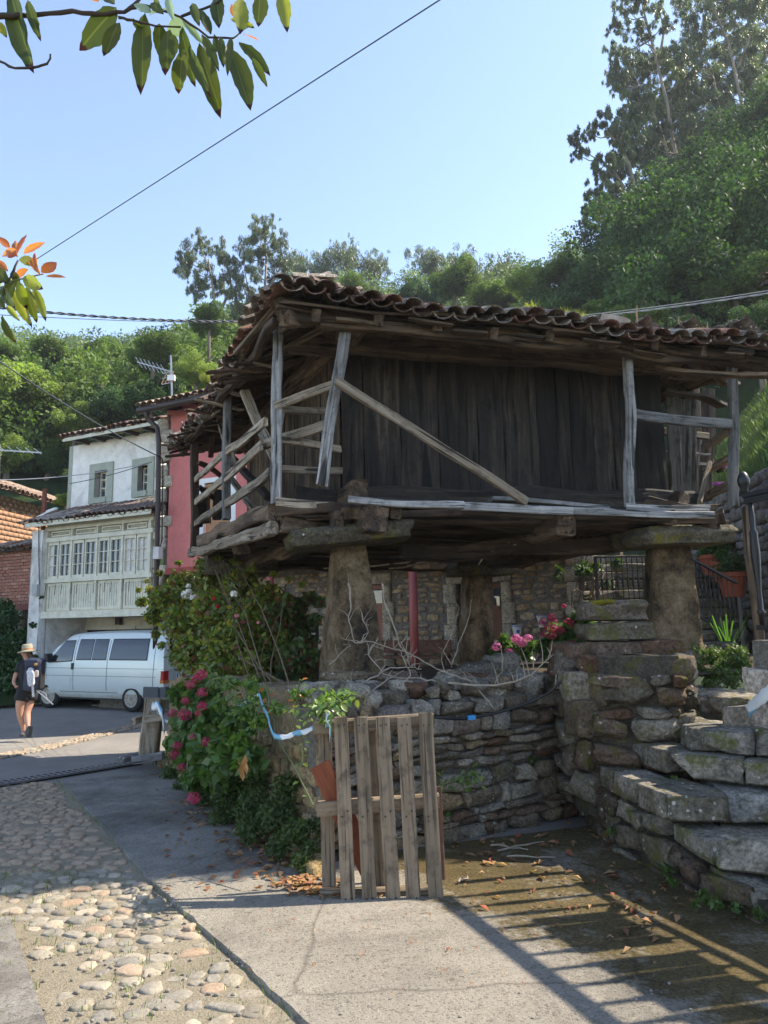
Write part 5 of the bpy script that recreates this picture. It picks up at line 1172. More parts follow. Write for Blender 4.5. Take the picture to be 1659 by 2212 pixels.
# ---------------- brick walls at the left
BR1 = stone('red_brick', [(.38, .18, .13), (.43, .22, .16), (.34, .15, .11), (.42, .25, .19)], 20, .85, 1.15, bump=.3); BR2 = stone('orange_brick', [(.42, .24, .15), (.48, .30, .19), (.37, .20, .12)], 20, .85, 1.15, bump=.3)
def brick_mesh(mat): return meshdata('brick', MB().box((-.5, -.5, -.5), (.5, .5, .5)).v, MB().box((-.5, -.5, -.5), (.5, .5, .5)).f, mat)
def bricks(parent, p0, xd, W, H, mat, bw, bh, limit=290, skip=None, top=None):
    me = brick_mesh(mat); xd = V(xd).normalized(); nr = V((xd.y, -xd.x, 0)); it = []; r_ = 0; z = 0
    while z < H:
        x = -(r_ % 2)*bw/2
        while x < W:
            a, b = max(0, x), min(W, x+bw)
            if b-a > .04 and not (skip and skip((a+b)/2, z)) and not (top and z+bh > top((a+b)/2)): it.append((me, fr(V(p0)+xd*((a+b)/2)+V((0, 0, z+bh/2))+nr*rg.uniform(-.006, .006), xd) @ Matrix.Diagonal((b-a-.014, .1, bh-.014, 1))))
            x += bw
        z += bh; r_ += 1
    scatter('brick', it, parent, mat, limit, 'brickwork')
bw_ = thing('brick_shed', 'low red brick shed front with a sagging tile roof left of the white house', 'shed', zz_(plane_fn(g0-NC*.3)(30, 1300), -.45)); BP = plane_fn(g0-NC*.35)
ba, bb_ = BP(-30), BP(78); zb0, zb1 = BP(40, 1306).z, BP(40, 1190).z
slab('wall', ba, bb_, zb0, zb1, .1, MORTAR, bw_, .12); bricks(bw_, zz_(ba+NC*.0, zb0), XD, (bb_-ba).length, zb1-zb0, BR1, .26, .095)
slab('lintel', ba, bb_, zb0-.16, zb0, .14, flat('rust_lintel', (.22, .08, .06), .8), bw_, .06)
t = .1
while t < (bb_-ba).length-.08:
    w_ = rg.uniform(.10, .17); p = ba+XD*(t+w_/2)+NC*rg.uniform(-.04, .04); beam('paling', zz_(p, -.45), zz_(p+XD*rg.uniform(-.05, .05), zb0-.17), w_, .06, W_BROWN if rg.random() < .5 else W_PALE, bw_, up=NC, jit=.03); t += w_+rg.uniform(0, .05)
slab('dark_back', ba, bb_, -.5, zb0-.16, .05, DARKIN, bw_, .3)
E_ = zz_(ba+NC*.2, zb1+.02); rs = V((-NC.x*1.5, -NC.y*1.5, .42)); roof_slope(bw_, E_, XD, rs, (bb_-ba).length, 1.5, rg, .21, .33, 6, None, .06, limit=120)
dk = MB().add([E_, E_+XD*(bb_-ba).length, E_+XD*(bb_-ba).length+rs, E_+rs], [(0, 1, 2, 3)]); o = dk.build('roof_deck', W_BROWN, bw_); m_ = o.modifiers.new('s', 'SOLIDIFY'); m_.thickness = .06
ob = thing('brick_barn', 'tall orange hollow brick barn catching the sun at the far left, with a tiled eave', 'barn', zz_(at(40, 1150, 25), -.4))
od = V((.11, 1, 0)).normalized(); oa = at(0, 1056, 23.2); oe = V((oa.x, oa.y, 0))-od*2.5; OL = 8.5; zo1 = oa.z-.25
p_, q_ = oe, oe+od*OL; onr = V((od.y, -od.x, 0)); core = MB().hexa([zz_(p_, -.5), zz_(q_, -.5), zz_(q_-onr*.5, -.5), zz_(p_-onr*.5, -.5), zz_(p_, zo1), zz_(q_, zo1), zz_(q_-onr*.5, zo1), zz_(p_-onr*.5, zo1)]); core.build('wall', MORTAR, ob)
wn = lambda x, z: 3.35 < x < 4.1 and 1.35 < z < 2.15
bricks(ob, zz_(oe+onr*.06, 2.2), od, OL, zo1-2.2, BR2, .30, .165, skip=wn)
hb = MB(); c0 = oe+od*3.42+onr*.02; hb.hexa([zz_(c0, 3.6), zz_(c0+od*.62, 3.6), zz_(c0+od*.62+onr*.01, 3.6), zz_(c0+onr*.01, 3.6), zz_(c0, 4.3), zz_(c0+od*.62, 4.3), zz_(c0+od*.62+onr*.01, 4.3), zz_(c0+onr*.01, 4.3)]); hb.build('window', DARKIN, ob)
E_ = zz_(oe+onr*.55, oa.z-.12); rs = V((-onr.x*2.5, -onr.y*2.5, .9)); roof_slope(ob, E_, od, rs, OL+.6, 2.4, rg, .23, .36, 3, None, .03, TD_UP, TD_DN, mat=TILE_DRY, limit=200)
dk = MB().add([E_, E_+od*(OL+.6), E_+od*(OL+.6)+rs, E_+rs], [(0, 1, 2, 3)]); o = dk.build('roof_deck', W_BROWN, ob); m_ = o.modifiers.new('s', 'SOLIDIFY'); m_.thickness = .06
# lamp on a rusty pole, aerials
lm = thing('street_lamp', 'white lamp head on an arm fixed to a rusty steel pole above the shed roof', 'street lamp', zz_(at(97, 1113, 20.6), 2.2))
MB().bar(zz_(at(97, 1113, 20.6), 2.2), at(97, 1056, 20.6), .10, .10).build('pole', flat('rust', (.17, .055, .035), .85, var=.3), lm)
MB().bar(at(80, 1118, 20.6), at(104, 1106, 20.5), .05, .05).build('arm', WHITEP, lm); c = at(112, 1103, 20.4)
put('lamp_head', rock_mesh('lamp_head', WHITEP, res=8, rnd=.5, amp=0), lm, fr(c, at(124, 1098, 20.4)-at(101, 1107, 20.4)) @ Matrix.Diagonal((.34, .16, .09, 1)))
GALV = flat('galvanised', (.42, .43, .44), .4, .6)
an = thing('roof_aerial', 'television aerial on a thin mast above the red house roof', 'aerial', at(372, 872, 19.2))
MB().bar(at(372, 872, 19.2), at(369, 768, 19.2), .04, .04).build('mast', GALV, an); MB().bar(at(296, 782, 19.2), at(374, 804, 19.2), .025, .025).build('boom', GALV, an)
for k in range(7): p = at(300+k*9, 783+k*2.6, 19.2); MB().bar(p+V((-.10, 0, .16)), p+V((.10, 0, -.16)), .012, .012).build('element', GALV, an)
for (dx, dz) in ((0, .0), (.10, .02), (.2, .04)): p = at(352, 820, 19.2)+V((dx, 0, dz)); MB().bar(p+V((-.04, 0, -.14)), p+V((.10, 0, .20)), .03, .02).build('element', flat('aerial_wood_%d' % int(dx*10), (.32, .2, .12), .6), an)
for z in (-.14, .03, .18): p = at(352, 820, 19.2)+V((.0, 0, z)); MB().bar(p+V((-.02, 0, 0)), p+V((.26, 0, .05)), .015, .015).build('element', GALV, an)
c = at(370, 818, 19.15); MB().box((c.x-.10, c.y-.05, c.z-.06), (c.x+.10, c.y+.05, c.z+.10)).build('amplifier_box', WHITEP, an)
an2 = thing('far_aerial', 'long thin horizontal aerial boom crossing in front of the left trees', 'aerial', at(-4, 1060, 21)); MB().bar(at(-4, 1075, 21), at(-2, 960, 21), .05, .05).build('mast', GALV, an2); MB().bar(at(-6, 972, 21), at(90, 978, 21), .035, .035).build('boom', GALV, an2)
for k in range(5): p = at(8+k*19, 973+k*1.2, 21); MB().bar(p+V((-.16, 0, .14)), p+V((.08, 0, -.05)), .015, .015).build('element', GALV, an2)
# ---------------- overhead cables
CB_D = flat('cable_black', (.05, .06, .07), .5); CB_L = flat('cable_grey', (.35, .35, .36), .5)
def cable(pts, r, label, mat=CB_D, sag=0, name='cable', n=14, twist=0):
    mb = MB(); a, b = V(pts[0]), V(pts[-1]); P = []; N = n if not twist else int((b-a).length/.12)
    for i in range(N+1):
        t = i/N; p = a.lerp(b, t) + V((0, 0, -4*sag*t*(1-t))); P.append(p)
    if twist:
        for ph in (0, math.pi): mb.tube([p + V((0, math.cos(i*1.3+ph)*r*.9, math.sin(i*1.3+ph)*r*.9)) for i, p in enumerate(P)], r*.75, 5, cap=False)
    else: mb.tube(P, r, 5)
    tag(mb.build(name, mat, None, smooth=True), label, 'cable')
cable([at(1040, -58, 8.6), at(60, 572, 17)], .011, 'thin dark cable crossing the whole sky from upper right to left', CB_D, .0)
cable([at(-40, 660, 17), at(520, 694, 22)], .028, 'thick twisted black cable above the left trees', CB_D, .12, twist=1)
cable([at(-40, 678, 17), at(520, 698, 22)], .011, 'thin wire just below the twisted black cable', CB_D, .05)
cable([at(-40, 754, 12), at(343, 986, 17.5)], .014, 'slanting cable running down to the drainpipe of the red house', CB_D, .1)
cable([at(-30, 1037, 17), at(320, 1000, 17.9)], .012, 'pale cable reaching the white house in front of its upper wall', CB_L, .12)
cable([at(150, 1045, 17.5), at(328, 998, 17.7)], .010, 'lower dark cable crossing the upper window of the white house', CB_D, .05)
cable([at(1230, 689, 15), at(1720, 624, 13)], .014, 'twisted grey cable passing above the right end of the granary roof', CB_L, .04, twist=1)
cable([at(1230, 684, 15), at(1720, 618, 13)], .008, 'thin grey wire above the twisted cable at the right', CB_L, .04)
# ---------------- stair flight, rubble wall, iron fences and planters at the right
sf = thing('stair_flight', 'dark stone stair flight rising behind the right-hand granary pillar', 'steps', at(1440, 1390, 12))
for k in range(10):
    z = 1.15+.19*k; Y = 12+.30*k; a = at(1262, 1300, Y); b = at(1610, 1300, Y); n = 5
    for i in range(n):
        x0 = a.x+(b.x-a.x)*i/n; x1 = a.x+(b.x-a.x)*(i+1)/n; put('step_stone', rg.choice(P_STEP), sf, Matrix.Translation(V(((x0+x1)/2, Y+.25, z-.07))) @ Matrix.Diagonal((x1-x0-.008, .5, .16, 1)))
mb = MB()
for k in range(10): a = at(1262, 1300, 12+.30*k); b = at(1610, 1300, 12+.30*k); mb.box((a.x, 12.04+.30*k, .8), (b.x, 12.34+.30*k, 1.09+.19*k))
mb.build('stair_core', MORTAR_D, sf)
mw = thing('garden_wall', 'tall grey rubble retaining wall at the right, above the stair flight', 'stone wall', zz_(at(1600, 1300, 13), 1.0))
ma, mbb = at(1500, 1300, 17.0), at(1760, 1300, 10.2); ma.z = mbb.z = 1.0; mtop = lambda s: 4.02+.10*mnoise.noise(V((s, 0, 0)))
wallbody('wall_core', [(ma.x, ma.y), (mbb.x, mbb.y)], .5, .8, lambda s: mtop(s)-.05, MORTAR, mw)
ms = masonry(zz_(ma, .9), mbb-ma, (mbb-ma).length, 3.3, .25, .17, .2, P_MUR, rg, jit=.4, top=lambda x: mtop(x)-.95, gap=.97); rg.shuffle(ms); scatter('stone', ms, mw, P_MUR[0].materials[0], 290, 'small_stones')
def iron_fence(name, p, q, h, n, label, knob=True, post=(0, 1), pr_=.02):
    t_ = thing(name, label, 'railing', p); p = V(p); q = V(q); up = V((0, 0, h))
    MB().bar(p+up, q+up, .05, .025).build('handrail', IRON, t_); MB().bar(p+V((0, 0, .08)), q+V((0, 0, .08)), .03, .02).build('bottom_rail', IRON, t_)
    pf = [(.008, 0), (.008, h*.42), (.02, h*.45), (.02, h*.55), (.008, h*.58), (.008, h-.09)] if knob else [(.008, 0), (.008, h-.09)]
    bm = MB().lathe(pf, n=6); me = meshdata('baluster', bm.v, bm.f, IRON)
    for i in range(1, n): put('baluster', me, t_, Matrix.Translation(p.lerp(q, i/n)+V((0, 0, .08))))
    for s_ in post: c = p.lerp(q, s_); MB().box((c.x-pr_, c.y-pr_, c.z-.05), (c.x+pr_, c.y+pr_, c.z+h+.02)).build('post', IRON, t_)
    return t_
a = at(1292, 1300, 11.4); b = at(1405, 1300, 11.4); a.z = b.z = at(1340, 1203, 11.4).z-1.0
iron_fence('iron_railing', a, b, 1.0, 10, 'level black iron railing between the house corner and the right granary pillar')
a = at(1484, 1202, 11.4); b = at(1594, 1290, 10.2); iron_fence('iron_railing', a-V((0, 0, .95)), b-V((0, 0, .75)), .95, 11, 'sloping black iron stair railing right of the granary pillar', post=(0,)); MB().bar(b, b-V((0, 0, .95)), .05, .05).build('post', IRON, bpy.data.objects['iron_railing.002'])
a = at(1560, 1050, 20.5); b = at(1720, 960, 18.5); iron_fence('garden_fence', a, b, .85, 22, 'black iron fence climbing the grass bank at the far right', post=(0, .5, 1), pr_=.035)
# grass bank above the wall
def bankz(x, y): return 4.0 + max(0, (y-14.0+(x-8)*.6))*.52
vs = []; fs = []; nx = 34; ny = 34
for j in range(ny+1):
    for i in range(nx+1):
        t = i/nx; y0 = ma.y+.3 + (mbb.y-ma.y)*t; x0 = ma.x+(mbb.x-ma.x)*t + .2; s_ = j/ny*19; x = x0 + s_*.62; y = y0+s_*.95; vs.append((x, y, 3.95+s_*.50+mnoise.noise(V((x*.6, y*.6, 0)))*.25*min(1, s_)))
for j in range(ny):
    for i in range(nx): k = j*(nx+1)+i; fs.append((k, k+1, k+nx+2, k+nx+1))
put('grass_bank', meshdata('grass_bank', vs, fs, G_GRASS, True), None, None, kind='structure')
nb = 26000; r2 = np.random.RandomState(4); ii = r2.randint(0, len(fs), nb); fv = np.array(vs)[np.array(fs)[ii]]; u_ = r2.rand(nb, 1); v_ = r2.rand(nb, 1); P = fv[:, 0]*(1-u_)*(1-v_)+fv[:, 1]*u_*(1-v_)+fv[:, 2]*u_*v_+fv[:, 3]*(1-u_)*v_
an_ = r2.rand(nb)*6.28; hh = r2.uniform(.10, .34, (nb, 1)); dx = np.stack([np.cos(an_), np.sin(an_), 0*an_], 1)*.03; tip = P+np.concatenate([r2.normal(size=(nb, 2))*.08, hh], 1)
put('meadow_grass', npmesh('meadow_grass', np.stack([P-dx, P+dx, tip], 1).reshape(-1, 3), np.arange(nb*3).reshape(-1, 3), leafmat('grass_blades', [(.06, .11, .025), (.10, .16, .04), (.16, .19, .06), (.08, .13, .03)], .35)), None, None, kind='stuff')
# neighbour's roof corner peeping in at the right edge
nr_ = thing('roof_corner', 'small corner of a clay tiled roof poking in at the right edge before the trees', 'roof', at(1665, 612, 14))
for k in range(5): put('tile', TD_UP[k % 4], nr_, fr(at(1652+k*14, 598-k*2, 14+k*.05), V((.35, .8, .35))) @ Matrix.Diagonal((1, 1.2, 1.2, 1)))
beam('fascia_board', at(1648, 612, 14), at(1740, 606, 14), .12, .10, W_BROWN, nr_); beam('ridge_board', at(1652, 604, 14.3), at(1740, 590, 14.5), .3, .04, W_BROWN, nr_)
# block on the granary roof
cb = thing('vent_block', 'pale concrete block sitting on the granary roof near its right end', 'block', at(1325, 700, 7.7)); c0, c1 = at(1306, 693, 7.9), at(1352, 697, 7.7)
MB().bar(c0+V((0, 0, .02)), c1+V((0, 0, .0)), .16, .10).build('block', flat('old_concrete', (.36, .31, .25), .9, var=.3, scale=7), cb)
# ================================================================ HILLS AND TREES
rg = random.Random(41)
SKYL = [(-500, 820), (0, 800), (200, 790), (300, 775), (500, 745), (800, 665), (1000, 655), (1250, 610), (1400, 470), (1659, 330), (2300, 250)]
def interp(tab, x):
    for (a, b), (c, d) in zip(tab[:-1], tab[1:]):
        if x <= c: return b + (d-b)*max(0, (x-a))/(c-a)
    return tab[-1][1]
def hill(x, y):
    yy = max(y, 8); px = CX + (x/yy)*FPX; ys = interp(SKYL, px); r = math.hypot(x, y)
    el = (1345-ys)/FPX*1.0; Rr = 92 if px < 1100 else 92-44*min(1, (px-1100)/300)
    t = max(0, (r-21)/(Rr-21)); ztop = 1.6+el*Rr
    z = -.6 + (ztop+.6)*min(1, t) if t > 0 else -.6
    if t > 1: z = ztop + (t-1)*4
    return z + mnoise.noise(V((x*.08, y*.08, 0)))*1.6*min(1, t*3)
vs = []; fs = []; na, nr2 = 70, 60
for j in range(nr2+1):
    r = 21.5 + 165*(j/nr2)**1.6
    for i in range(na+1): a = R(-52 + 104*i/na); x = r*math.sin(a); y = r*math.cos(a); vs.append((x, y, hill(x, y)))
for j in range(nr2):
    for i in range(na): k = j*(na+1)+i; fs.append((k, k+1, k+na+2, k+na+1))
put('hillside', meshdata('hillside', vs, fs, G_HILL, True), None, None, kind='structure')
vs = [(-400, -300, -.9), (400, -300, -.9), (400, 400, -.9), (-400, 400, -.9)]; put('ground', meshdata('ground', vs, [(0, 1, 2, 3)], G_HILL), None, None, kind='structure')
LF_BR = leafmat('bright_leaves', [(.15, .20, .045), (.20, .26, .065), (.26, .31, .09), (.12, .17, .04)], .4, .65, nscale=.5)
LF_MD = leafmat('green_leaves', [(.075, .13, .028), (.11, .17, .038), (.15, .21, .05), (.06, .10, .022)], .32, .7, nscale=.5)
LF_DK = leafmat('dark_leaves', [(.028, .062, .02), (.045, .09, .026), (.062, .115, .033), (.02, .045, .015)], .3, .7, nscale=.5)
LF_EU = leafmat('eucalyptus_leaves', [(.075, .105, .05), (.11, .145, .07), (.16, .19, .11), (.05, .07, .036)], .3, .42, nscale=.7)
LF_FAR = leafmat('distant_leaves', [(.10, .15, .055), (.13, .185, .07), (.16, .21, .09), (.08, .125, .05)], .3, .6, nscale=.2)
BARK = flat('bark', (.15, .12, .09), .9, var=.3, scale=2, bump=.8, fine=25); BARK_E = flat('pale_bark', (.24, .20, .155), .8, var=.35, scale=1.3, bump=.4, fine=12)
def crown(name, seed, mat, n=17000, leaf=.045, k=30):
    r_ = np.random.RandomState(seed); c = []; rad = []
    for i in range(k):
        d = r_.normal(size=3); d /= np.linalg.norm(d); d[2] = abs(d[2])*1.0 - .25 if d[2] > -.4 else d[2]*.5
        f = r_.uniform(.35, .95); c.append(d*f*np.array([1, 1, 1.0])); rad.append(r_.uniform(.17, .38)*(1.15-f*.35))
    c.append([0, 0, 0]); rad.append(.5)
    v_, f_ = leafcloud(c, rad, n, leaf, .55, .8, .15, seed, .62, .4); return npmesh(name, v_, f_, mat)
CRN = {}
for key, m in (('br', LF_BR), ('md', LF_MD), ('dk', LF_DK)): CRN[key] = [crown('crown', 10+i+ord(key[0]), m, (15000, 17000, 15000, 18000)[i], (.068, .062, .075, .065)[i], (20, 28, 24, 34)[i]) for i in range(4)]
def trunkmesh(h, r, seed, mat, crown_r):
    r_ = random.Random(seed); mb = MB(); mb.tube([(0, 0, -h*1.0), (r_.uniform(-.1, .1), 0, -h*.5), (r_.uniform(-.15, .15), .05, 0)], [r, r*.8, r*.6], 7)
    for i in range(7):
        a = r_.uniform(0, 6.28); l = crown_r*r_.uniform(.5, .85); e = V((math.cos(a)*l*.8, math.sin(a)*l*.8, l*r_.uniform(.3, .9))); s_ = V((0, 0, r_.uniform(-.3, .1)*crown_r)); mb.tube([s_, s_.lerp(e, .5)+V((0, 0, .1)), e], [r*.4, r*.25, r*.06], 5)
    return meshdata('trunk', mb.v, mb.f, mat)
def tree(px, py, Y, rp, key, label, group=None, sz=1.0, nm='broadleaf_tree'):
    c = at(px, py, Y); rw_ = rp*Y/FPX; hz = hill(c.x, c.y)-.3; h = max(1.0, c.z-hz)
    t = thing(nm, label, 'tree', (c.x, c.y, hz), group)
    put('crown', rg.choice(CRN[key]), t, Matrix.Translation(c) @ Matrix.Rotation(rg.uniform(0, 6.3), 4, 'Z') @ Matrix.Diagonal((rw_*rg.uniform(.9, 1.2), rw_*rg.uniform(.9, 1.15), rw_*sz*rg.uniform(.9, 1.3), 1)))
    put('trunk', trunkmesh(h, .07*rw_+.06, int(px+py), BARK, rw_), t, Matrix.Translation(c)); return t
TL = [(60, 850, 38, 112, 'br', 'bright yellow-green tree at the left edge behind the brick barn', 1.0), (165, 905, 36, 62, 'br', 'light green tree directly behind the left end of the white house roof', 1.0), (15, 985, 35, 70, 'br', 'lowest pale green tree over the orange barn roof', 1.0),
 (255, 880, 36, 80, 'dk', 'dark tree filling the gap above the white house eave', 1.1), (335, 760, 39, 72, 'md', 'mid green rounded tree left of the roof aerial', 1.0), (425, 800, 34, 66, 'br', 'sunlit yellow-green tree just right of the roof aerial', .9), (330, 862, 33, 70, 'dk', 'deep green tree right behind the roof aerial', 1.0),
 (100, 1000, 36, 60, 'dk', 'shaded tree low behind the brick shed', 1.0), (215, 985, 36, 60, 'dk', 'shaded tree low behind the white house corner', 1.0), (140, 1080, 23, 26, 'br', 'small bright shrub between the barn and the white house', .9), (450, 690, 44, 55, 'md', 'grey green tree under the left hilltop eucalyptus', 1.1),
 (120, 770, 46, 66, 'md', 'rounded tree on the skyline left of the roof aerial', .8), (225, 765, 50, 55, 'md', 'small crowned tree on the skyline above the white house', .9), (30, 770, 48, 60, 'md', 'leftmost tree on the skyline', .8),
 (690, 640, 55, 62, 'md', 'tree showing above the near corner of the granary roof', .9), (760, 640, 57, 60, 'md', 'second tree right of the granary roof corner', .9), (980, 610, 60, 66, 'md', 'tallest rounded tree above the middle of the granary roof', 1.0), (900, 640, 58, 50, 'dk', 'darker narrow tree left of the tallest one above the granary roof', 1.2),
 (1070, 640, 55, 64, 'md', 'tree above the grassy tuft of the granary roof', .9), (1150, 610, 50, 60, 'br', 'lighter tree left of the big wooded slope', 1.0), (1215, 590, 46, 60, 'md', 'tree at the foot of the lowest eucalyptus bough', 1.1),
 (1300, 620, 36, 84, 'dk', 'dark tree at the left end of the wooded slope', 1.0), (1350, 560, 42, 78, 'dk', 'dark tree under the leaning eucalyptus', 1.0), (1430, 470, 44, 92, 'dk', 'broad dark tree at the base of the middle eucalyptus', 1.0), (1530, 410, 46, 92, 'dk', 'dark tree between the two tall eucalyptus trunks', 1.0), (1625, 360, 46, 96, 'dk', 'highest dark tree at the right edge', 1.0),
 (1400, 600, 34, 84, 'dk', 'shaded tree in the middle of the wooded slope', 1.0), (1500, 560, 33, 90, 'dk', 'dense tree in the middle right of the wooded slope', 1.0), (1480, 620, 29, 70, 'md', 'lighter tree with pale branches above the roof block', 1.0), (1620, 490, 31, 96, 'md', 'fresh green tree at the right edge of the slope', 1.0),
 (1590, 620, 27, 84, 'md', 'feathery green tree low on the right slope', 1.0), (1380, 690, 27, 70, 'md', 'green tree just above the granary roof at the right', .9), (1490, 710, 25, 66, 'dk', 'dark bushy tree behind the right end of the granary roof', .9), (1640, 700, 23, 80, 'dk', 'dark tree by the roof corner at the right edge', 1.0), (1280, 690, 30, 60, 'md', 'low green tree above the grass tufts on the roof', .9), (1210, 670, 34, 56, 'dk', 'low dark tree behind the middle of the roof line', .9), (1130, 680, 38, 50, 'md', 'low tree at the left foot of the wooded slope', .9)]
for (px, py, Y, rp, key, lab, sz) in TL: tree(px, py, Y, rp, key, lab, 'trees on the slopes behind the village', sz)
# far woods: one mass each
TOPS = [(-500, 780), (0, 752), (60, 740), (130, 735), (235, 738), (280, 716), (370, 706), (400, 670), (500, 645), (600, 600), (640, 575), (740, 556), (800, 570), (850, 606), (880, 590), (930, 556), (1000, 552), (1080, 568), (1150, 546), (1250, 520), (1330, 480), (1400, 400), (1500, 350), (1659, 280), (2300, 200)]
def wood_mass(name, n, pxr, Yr, size, mat, hgt, seed, leaf):
    r_ = random.Random(seed); c = []; rad = []
    for i in range(n):
        px = r_.uniform(*pxr); Y = r_.uniform(*Yr); x = (px-CX)/FPX*Y; z = hill(x, Y); h = hgt*r_.uniform(.6, 1.15); zc = at(px, interp(TOPS, px), Y).z - r_.uniform(0, 2.5)*(Y/90) - size*.45; h = max(1.5, min(h, (zc-z)/1.01))
        for k in range(5): c.append((x+r_.uniform(-1, 1)*size*.6, Y+r_.uniform(-1, 1)*size*.6, z+h*(.45+.14*k)+r_.uniform(-.5, .5))); rad.append(size*r_.uniform(.34, .74)*(1-.07*k))
    v_, f_ = leafcloud(c, rad, leaf[0], leaf[1], .55, .9, .1, seed, .6, .4); put(name, npmesh(name, v_, f_, mat), None, None, kind='stuff')
wood_mass('left_hill_wood', 100, (-250, 620), (36, 66), 2.4, LF_MD, 8, 1, (110000, .30))
wood_mass('far_ridge_wood', 170, (-100, 1350), (66, 96), 3.6, LF_FAR, 14, 2, (190000, .34))
wood_mass('right_slope_wood', 150, (1120, 2100), (26, 50), 2.1, LF_DK, 6, 3, (170000, .22))
wood_mass('low_left_wood', 60, (-350, 480), (42, 54), 2.3, LF_DK, 6, 5, (80000, .2))
def euc(Y, trunks, clumps, label, n=950, ll=.30, rs=1.0, tr=.18):
    P0 = at(trunks[0][0][0], trunks[0][0][1], Y); hz = hill(P0.x, P0.y)-.5
    t = thing('eucalyptus', label, 'tree', (P0.x, P0.y, hz), 'tall eucalyptus trees on the hills'); mb = MB(); pts = []
    for ti, T in enumerate(trunks):
        W_ = [at(a, b, Y + .5*ti) for a, b in T]
        if ti == 0: W_ = [V((W_[0].x, W_[0].y, hz))] + W_
        mb.tube(W_, [tr*(1-.75*i/(len(W_)-1))*(1 if ti == 0 else .7) for i in range(len(W_))], 7); pts += [W_[i].lerp(W_[i+1], k/4) for i in range(len(W_)-1) for k in range(4)]
    cs = []; rr = []
    for (px, py, r) in clumps:
        c = at(px, py, Y + rg.uniform(-1.6, 1.6)); rw_ = r*Y/FPX*rs; cs.append(c); rr.append((rw_, rw_, rw_*.95))
        b_ = min(pts, key=lambda q: (q-c).length + max(0, q.z-c.z)*1.2); m_ = b_.lerp(c, .5)+V((0, 0, -.12*(c-b_).length)); mb.tube([b_, m_, c], [tr*.28, tr*.18, tr*.05], 5, cap=False)
    mb.build('trunk', BARK_E, t)
    c2 = []; r2_ = []
    for c, r in zip(cs, rr):
        for k in range(15):
            o = V((rg.gauss(0, .62), rg.gauss(0, .62), rg.gauss(-.1, .55)))*r[0]; q = rg.uniform(.10, .40)*r[0]; c2.append(c+o); r2_.append((q*rg.uniform(.8, 1.4), q, q*rg.uniform(1.1, 2.0)))
    cs, rr = c2, r2_; tot = int(n*len(cs)/15)
    v_, f_ = leafcloud(cs, rr, tot, ll, .17, 1, 1.7, int(Y*10)+len(cs), .25, 0)
    loc = WM[t.name].translation; put('crown', npmesh('crown', v_-np.array(loc, dtype=float), f_, LF_EU), t, Matrix.Translation(loc))
Zq = lambda L: [(1188+x*.3417, y*.3417, r*.3417) for x, y, r in L]
T2 = lambda L: [(1188+x*.3417, y*.3417) for x, y in L]
euc(42, [T2([(560, 1400), (540, 1200), (500, 1040), (440, 920), (370, 840)]), T2([(470, 1190), (400, 1080), (300, 1000)])],
    Zq([(190, 910, 46), (170, 975, 40), (250, 850, 38), (330, 765, 55), (420, 800, 52), (385, 860, 40), (470, 900, 55), (520, 840, 48), (330, 1010, 62), (290, 1085, 55), (430, 1000, 50), (370, 1110, 60), (460, 1090, 50), (260, 1260, 46), (235, 1320, 44), (240, 1400, 40), (330, 1190, 50), (300, 1330, 44), (370, 1250, 55), (230, 1480, 34), (300, 1420, 36), (420, 1200, 60), (480, 1260, 60)]), 'leaning eucalyptus whose bough reaches furthest out over the sky at the right', rs=1.12)
euc(45, [T2([(820, 1250), (815, 1050), (780, 900), (740, 650), (690, 450), (640, 250), (590, 60), (560, -90)]), T2([(780, 1060), (740, 950), (690, 800), (600, 600), (520, 450)]), T2([(700, 330), (720, 200), (700, 90)])],
    Zq([(450, 10, 52), (560, 20, 60), (680, 40, 52), (720, 130, 42), (450, 110, 52), (520, 190, 60), (395, 175, 44), (600, 210, 52), (390, 325, 44), (465, 320, 52), (420, 420, 48), (380, 470, 40), (480, 480, 42), (560, 400, 40), (640, 400, 60), (700, 350, 52), (470, 555, 38), (540, 640, 55), (600, 590, 50), (520, 700, 50), (640, 690, 60), (560, 790, 55), (680, 820, 52), (600, 880, 55), (540, 930, 55), (760, 410, 60), (800, 300, 42), (840, 540, 65), (720, 560, 50), (790, 740, 50), (850, 800, 50), (640, 980, 60), (720, 950, 60), (620, 800, 50), (500, -60, 60), (620, -70, 60)]), 'tall eucalyptus in the middle of the right-hand group, with a forked pale trunk', rs=1.12)
euc(44, [T2([(1290, 1150), (1275, 960), (1230, 750), (1180, 500), (1130, 270), (1060, 120), (1000, -60)]), T2([(1170, 480), (1240, 300), (1300, 100), (1330, -60)]), T2([(1110, 900), (1060, 650), (1030, 450)])],
    Zq([(850, 60, 50), (960, 80, 70), (900, 180, 60), (1000, 200, 70), (1080, 50, 80), (1190, 100, 80), (1290, 80, 80), (1370, 150, 75), (930, 280, 50), (1040, 330, 50), (1090, 440, 60), (1000, 480, 60), (950, 600, 60), (1050, 640, 55), (1000, 760, 60), (1090, 840, 50), (1300, 260, 80), (1360, 400, 80), (1260, 430, 60), (1330, 560, 75), (1290, 650, 60), (1370, 720, 75), (930, 860, 55), (1150, 900, 50), (1320, 850, 65), (1380, 930, 75), (1180, 230, 40), (860, 420, 60), (900, 700, 60), (980, 20, 70), (880, -40, 60), (1180, -40, 80), (1320, -40, 80)]), 'tallest eucalyptus at the right edge with a long bare pale trunk', rs=1.15)
r3 = random.Random(77)
euc(52, [T2([(1000, 1150), (1010, 800), (1050, 500), (1040, 200), (1020, -60)]), T2([(1040, 450), (900, 300), (860, 100)])],
    [(1188+.3417*r3.uniform(820, 1420), r3.uniform(-40, 330), r3.uniform(16, 25)) for k in range(95)], 'eucalyptus standing behind the two tall ones, filling the gap between them', rs=1.2)
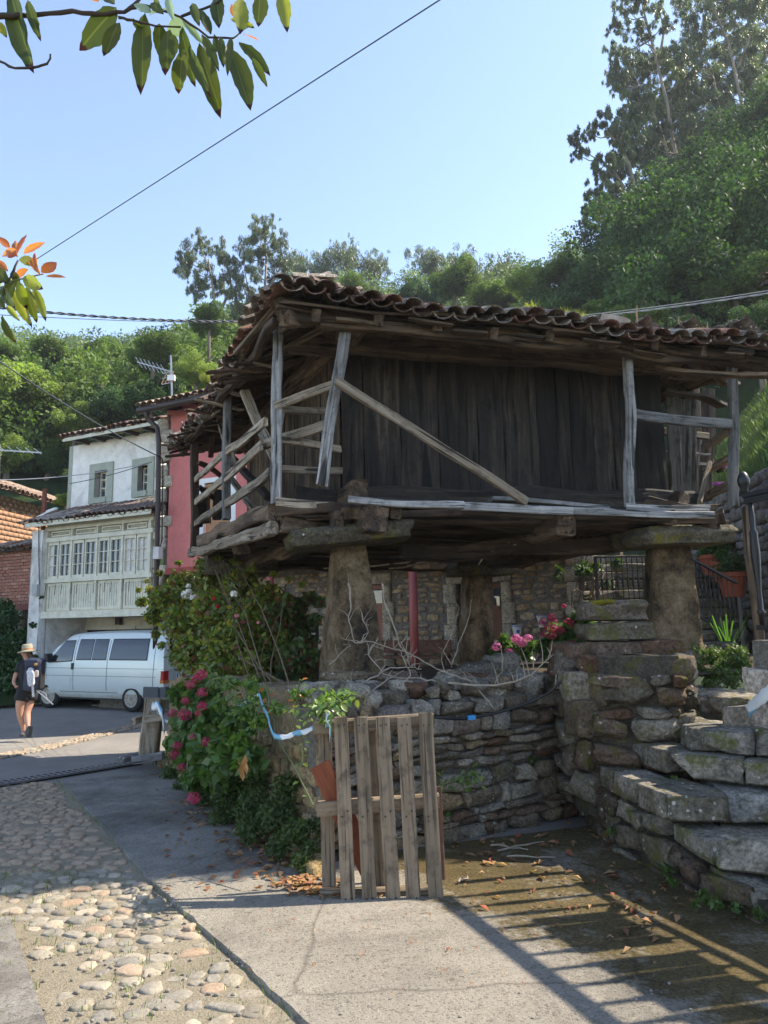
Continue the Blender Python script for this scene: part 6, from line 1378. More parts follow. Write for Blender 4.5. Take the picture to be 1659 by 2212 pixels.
euc(50, [T2([(640, 1200), (660, 900), (640, 600), (600, 350)])],
    [(1188+.3417*r3.uniform(440, 900), .3417*r3.uniform(330, 1080), r3.uniform(14, 22)) for k in range(72)], 'rear eucalyptus behind the forked one, left of the wooded slope top', rs=1.2)
euc(56, [[(470, 800), (470, 700), (462, 640), (450, 560)], [(468, 690), (500, 620), (490, 560)]], [(410, 555, 17), (440, 540, 22), (465, 530, 18), (400, 580, 13), (425, 590, 24), (455, 600, 20), (485, 565, 17), (500, 590, 18), (480, 630, 15), (440, 620, 14), (425, 640, 12), (408, 625, 11), (515, 640, 14), (398, 560, 10), (432, 525, 12)], 'left one of the two eucalyptus trees on the central skyline', rs=1.25, tr=.22)
euc(56, [[(560, 830), (568, 740), (572, 650), (575, 560), (572, 500)], [(566, 740), (540, 650), (530, 590)], [(572, 640), (600, 590), (612, 560)]], [(570, 490, 17), (555, 510, 18), (590, 505, 17), (600, 530, 18), (540, 525, 15), (530, 555, 20), (560, 550, 22), (590, 560, 20), (615, 550, 15), (545, 590, 18), (520, 610, 18), (580, 600, 16), (605, 590, 14), (555, 640, 18), (530, 660, 18), (585, 660, 15), (505, 670, 16), (480, 690, 20), (560, 690, 18), (620, 580, 12), (575, 478, 10)], 'higher one of the two eucalyptus trees on the central skyline', rs=1.25, tr=.22)
for (px, py) in ((640, 575), (700, 575), (745, 560), (800, 575), (930, 570), (1010, 575), (1085, 590)):
    euc(82, [[(px, py+90), (px+2, py+10)]], [(px+rg.uniform(-14, 14), py+rg.uniform(-20, 26), rg.uniform(11, 17)) for k in range(9)], {640: 'small far tree top touching the higher central eucalyptus', 700: 'far tree top above the near hip of the granary roof', 745: 'pointed far tree top, second right of the granary hip', 800: 'far tree top at the left side of the skyline dip', 930: 'far tree top at the right side of the skyline dip', 1010: 'far tree top over the centre right of the granary roof', 1085: 'far tree top furthest right on the central skyline'}[px], n=520, ll=.42, rs=1.6, tr=.25)
# ================================================================ PLANTS
rg = random.Random(51)
LLEAF = leafmat('large_leaves', [(.055, .07, .018), (.08, .095, .022), (.07, .08, .02), (.045, .062, .02)], .40, .45, per='rnd', vein=True, spec=.3)
LORG = leafmat('young_red_leaves', [(.42, .12, .045), (.50, .18, .06), (.38, .09, .05)], .5, .35, per='rnd', spec=.5)
LYEL = leafmat('yellow_green_leaves', [(.20, .24, .03), (.28, .27, .035), (.12, .17, .025)], .5, .35, per='rnd', vein=True, spec=.5)
LPALE = leafmat('pale_leaf', [(.30, .38, .28), (.34, .42, .32)], .3, .4, per='rnd')
def big_leaf(mat, k=0):
    vs = []; fs = []; n = 12
    for i in range(n+1):
        t = i/n; wv = .15*math.sin(math.pi*t**(.85+.12*k))**.8 if 0 < i < n else .001; z = -(.06+.05*k)*t*t; sw = .03*math.sin(t*3+k*2)
        for (s_, u) in ((1, 1), (1, .5), (0, 0), (-1, .5), (-1, 1)): vs.append((t, s_*wv*u + sw + (.006*math.sin(t*31+k) if u == 1 else 0), z + wv*u*.32 + (.012*math.sin(t*23+s_*2+k) if u == 1 else 0)))
    for i in range(n):
        for j in range(4): a = i*5+j; fs.append((a, a+1, a+6, a+5))
    return meshdata('leaf', vs, fs, mat, True)
BL_ = {k: [big_leaf(m, q) for q in range(3)] for k, m in (('g', LLEAF), ('o', LORG), ('y', LYEL), ('p', LPALE))}
def hang(parent, a, b, wpx, key, Y, S, O=(0, 0)):
    pa_ = at(O[0]+a[0]*S, O[1]+a[1]*S, Y); pb_ = at(O[0]+b[0]*S, O[1]+b[1]*S, Y+rg.uniform(-.06, .05)); L = (pb_-pa_).length; W = wpx*S/FPX*Y
    M = fr(pa_, pb_-pa_, V((rg.uniform(-.5, .5), -1, rg.uniform(-.3, .3)))) @ Matrix.Diagonal((L, W/.28, L, 1)); put('leaf', rg.choice(BL_[key]), parent, M)
br = thing('tree_branch', 'branch of long dark-tipped green leaves hanging into the upper left of the sky', 'branch', at(-60, 40, 1.75))
S = .3906
def tw(parent, pts, r, Y=1.75, nm='twig', mat=None):
    P = [at(a*S, b*S, Y) for a, b in pts]; Q = []
    for a, b in zip(P[:-1], P[1:]): Q += [a.lerp(b, k/3)+V((rg.uniform(-1, 1), rg.uniform(-1, 1), rg.uniform(-1, 1)))*r*.35 for k in range(3)]
    Q.append(P[-1]); n = len(Q); MB().tube(Q, [r*(1-.5*i/n)*(1+rg.uniform(-.12, .2)) for i in range(n)], 7).build(nm, mat or BARKD, parent, smooth=True)
BARKD = flat('dark_twig', (.05, .035, .025), .8, bump=.8); GTW = flat('green_twig', (.16, .16, .06), .6)
tw(br, [(-60, 95), (60, 92), (200, 85), (400, 66), (560, 78), (690, 60), (760, 10), (790, -40)], .0075); tw(br, [(690, 60), (800, 25), (1000, 95), (1150, 205), (1290, 212)], .0045); tw(br, [(660, 100), (730, 115), (860, 145), (1000, 150)], .004); tw(br, [(1000, 90), (1180, 30), (1260, -30)], .004); tw(br, [(1290, 212), (1340, 170), (1400, 130)], .0022, mat=GTW)
for (a, b, w_, k) in (((60, -60), (140, 350), 140, 'g'), ((150, 0), (215, 222), 72, 'g'), ((-20, 120), (37, 190), 50, 'y'), ((645, 40), (430, 270), 165, 'g'), ((655, 120), (580, 305), 82, 'g'), ((790, 70), (785, 498), 112, 'g'), ((880, 130), (880, 310), 90, 'g'), ((930, 160), (920, 405), 92, 'g'), ((960, 190), (945, 335), 66, 'g'), ((1010, 268), (985, 515), 105, 'g'), ((1000, 150), (1070, 462), 84, 'g'), ((1090, 240), (1228, 632), 112, 'g'), ((1110, 190), (1218, 375), 64, 'g'), ((1050, 250), (1130, 495), 64, 'g'), ((1215, 200), (1240, 360), 50, 'g'), ((1275, 205), (1262, 390), 46, 'g'), ((1275, 270), (1385, 603), 118, 'g'), ((1320, 235), (1495, 410), 74, 'g'), ((1395, 320), (1475, 480), 46, 'g'), ((1345, -10), (1330, 150), 96, 'y'), ((1440, -30), (1425, 142), 100, 'g'), ((1550, -40), (1582, 162), 84, 'y'), ((1195, -20), (1215, 130), 84, 'g'), ((1010, 95), (925, 205), 100, 'p'), ((1000, 105), (1128, 236), 42, 'p'), ((920, -30), (955, 92), 48, 'p'), ((825, 85), (945, 38), 40, 'p'), ((1275, 105), (1408, 152), 46, 'y'), ((1345, 190), (1425, 212), 46, 'o'), ((1285, 20), (1300, 100), 40, 'o'), ((740, 20), (840, 60), 60, 'p'), ((1110, 50), (1165, 165), 64, 'g'), ((1060, 20), (1095, 135), 56, 'g'), ((545, 10), (500, -10), 34, 'o'), ((640, 20), (560, -40), 70, 'g'), ((1180, 190), (1205, 300), 56, 'g'), ((1150, 130), (1160, 175), 40, 'o'), ((740, 100), (790, 190), 50, 'g'), ((830, 20), (900, 60), 56, 'g'), ((860, -20), (880, 60), 60, 'g')): hang(br, a, b, w_, k, 1.75+rg.uniform(-.06, .06), S)
b2 = thing('bare_twig', 'bare dark twig curling up at the end, below the hanging branch', 'twig', at(-20, 130, 1.75)); tw(b2, [(-60, 315), (0, 340), (80, 378), (180, 373), (262, 352), (280, 320), (280, 300)], .0042)
b3 = thing('leafy_sprig', 'sprig of red young leaves and yellow green older leaves at the left edge', 'branch', at(-40, 600, 1.9)); tw(b3, [(-120, 1600), (-20, 1570), (60, 1540), (100, 1440)], .005, 1.9); tw(b3, [(20, 1560), (130, 1540), (240, 1515)], .003, 1.9, mat=GTW); tw(b3, [(60, 1540), (40, 1690)], .003, 1.9, mat=GTW)
for (a, b, w_, k) in (((-15, 1305), (65, 1372), 42, 'o'), ((100, 1420), (62, 1318), 44, 'o'), ((100, 1400), (133, 1288), 52, 'o'), ((128, 1405), (230, 1333), 42, 'o'), ((12, 1412), (68, 1374), 46, 'o'), ((40, 1420), (92, 1410), 36, 'o'), ((232, 1512), (306, 1444), 60, 'o'), ((250, 1526), (357, 1524), 26, 'o'), ((78, 1528), (142, 1490), 44, 'o'), ((-20, 1440), (42, 1500), 36, 'o'), ((150, 1420), (215, 1500), 34, 'o'), ((190, 1400), (200, 1475), 26, 'o'), ((105, 1435), (208, 1465), 62, 'y'), ((90, 1555), (15, 1665), 62, 'g'), ((70, 1600), (165, 1805), 72, 'y'), ((145, 1585), (195, 1785), 84, 'g'), ((185, 1590), (250, 1772), 50, 'y'), ((125, 1538), (225, 1582), 74, 'y'), ((35, 1690), (102, 1772), 36, 'y'), ((15, 1742), (68, 1902), 66, 'g'), ((95, 1555), (150, 1705), 60, 'y'), ((-20, 1640), (20, 1702), 44, 'g'), ((60, 1540), (18, 1622), 54, 'g'), ((0, 1590), (70, 1700), 70, 'g'), ((30, 1500), (-20, 1580), 60, 'y'), ((-30, 1460), (30, 1560), 70, 'g'), ((60, 1500), (110, 1590), 60, 'g')): hang(b3, a, b, w_, k, 1.9+rg.uniform(-.05, .05), S)
# ---- helper: point on a plane parallel to the lane wall, off metres in front of it
LD = (A0-BB).normalized(); LN = V((LD.y, -LD.x, 0))
def lwp(px, py, off): return onpl(px, py, A0+LN*off, LD)
def foliage(parent, blobs, n, size, mat, fn, seed, aspect=.6, droop=.2, shell=.2, name='foliage', flat_=.85, kind='stuff'):
    cs = []; rr = []
    for (px, py, r, *o) in blobs: c = fn(px, py, *(o or ())); cs.append(c); rr.append(r*(c.y)/FPX)
    v_, f_ = leafcloud(cs, rr, n, size, aspect, flat_, droop, seed, shell, .4); loc = WM[parent.name].translation if parent else V((0, 0, 0))
    return put(name, npmesh(name, v_-np.array(loc, dtype=float), f_, mat), parent, Matrix.Translation(loc), kind=kind)
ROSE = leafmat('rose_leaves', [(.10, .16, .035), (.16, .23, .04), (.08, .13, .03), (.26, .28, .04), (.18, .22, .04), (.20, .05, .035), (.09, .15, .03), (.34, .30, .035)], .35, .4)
ROSE_SHADE = leafmat('shade_rose_leaves', [(.045, .09, .03), (.065, .12, .035), (.09, .15, .04), (.16, .04, .035), (.05, .10, .03)], .3, .4)  # darker copy of the rose leaves, shade put into the colour
HYD = leafmat('hydrangea_leaves', [(.06, .13, .03), (.09, .17, .035), (.05, .10, .025), (.14, .20, .05)], .35, .4)
GRD = leafmat('groundcover_leaves', [(.035, .07, .02), (.06, .10, .025), (.09, .13, .04), (.03, .05, .015)], .3, .6)
STEM = flat('green_stem', (.09, .11, .04), .6); STEMB = flat('brown_stem', (.13, .09, .055), .8, var=.3, scale=12)
rb_t = thing('rose_bush', 'large tangled rose bush with green and reddish leaves sprawling over the lane wall', 'rose bush', lwp(520, 1600, -.2))
bl = [(355, 1305, 36, -.1), (330, 1330, 22, .1), (400, 1265, 42, -.4), (455, 1250, 44, -.6), (520, 1262, 44, -.7), (575, 1290, 40, -.9), (470, 1320, 60, -.3), (400, 1345, 52, 0), (540, 1340, 60, -.6), (420, 1410, 55, 0), (500, 1400, 66, -.3), (585, 1370, 46, -.8), (460, 1460, 50, 0), (540, 1460, 60, -.4), (380, 1300, 40, -.2), (615, 1300, 24, -1.0), (440, 1215, 20, -.6), (350, 1290, 30, .2), (308, 1300, 14, .2), (325, 1275, 12, .1), (560, 1500, 50, -.2), (300, 1275, 6, .2), (318, 1255, 6, .1), (345, 1240, 8, 0), (470, 1205, 8, -.5), (505, 1212, 9, -.6), (545, 1225, 9, -.7), (590, 1240, 9, -.8), (385, 1215, 8, -.3), (335, 1370, 10, .2), (350, 1395, 9, .2), (625, 1250, 8, -1.0), (655, 1262, 8, -1.1)]
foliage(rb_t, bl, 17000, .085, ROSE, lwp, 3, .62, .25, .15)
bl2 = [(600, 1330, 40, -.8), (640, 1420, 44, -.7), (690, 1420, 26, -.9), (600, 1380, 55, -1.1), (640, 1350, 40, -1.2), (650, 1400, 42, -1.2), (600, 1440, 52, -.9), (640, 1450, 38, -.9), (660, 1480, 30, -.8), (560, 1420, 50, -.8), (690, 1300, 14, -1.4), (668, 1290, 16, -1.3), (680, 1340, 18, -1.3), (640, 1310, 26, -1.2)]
foliage(rb_t, bl2, 10000, .085, ROSE_SHADE, lwp, 4, .6, .25, .15, 'shaded_foliage')
mb = MB()
for i in range(20):
    a = lwp(rg.uniform(420, 640), rg.uniform(1490, 1560), -.2); tx, ty = rg.choice([(320, 1290), (350, 1270), (400, 1230), (440, 1205), (500, 1225), (560, 1240), (620, 1290), (360, 1400), (380, 1350), (340, 1340)]); b = lwp(tx+rg.uniform(-30, 30), ty+rg.uniform(-20, 30), -.4)
    mb.tube(stem_pts(a, b, -.12, 6, .03, rg), [.009-.001*k for k in range(7)], 4, cap=False)
mb.build('canes', STEMB, rb_t)
ctl = {'white': flat('white_petals', (.78, .76, .68), .6), 'red': flat('red_petals', (.45, .02, .03), .6), 'pink': flat('pink_petals', (.7, .25, .3), .6)}
def rosette(seed, n=26, r=1.0):
    r_ = np.random.RandomState(seed); d = r_.normal(size=(n, 3)); d[:, 2] = np.abs(d[:, 2])*.8; d /= np.linalg.norm(d, axis=1)[:, None]; v_, f_ = leafcloud([[0, 0, 0]], [r*.8], n*3, r*.8, .9, .8, 0, seed, .5, .3); return v_, f_
for (px, py, r, c) in ((401, 1285, 11, 'white'), (408, 1278, 9, 'white'), (418, 1290, 8, 'white'), (505, 1283, 8, 'white'), (408, 1265, 6, 'white'), (462, 1293, 5, 'red'), (415, 1328, 4, 'red'), (511, 1330, 5, 'pink'), (470, 1310, 5, 'red'), (558, 1345, 4, 'pink')):
    p = lwp(px, py, -.1); v_, f_ = rosette(px); rw_ = r*p.y/FPX; put('rose_flower', npmesh('rose_flower', v_*rw_, f_, ctl[c]), rb_t, Matrix.Translation(p))
# hydrangea heads
def head_mesh(name, mat, seed, n=110):
    r_ = np.random.RandomState(seed); d = r_.normal(size=(n, 3)); d /= np.linalg.norm(d, axis=1)[:, None]; P = d*r_.uniform(.82, 1.0, (n, 1)); t = np.cross(d, r_.normal(size=(n, 3))); t /= np.linalg.norm(t, axis=1)[:, None]; b = np.cross(d, t); s_ = r_.uniform(.20, .28, (n, 1))
    vs = np.concatenate([np.stack([P, P+(t+b)*s_*.5+d*.05, P+t*s_+b*0+d*.02, P+(t-b)*s_*.5+d*.05], 1).reshape(-1, 3), np.stack([P, P-(t+b)*s_*.5+d*.05, P-t*s_+d*.02, P-(t-b)*s_*.5+d*.05], 1).reshape(-1, 3)]); return npmesh(name, vs, np.arange(n*8).reshape(-1, 4), mat)
CRIM = leafmat('crimson_petals', [(.42, .02, .10), (.55, .05, .16), (.34, .015, .08), (.60, .10, .20)], .3, .6); MAG = leafmat('magenta_petals', [(.52, .09, .42), (.62, .20, .55), (.44, .05, .34)], .3, .6); LILA = leafmat('lilac_petals', [(.42, .06, .45), (.52, .12, .55), (.36, .04, .38)], .3, .6)
HC = [head_mesh('flower_head', CRIM, i) for i in range(3)]; HM = [head_mesh('flower_head', MAG, i+5) for i in range(2)]; HL = [head_mesh('flower_head', LILA, i+9) for i in range(2)]
hy = thing('hydrangea', 'hydrangea with crimson flower heads leaning over the lane at the end of the wall', 'hydrangea', lwp(430, 1640, .1))
bl = [(400, 1500, 34, .1), (440, 1500, 40, .2), (420, 1560, 46, .3), (470, 1560, 50, .3), (400, 1610, 40, .35), (450, 1620, 50, .4), (500, 1620, 46, .4), (480, 1670, 44, .4), (430, 1680, 36, .4), (520, 1560, 40, .3), (540, 1640, 36, .4), (410, 1650, 30, .4)]
foliage(hy, bl, 3600, .13, HYD, lwp, 8, .6, .35, .2)
for i, (px, py) in enumerate(((434, 1457), (411, 1479), (400, 1514), (437, 1495), (437, 1525), (399, 1544), (372, 1541), (428, 1541), (419, 1593), (447, 1602), (383, 1611), (377, 1630), (419, 1627), (393, 1658), (437, 1671), (418, 1724), (425, 1466))):
    p = lwp(px, py, .55 if py < 1700 else .8); r = (14, 12, 10, 12, 12, 15, 11, 8, 11, 12, 11, 12, 10, 11, 6, 15, 12)[i]*p.y/FPX; put('flower_head', HC[i % 3], hy, Matrix.Translation(p) @ Matrix.Rotation(i, 4, 'Z') @ Matrix.Diagonal((r, r, r*.8, 1)))
# weeds and ground cover along the wall foot
wd = [(400, 1700, 30, .3), (450, 1720, 36, .3), (500, 1710, 44, .25), (550, 1740, 46, .25), (480, 1760, 30, .4), (540, 1790, 36, .4), (600, 1760, 46, .2), (640, 1800, 36, .25), (600, 1830, 30, .35), (650, 1860, 24, .3), (560, 1680, 40, .1), (620, 1700, 36, .1), (370, 1670, 24, .3), (345, 1640, 16, .2), (670, 1830, 20, .2), (680, 1780, 22, .1)]
o = foliage(None, wd, 9000, .045, GRD, lwp, 12, .5, .0, .1, 'ground_cover')
foliage(None, [(665, 1880, 18, .25), (690, 1850, 22, .05), (700, 1800, 18, .0), (672, 1905, 14, .2), (720, 1870, 20, -.3), (750, 1900, 18, -.5), (650, 1780, 14, .2)], 1500, .035, leafmat('bright_weeds', [(.15, .20, .05), (.22, .26, .07), (.10, .15, .04)], .4, .6), lwp, 13, .5, 0, .1, 'bright_weeds')  # lighter leaf greens than the ground cover beside them
# sunlit rose canes in front, every leaf its own piece
RL = leafmat('rose_leaf_fresh', [(.07, .14, .03), (.12, .20, .04), (.17, .24, .05), (.05, .11, .03), (.22, .26, .05)], .4, .3, per='rnd', spec=.6)
rleaf = leaf_mesh('leaf', RL, 1.0, .62, .12, .3, 5); rleafr = leaf_mesh('leaf', LORG, 1.0, .5, .12, .3, 5)
sr = thing('rose_canes', 'sunlit arching rose canes with glossy green leaves spreading towards the pallet top', 'rose', lwp(600, 1750, .1))
Z4 = lambda x, y: (270+x*.2929, 1242+y*.2929)
can = [[(590, 640), (650, 740), (720, 830), (830, 910), (960, 945), (1180, 990), (1400, 990), (1590, 930)], [(1020, 790), (1050, 860), (1070, 960), (1030, 1050)], [(1290, 770), (1270, 880), (1260, 960)], [(830, 910), (850, 1010), (900, 1110), (940, 1200)], [(1590, 930), (1500, 860), (1400, 850)], [(940, 1200), (860, 1160), (760, 1180)], [(1070, 960), (1100, 1060), (1110, 1180), (1250, 1420), (1390, 1700)], [(1400, 990), (1320, 1080), (1300, 1240), (1310, 1400)], [(940, 1200), (950, 1290), (900, 1310)], [(1600, 930), (1680, 880), (1740, 900)], [(640, 730), (720, 760), (800, 820)], [(1400, 990), (1480, 960), (1560, 1010), (1500, 1080)], [(960, 945), (900, 880), (880, 810)]]
cnt = 0
for ci, cpts in enumerate(can):
    P = [lwp(*Z4(a, b), .35-.04*ci % .2) for a, b in cpts]; MB().tube(P, [.006]*len(P), 6).build('cane', STEM, sr)
    for a, b in zip(P[:-1], P[1:]):
        k = int((b-a).length/.030)
        for j in range(k):
            if cnt > 285 or (ci == 6 and a.z < 1.15 and j % 5): continue
            c = a.lerp(b, (j+rg.random())/k); d = V((rg.uniform(-1, 1), rg.uniform(-1, .5), rg.uniform(-.8, .6))).normalized(); L = rg.uniform(.035, .068); st_ = c + d*.025
            put('leaf', rleafr if ci in (1, 2) and rg.random() < .3 or rg.random() < .04 else rleaf, sr, fr(st_, d, V((rg.uniform(-.6, .6), -.6, 1))) @ Matrix.Diagonal((L, L, L, 1))); cnt += 1
foliage(sr, [(755, 1530, 0)] if False else [(720, 1515, 26, .2), (745, 1500, 18, .1), (690, 1530, 24, .25), (560, 1500, 22, .3), (530, 1540, 22, .35), (520, 1600, 26, .4), (540, 1480, 18, .3), (660, 1500, 16, .2), (700, 1560, 12, .3), (500, 1480, 20, .3), (480, 1520, 22, .35), (600, 1530, 18, .3), (640, 1500, 18, .25), (560, 1560, 20, .4), (500, 1590, 18, .4), (470, 1470, 16, .3)], 1150, .06, leafmat('fresh_leaves', [(.10, .18, .035), (.16, .24, .05), (.06, .12, .03)], .4, .35), lwp, 15, .6, .2, .1)
dl = MB()
for k in range(9):
    a = lwp(527+rg.uniform(-7, 7), 1630+k*4, .5); dl.add([a, a+V((.02, -.01, -.05)), a+V((.0, .01, -.10)), a+V((-.025, -.01, -.05))], [(0, 1, 2, 3)])
dl.build('withered_leaves', flat('dry_leaf', (.42, .22, .08), .8, var=.3, scale=20), sr)
# dry bramble twigs lying over the rubble wall
TWG = flat('dry_twig', (.30, .25, .19), .85, var=.25, scale=10)
dt = thing('dry_vine', 'tangle of pale leafless vine branches lying over the top of the rubble wall', 'vine', at(880, 1500, 6.8)); Z7 = lambda x, y: (594+x*.2929, 1026+y*.2929)
def vine(pts, r, Y0, Y1, par, mat, name='branch', wob=.012):
    P = [at(*Z7(a, b), Y0+(Y1-Y0)*i/(len(pts)-1)) for i, (a, b) in enumerate(pts)]; Q = []
    for a, b in zip(P[:-1], P[1:]): Q += [a.lerp(b, k/3)+V((rg.uniform(-1, 1), rg.uniform(-1, 1), rg.uniform(-1, 1)))*wob*(k > 0) for k in range(3)]
    Q.append(P[-1]); r *= .72; MB().tube(Q, [r*(1-.6*i/len(Q)) for i in range(len(Q))], 6).build(name, mat, par, smooth=True); return Q
main = [([(1659, 1555), (1500, 1545), (1370, 1500), (1250, 1450), (1100, 1380), (960, 1300), (720, 1230), (600, 1240)], .013, 6.7, 6.9), ([(530, 1520), (600, 1560), (700, 1500), (850, 1420), (1000, 1420), (1080, 1430)], .014, 6.5, 6.7), ([(1300, 1600), (1200, 1530), (1080, 1500), (930, 1500), (800, 1470), (690, 1330), (720, 1250), (800, 1290)], .012, 6.6, 6.9), ([(790, 800), (810, 950), (870, 1100), (920, 1260), (980, 1340), (1000, 1420)], .012, 6.9, 6.8), ([(640, 1630), (760, 1560), (840, 1500), (950, 1440)], .011, 6.4, 6.7), ([(870, 1659), (920, 1580), (1000, 1480), (960, 1380), (930, 1300)], .010, 6.4, 6.8), ([(1300, 1400), (1240, 1300), (1300, 1180), (1360, 980)], .006, 7.0, 7.1), ([(1300, 1420), (1350, 1250), (1420, 1080), (1455, 910)], .006, 7.0, 7.1), ([(540, 800), (560, 950), (545, 1080), (590, 1240)], .012, 7.1, 7.0), ([(400, 1400), (500, 1300), (560, 1260)], .010, 6.9, 7.0), ([(640, 1020), (690, 1160), (610, 1240), (480, 1200)], .008, 7.0, 7.0), ([(2400-594, 0), (0, 0)], 0, 0, 0)]
for pts, r, a, b in main[:-1]:
    Q = vine(pts, r, a, b, dt, TWG)
    for k in range(int(len(Q)*.55)):
        c = rg.choice(Q); e = c + V((rg.uniform(-.12, .12), rg.uniform(-.06, .02), rg.uniform(-.02, .2))); MB().tube([c, c.lerp(e, .5)+V((rg.uniform(-.02, .02), 0, .01)), e], [r*.35, r*.25, .0015], 5).build('side_twig', TWG, dt)
Z8 = lambda x, y: (1026+x*.2929, 1053+y*.2929)
P = [at(*Z8(a, b), 6.6) for a, b in ((-200, 1440), (0, 1460), (150, 1460), (300, 1430), (420, 1380), (500, 1300), (580, 1230))]; MB().tube(P, [.011, .011, .011, .010, .008, .006, .003], 6).build('branch', TWG, dt, smooth=True)
for (a, b) in (((200, 1350), (190, 1170)), ((290, 1440), (240, 1330)), ((310, 1430), (300, 1340)), ((370, 1400), (330, 1240)), ((400, 1380), (340, 1180)), ((430, 1340), (420, 1200)), ((500, 1300), (480, 1120)), ((540, 1260), (570, 1130)), ((560, 1250), (530, 1180)), ((170, 1450), (120, 1280)), ((600, 1380), (570, 1520)), ((30, 1500), (160, 1659))): p, q = at(*Z8(*a), 6.6), at(*Z8(*b), 6.55); MB().tube([p, p.lerp(q, .5)+V((.01, 0, 0)), q], [.006, .005, .002], 5).build('side_twig', TWG, dt)
# hydrangeas behind the wall
h2 = thing('hydrangea', 'crimson hydrangea behind the rubble pier, in front of the stone house', 'hydrangea', at(1225, 1440, 10.5)); foliage(h2, [(1215, 1370, 34, 10.5), (1250, 1350, 30, 10.3), (1180, 1400, 26, 10.6), (1262, 1330, 22, 10.2), (1230, 1400, 36, 10.4), (1270, 1375, 26, 10.2)], 1500, .13, HYD, at, 17, .6, .2, .2)
for i, (x, y) in enumerate(((500, 990), (565, 955), (580, 990), (580, 1040), (630, 1050), (570, 1090), (685, 985), (725, 1010), (545, 1030), (780, 1095), (812, 880), (710, 1150), (510, 1080), (655, 875))):
    p = at(*Z8(x, y), 10.2); r = rg.uniform(8.5, 11)*10.2/FPX*(.6 if i == 13 else 1); put('flower_head', HC[i % 3], h2, Matrix.Translation(p) @ Matrix.Diagonal((r, r, r*.8, 1)))
h3 = thing('hydrangea', 'pink lilac hydrangea in front of the low porch railing', 'hydrangea', at(1105, 1440, 12.6)); foliage(h3, [(1100, 1410, 30, 12.6), (1130, 1405, 26, 12.5), (1075, 1415, 22, 12.6), (1145, 1395, 20, 12.5), (1090, 1385, 16, 12.6)], 1100, .12, HYD, at, 18, .6, .2, .2)
for i, (x, y) in enumerate(((310, 1135), (390, 1110), (300, 1110), (345, 1150), (160, 1175), (252, 1215), (330, 1125))): p = at(*Z8(x, y), 12.3); r = rg.uniform(8.5, 11)*12.3/FPX; put('flower_head', HM[i % 2], h3, Matrix.Translation(p) @ Matrix.Diagonal((r, r, r*.8, 1)))
# climber on the house corner
cl = thing('climbing_plant', 'thin climbing plant with bare stems on the pink edged house corner', 'climber', at(1270, 1400, 13)); mb = MB()
for i in range(9):
    a = at(1262+rg.uniform(-14, 24), 1400, 13.2); b = at(1250+rg.uniform(-10, 70), 1215+rg.uniform(-20, 60), 13.6); mb.tube(stem_pts(a, b, 0, 8, .10, rg), .016, 5, cap=False)
mb.build('stems', STEMB, cl); foliage(cl, [(1260, 1230, 22, 13.4), (1290, 1225, 14, 13.4), (1205, 1245, 12, 13.3), (1330, 1215, 14, 13.2), (1272, 1330, 14, 13.2), (1312, 1260, 12, 13.2), (1208, 1228, 10, 13.3)], 420, .11, GRD, at, 19, .6, .3, .1)
# potted plants on the stair flight and lilac flowers on the wall
TERR = flat('terracotta', (.38, .10, .05), .75, var=.15)
for (px, py, Y, h, rt, lab, bl, m) in ((1585, 1262, 12.2, .42, .24, 'terracotta pot with a round dark green shrub on the stairs', [(1568, 1222, 26), (1590, 1215, 26), (1600, 1235, 22), (1560, 1240, 18)], GRD), (1540, 1215, 13.4, .38, .22, 'terracotta pot with broad light green leaves higher on the stairs', [(1535, 1190, 22), (1555, 1180, 20), (1520, 1195, 14), (1575, 1172, 16)], HYD), (1562, 1228, 12.9, .36, .18, 'narrow terracotta pot between the two larger planted pots', [(1558, 1200, 10)], HYD)):
    pt = thing('potted_plant', lab, 'potted plant', at(px, py+20, Y), 'pots on the stairs'); c = at(px, py+28, Y); MB().lathe([(rt*.68, 0), (rt*.95, h*.8), (rt*1.05, h*.82), (rt*1.05, h), (rt*.9, h), (rt*.85, h*.85)], c, 16).build('pot', TERR, pt, smooth=False)
    foliage(pt, [(a, b, r, Y) for a, b, r in bl], 900, .07 if m is GRD else .13, m, at, px, .6, .1, .1)
for (px, py, Y, sc_, lab, HH) in ((1556, 1002, 14.6, 1.0, 'larger lilac flower cluster on top of the garden wall', HL), (1553, 1044, 14.6, .8, 'smaller lilac flower cluster lower on the garden wall', HL), (1560, 1168, 12.6, .6, 'pale lilac blooms above the potted plants', HM)):
    lf = thing('lilac_flowers', lab, 'flowers', at(px, py, Y)); foliage(lf, [(px, py+8, 16*sc_, Y)], 160, .09, GRD, at, py, .6, .1, .1)
    for k in range(6): p = at(px+rg.uniform(-14, 12)*sc_, py+rg.uniform(-8, 8)*sc_, Y-.1); r = 6*sc_*Y/FPX; put('flower_head', HH[k % 2], lf, Matrix.Translation(p) @ Matrix.Diagonal((r, r, r, 1)))
# ivy bank at the far left
IVY = leafmat('ivy_leaves', [(.02, .055, .015), (.035, .085, .02), (.05, .11, .03), (.015, .04, .012)], .25, .4)
iv = thing('ivy', 'thick dark ivy covering the shed wall at the left edge', 'ivy', at(20, 1500, 17)); foliage(iv, [(10, 1340, 34, 20.2), (30, 1390, 34, 20.1), (5, 1430, 40, 20), (45, 1440, 26, 19.8), (20, 1480, 30, 19.7), (60, 1480, 22, 19.6), (50, 1370, 18, 20.2), (-30, 1400, 50, 20.2), (-20, 1470, 50, 20), (10, 1310, 20, 20.3)], 9000, .09, IVY, at, 23, .8, .3, .45)
o = foliage(iv, [(72, 1350, 8, 19.6), (90, 1290, 5, 19.3), (76, 1420, 8, 19.5)], 120, .08, IVY, at, 24, .8, .3, .3, 'trailing_leaves')
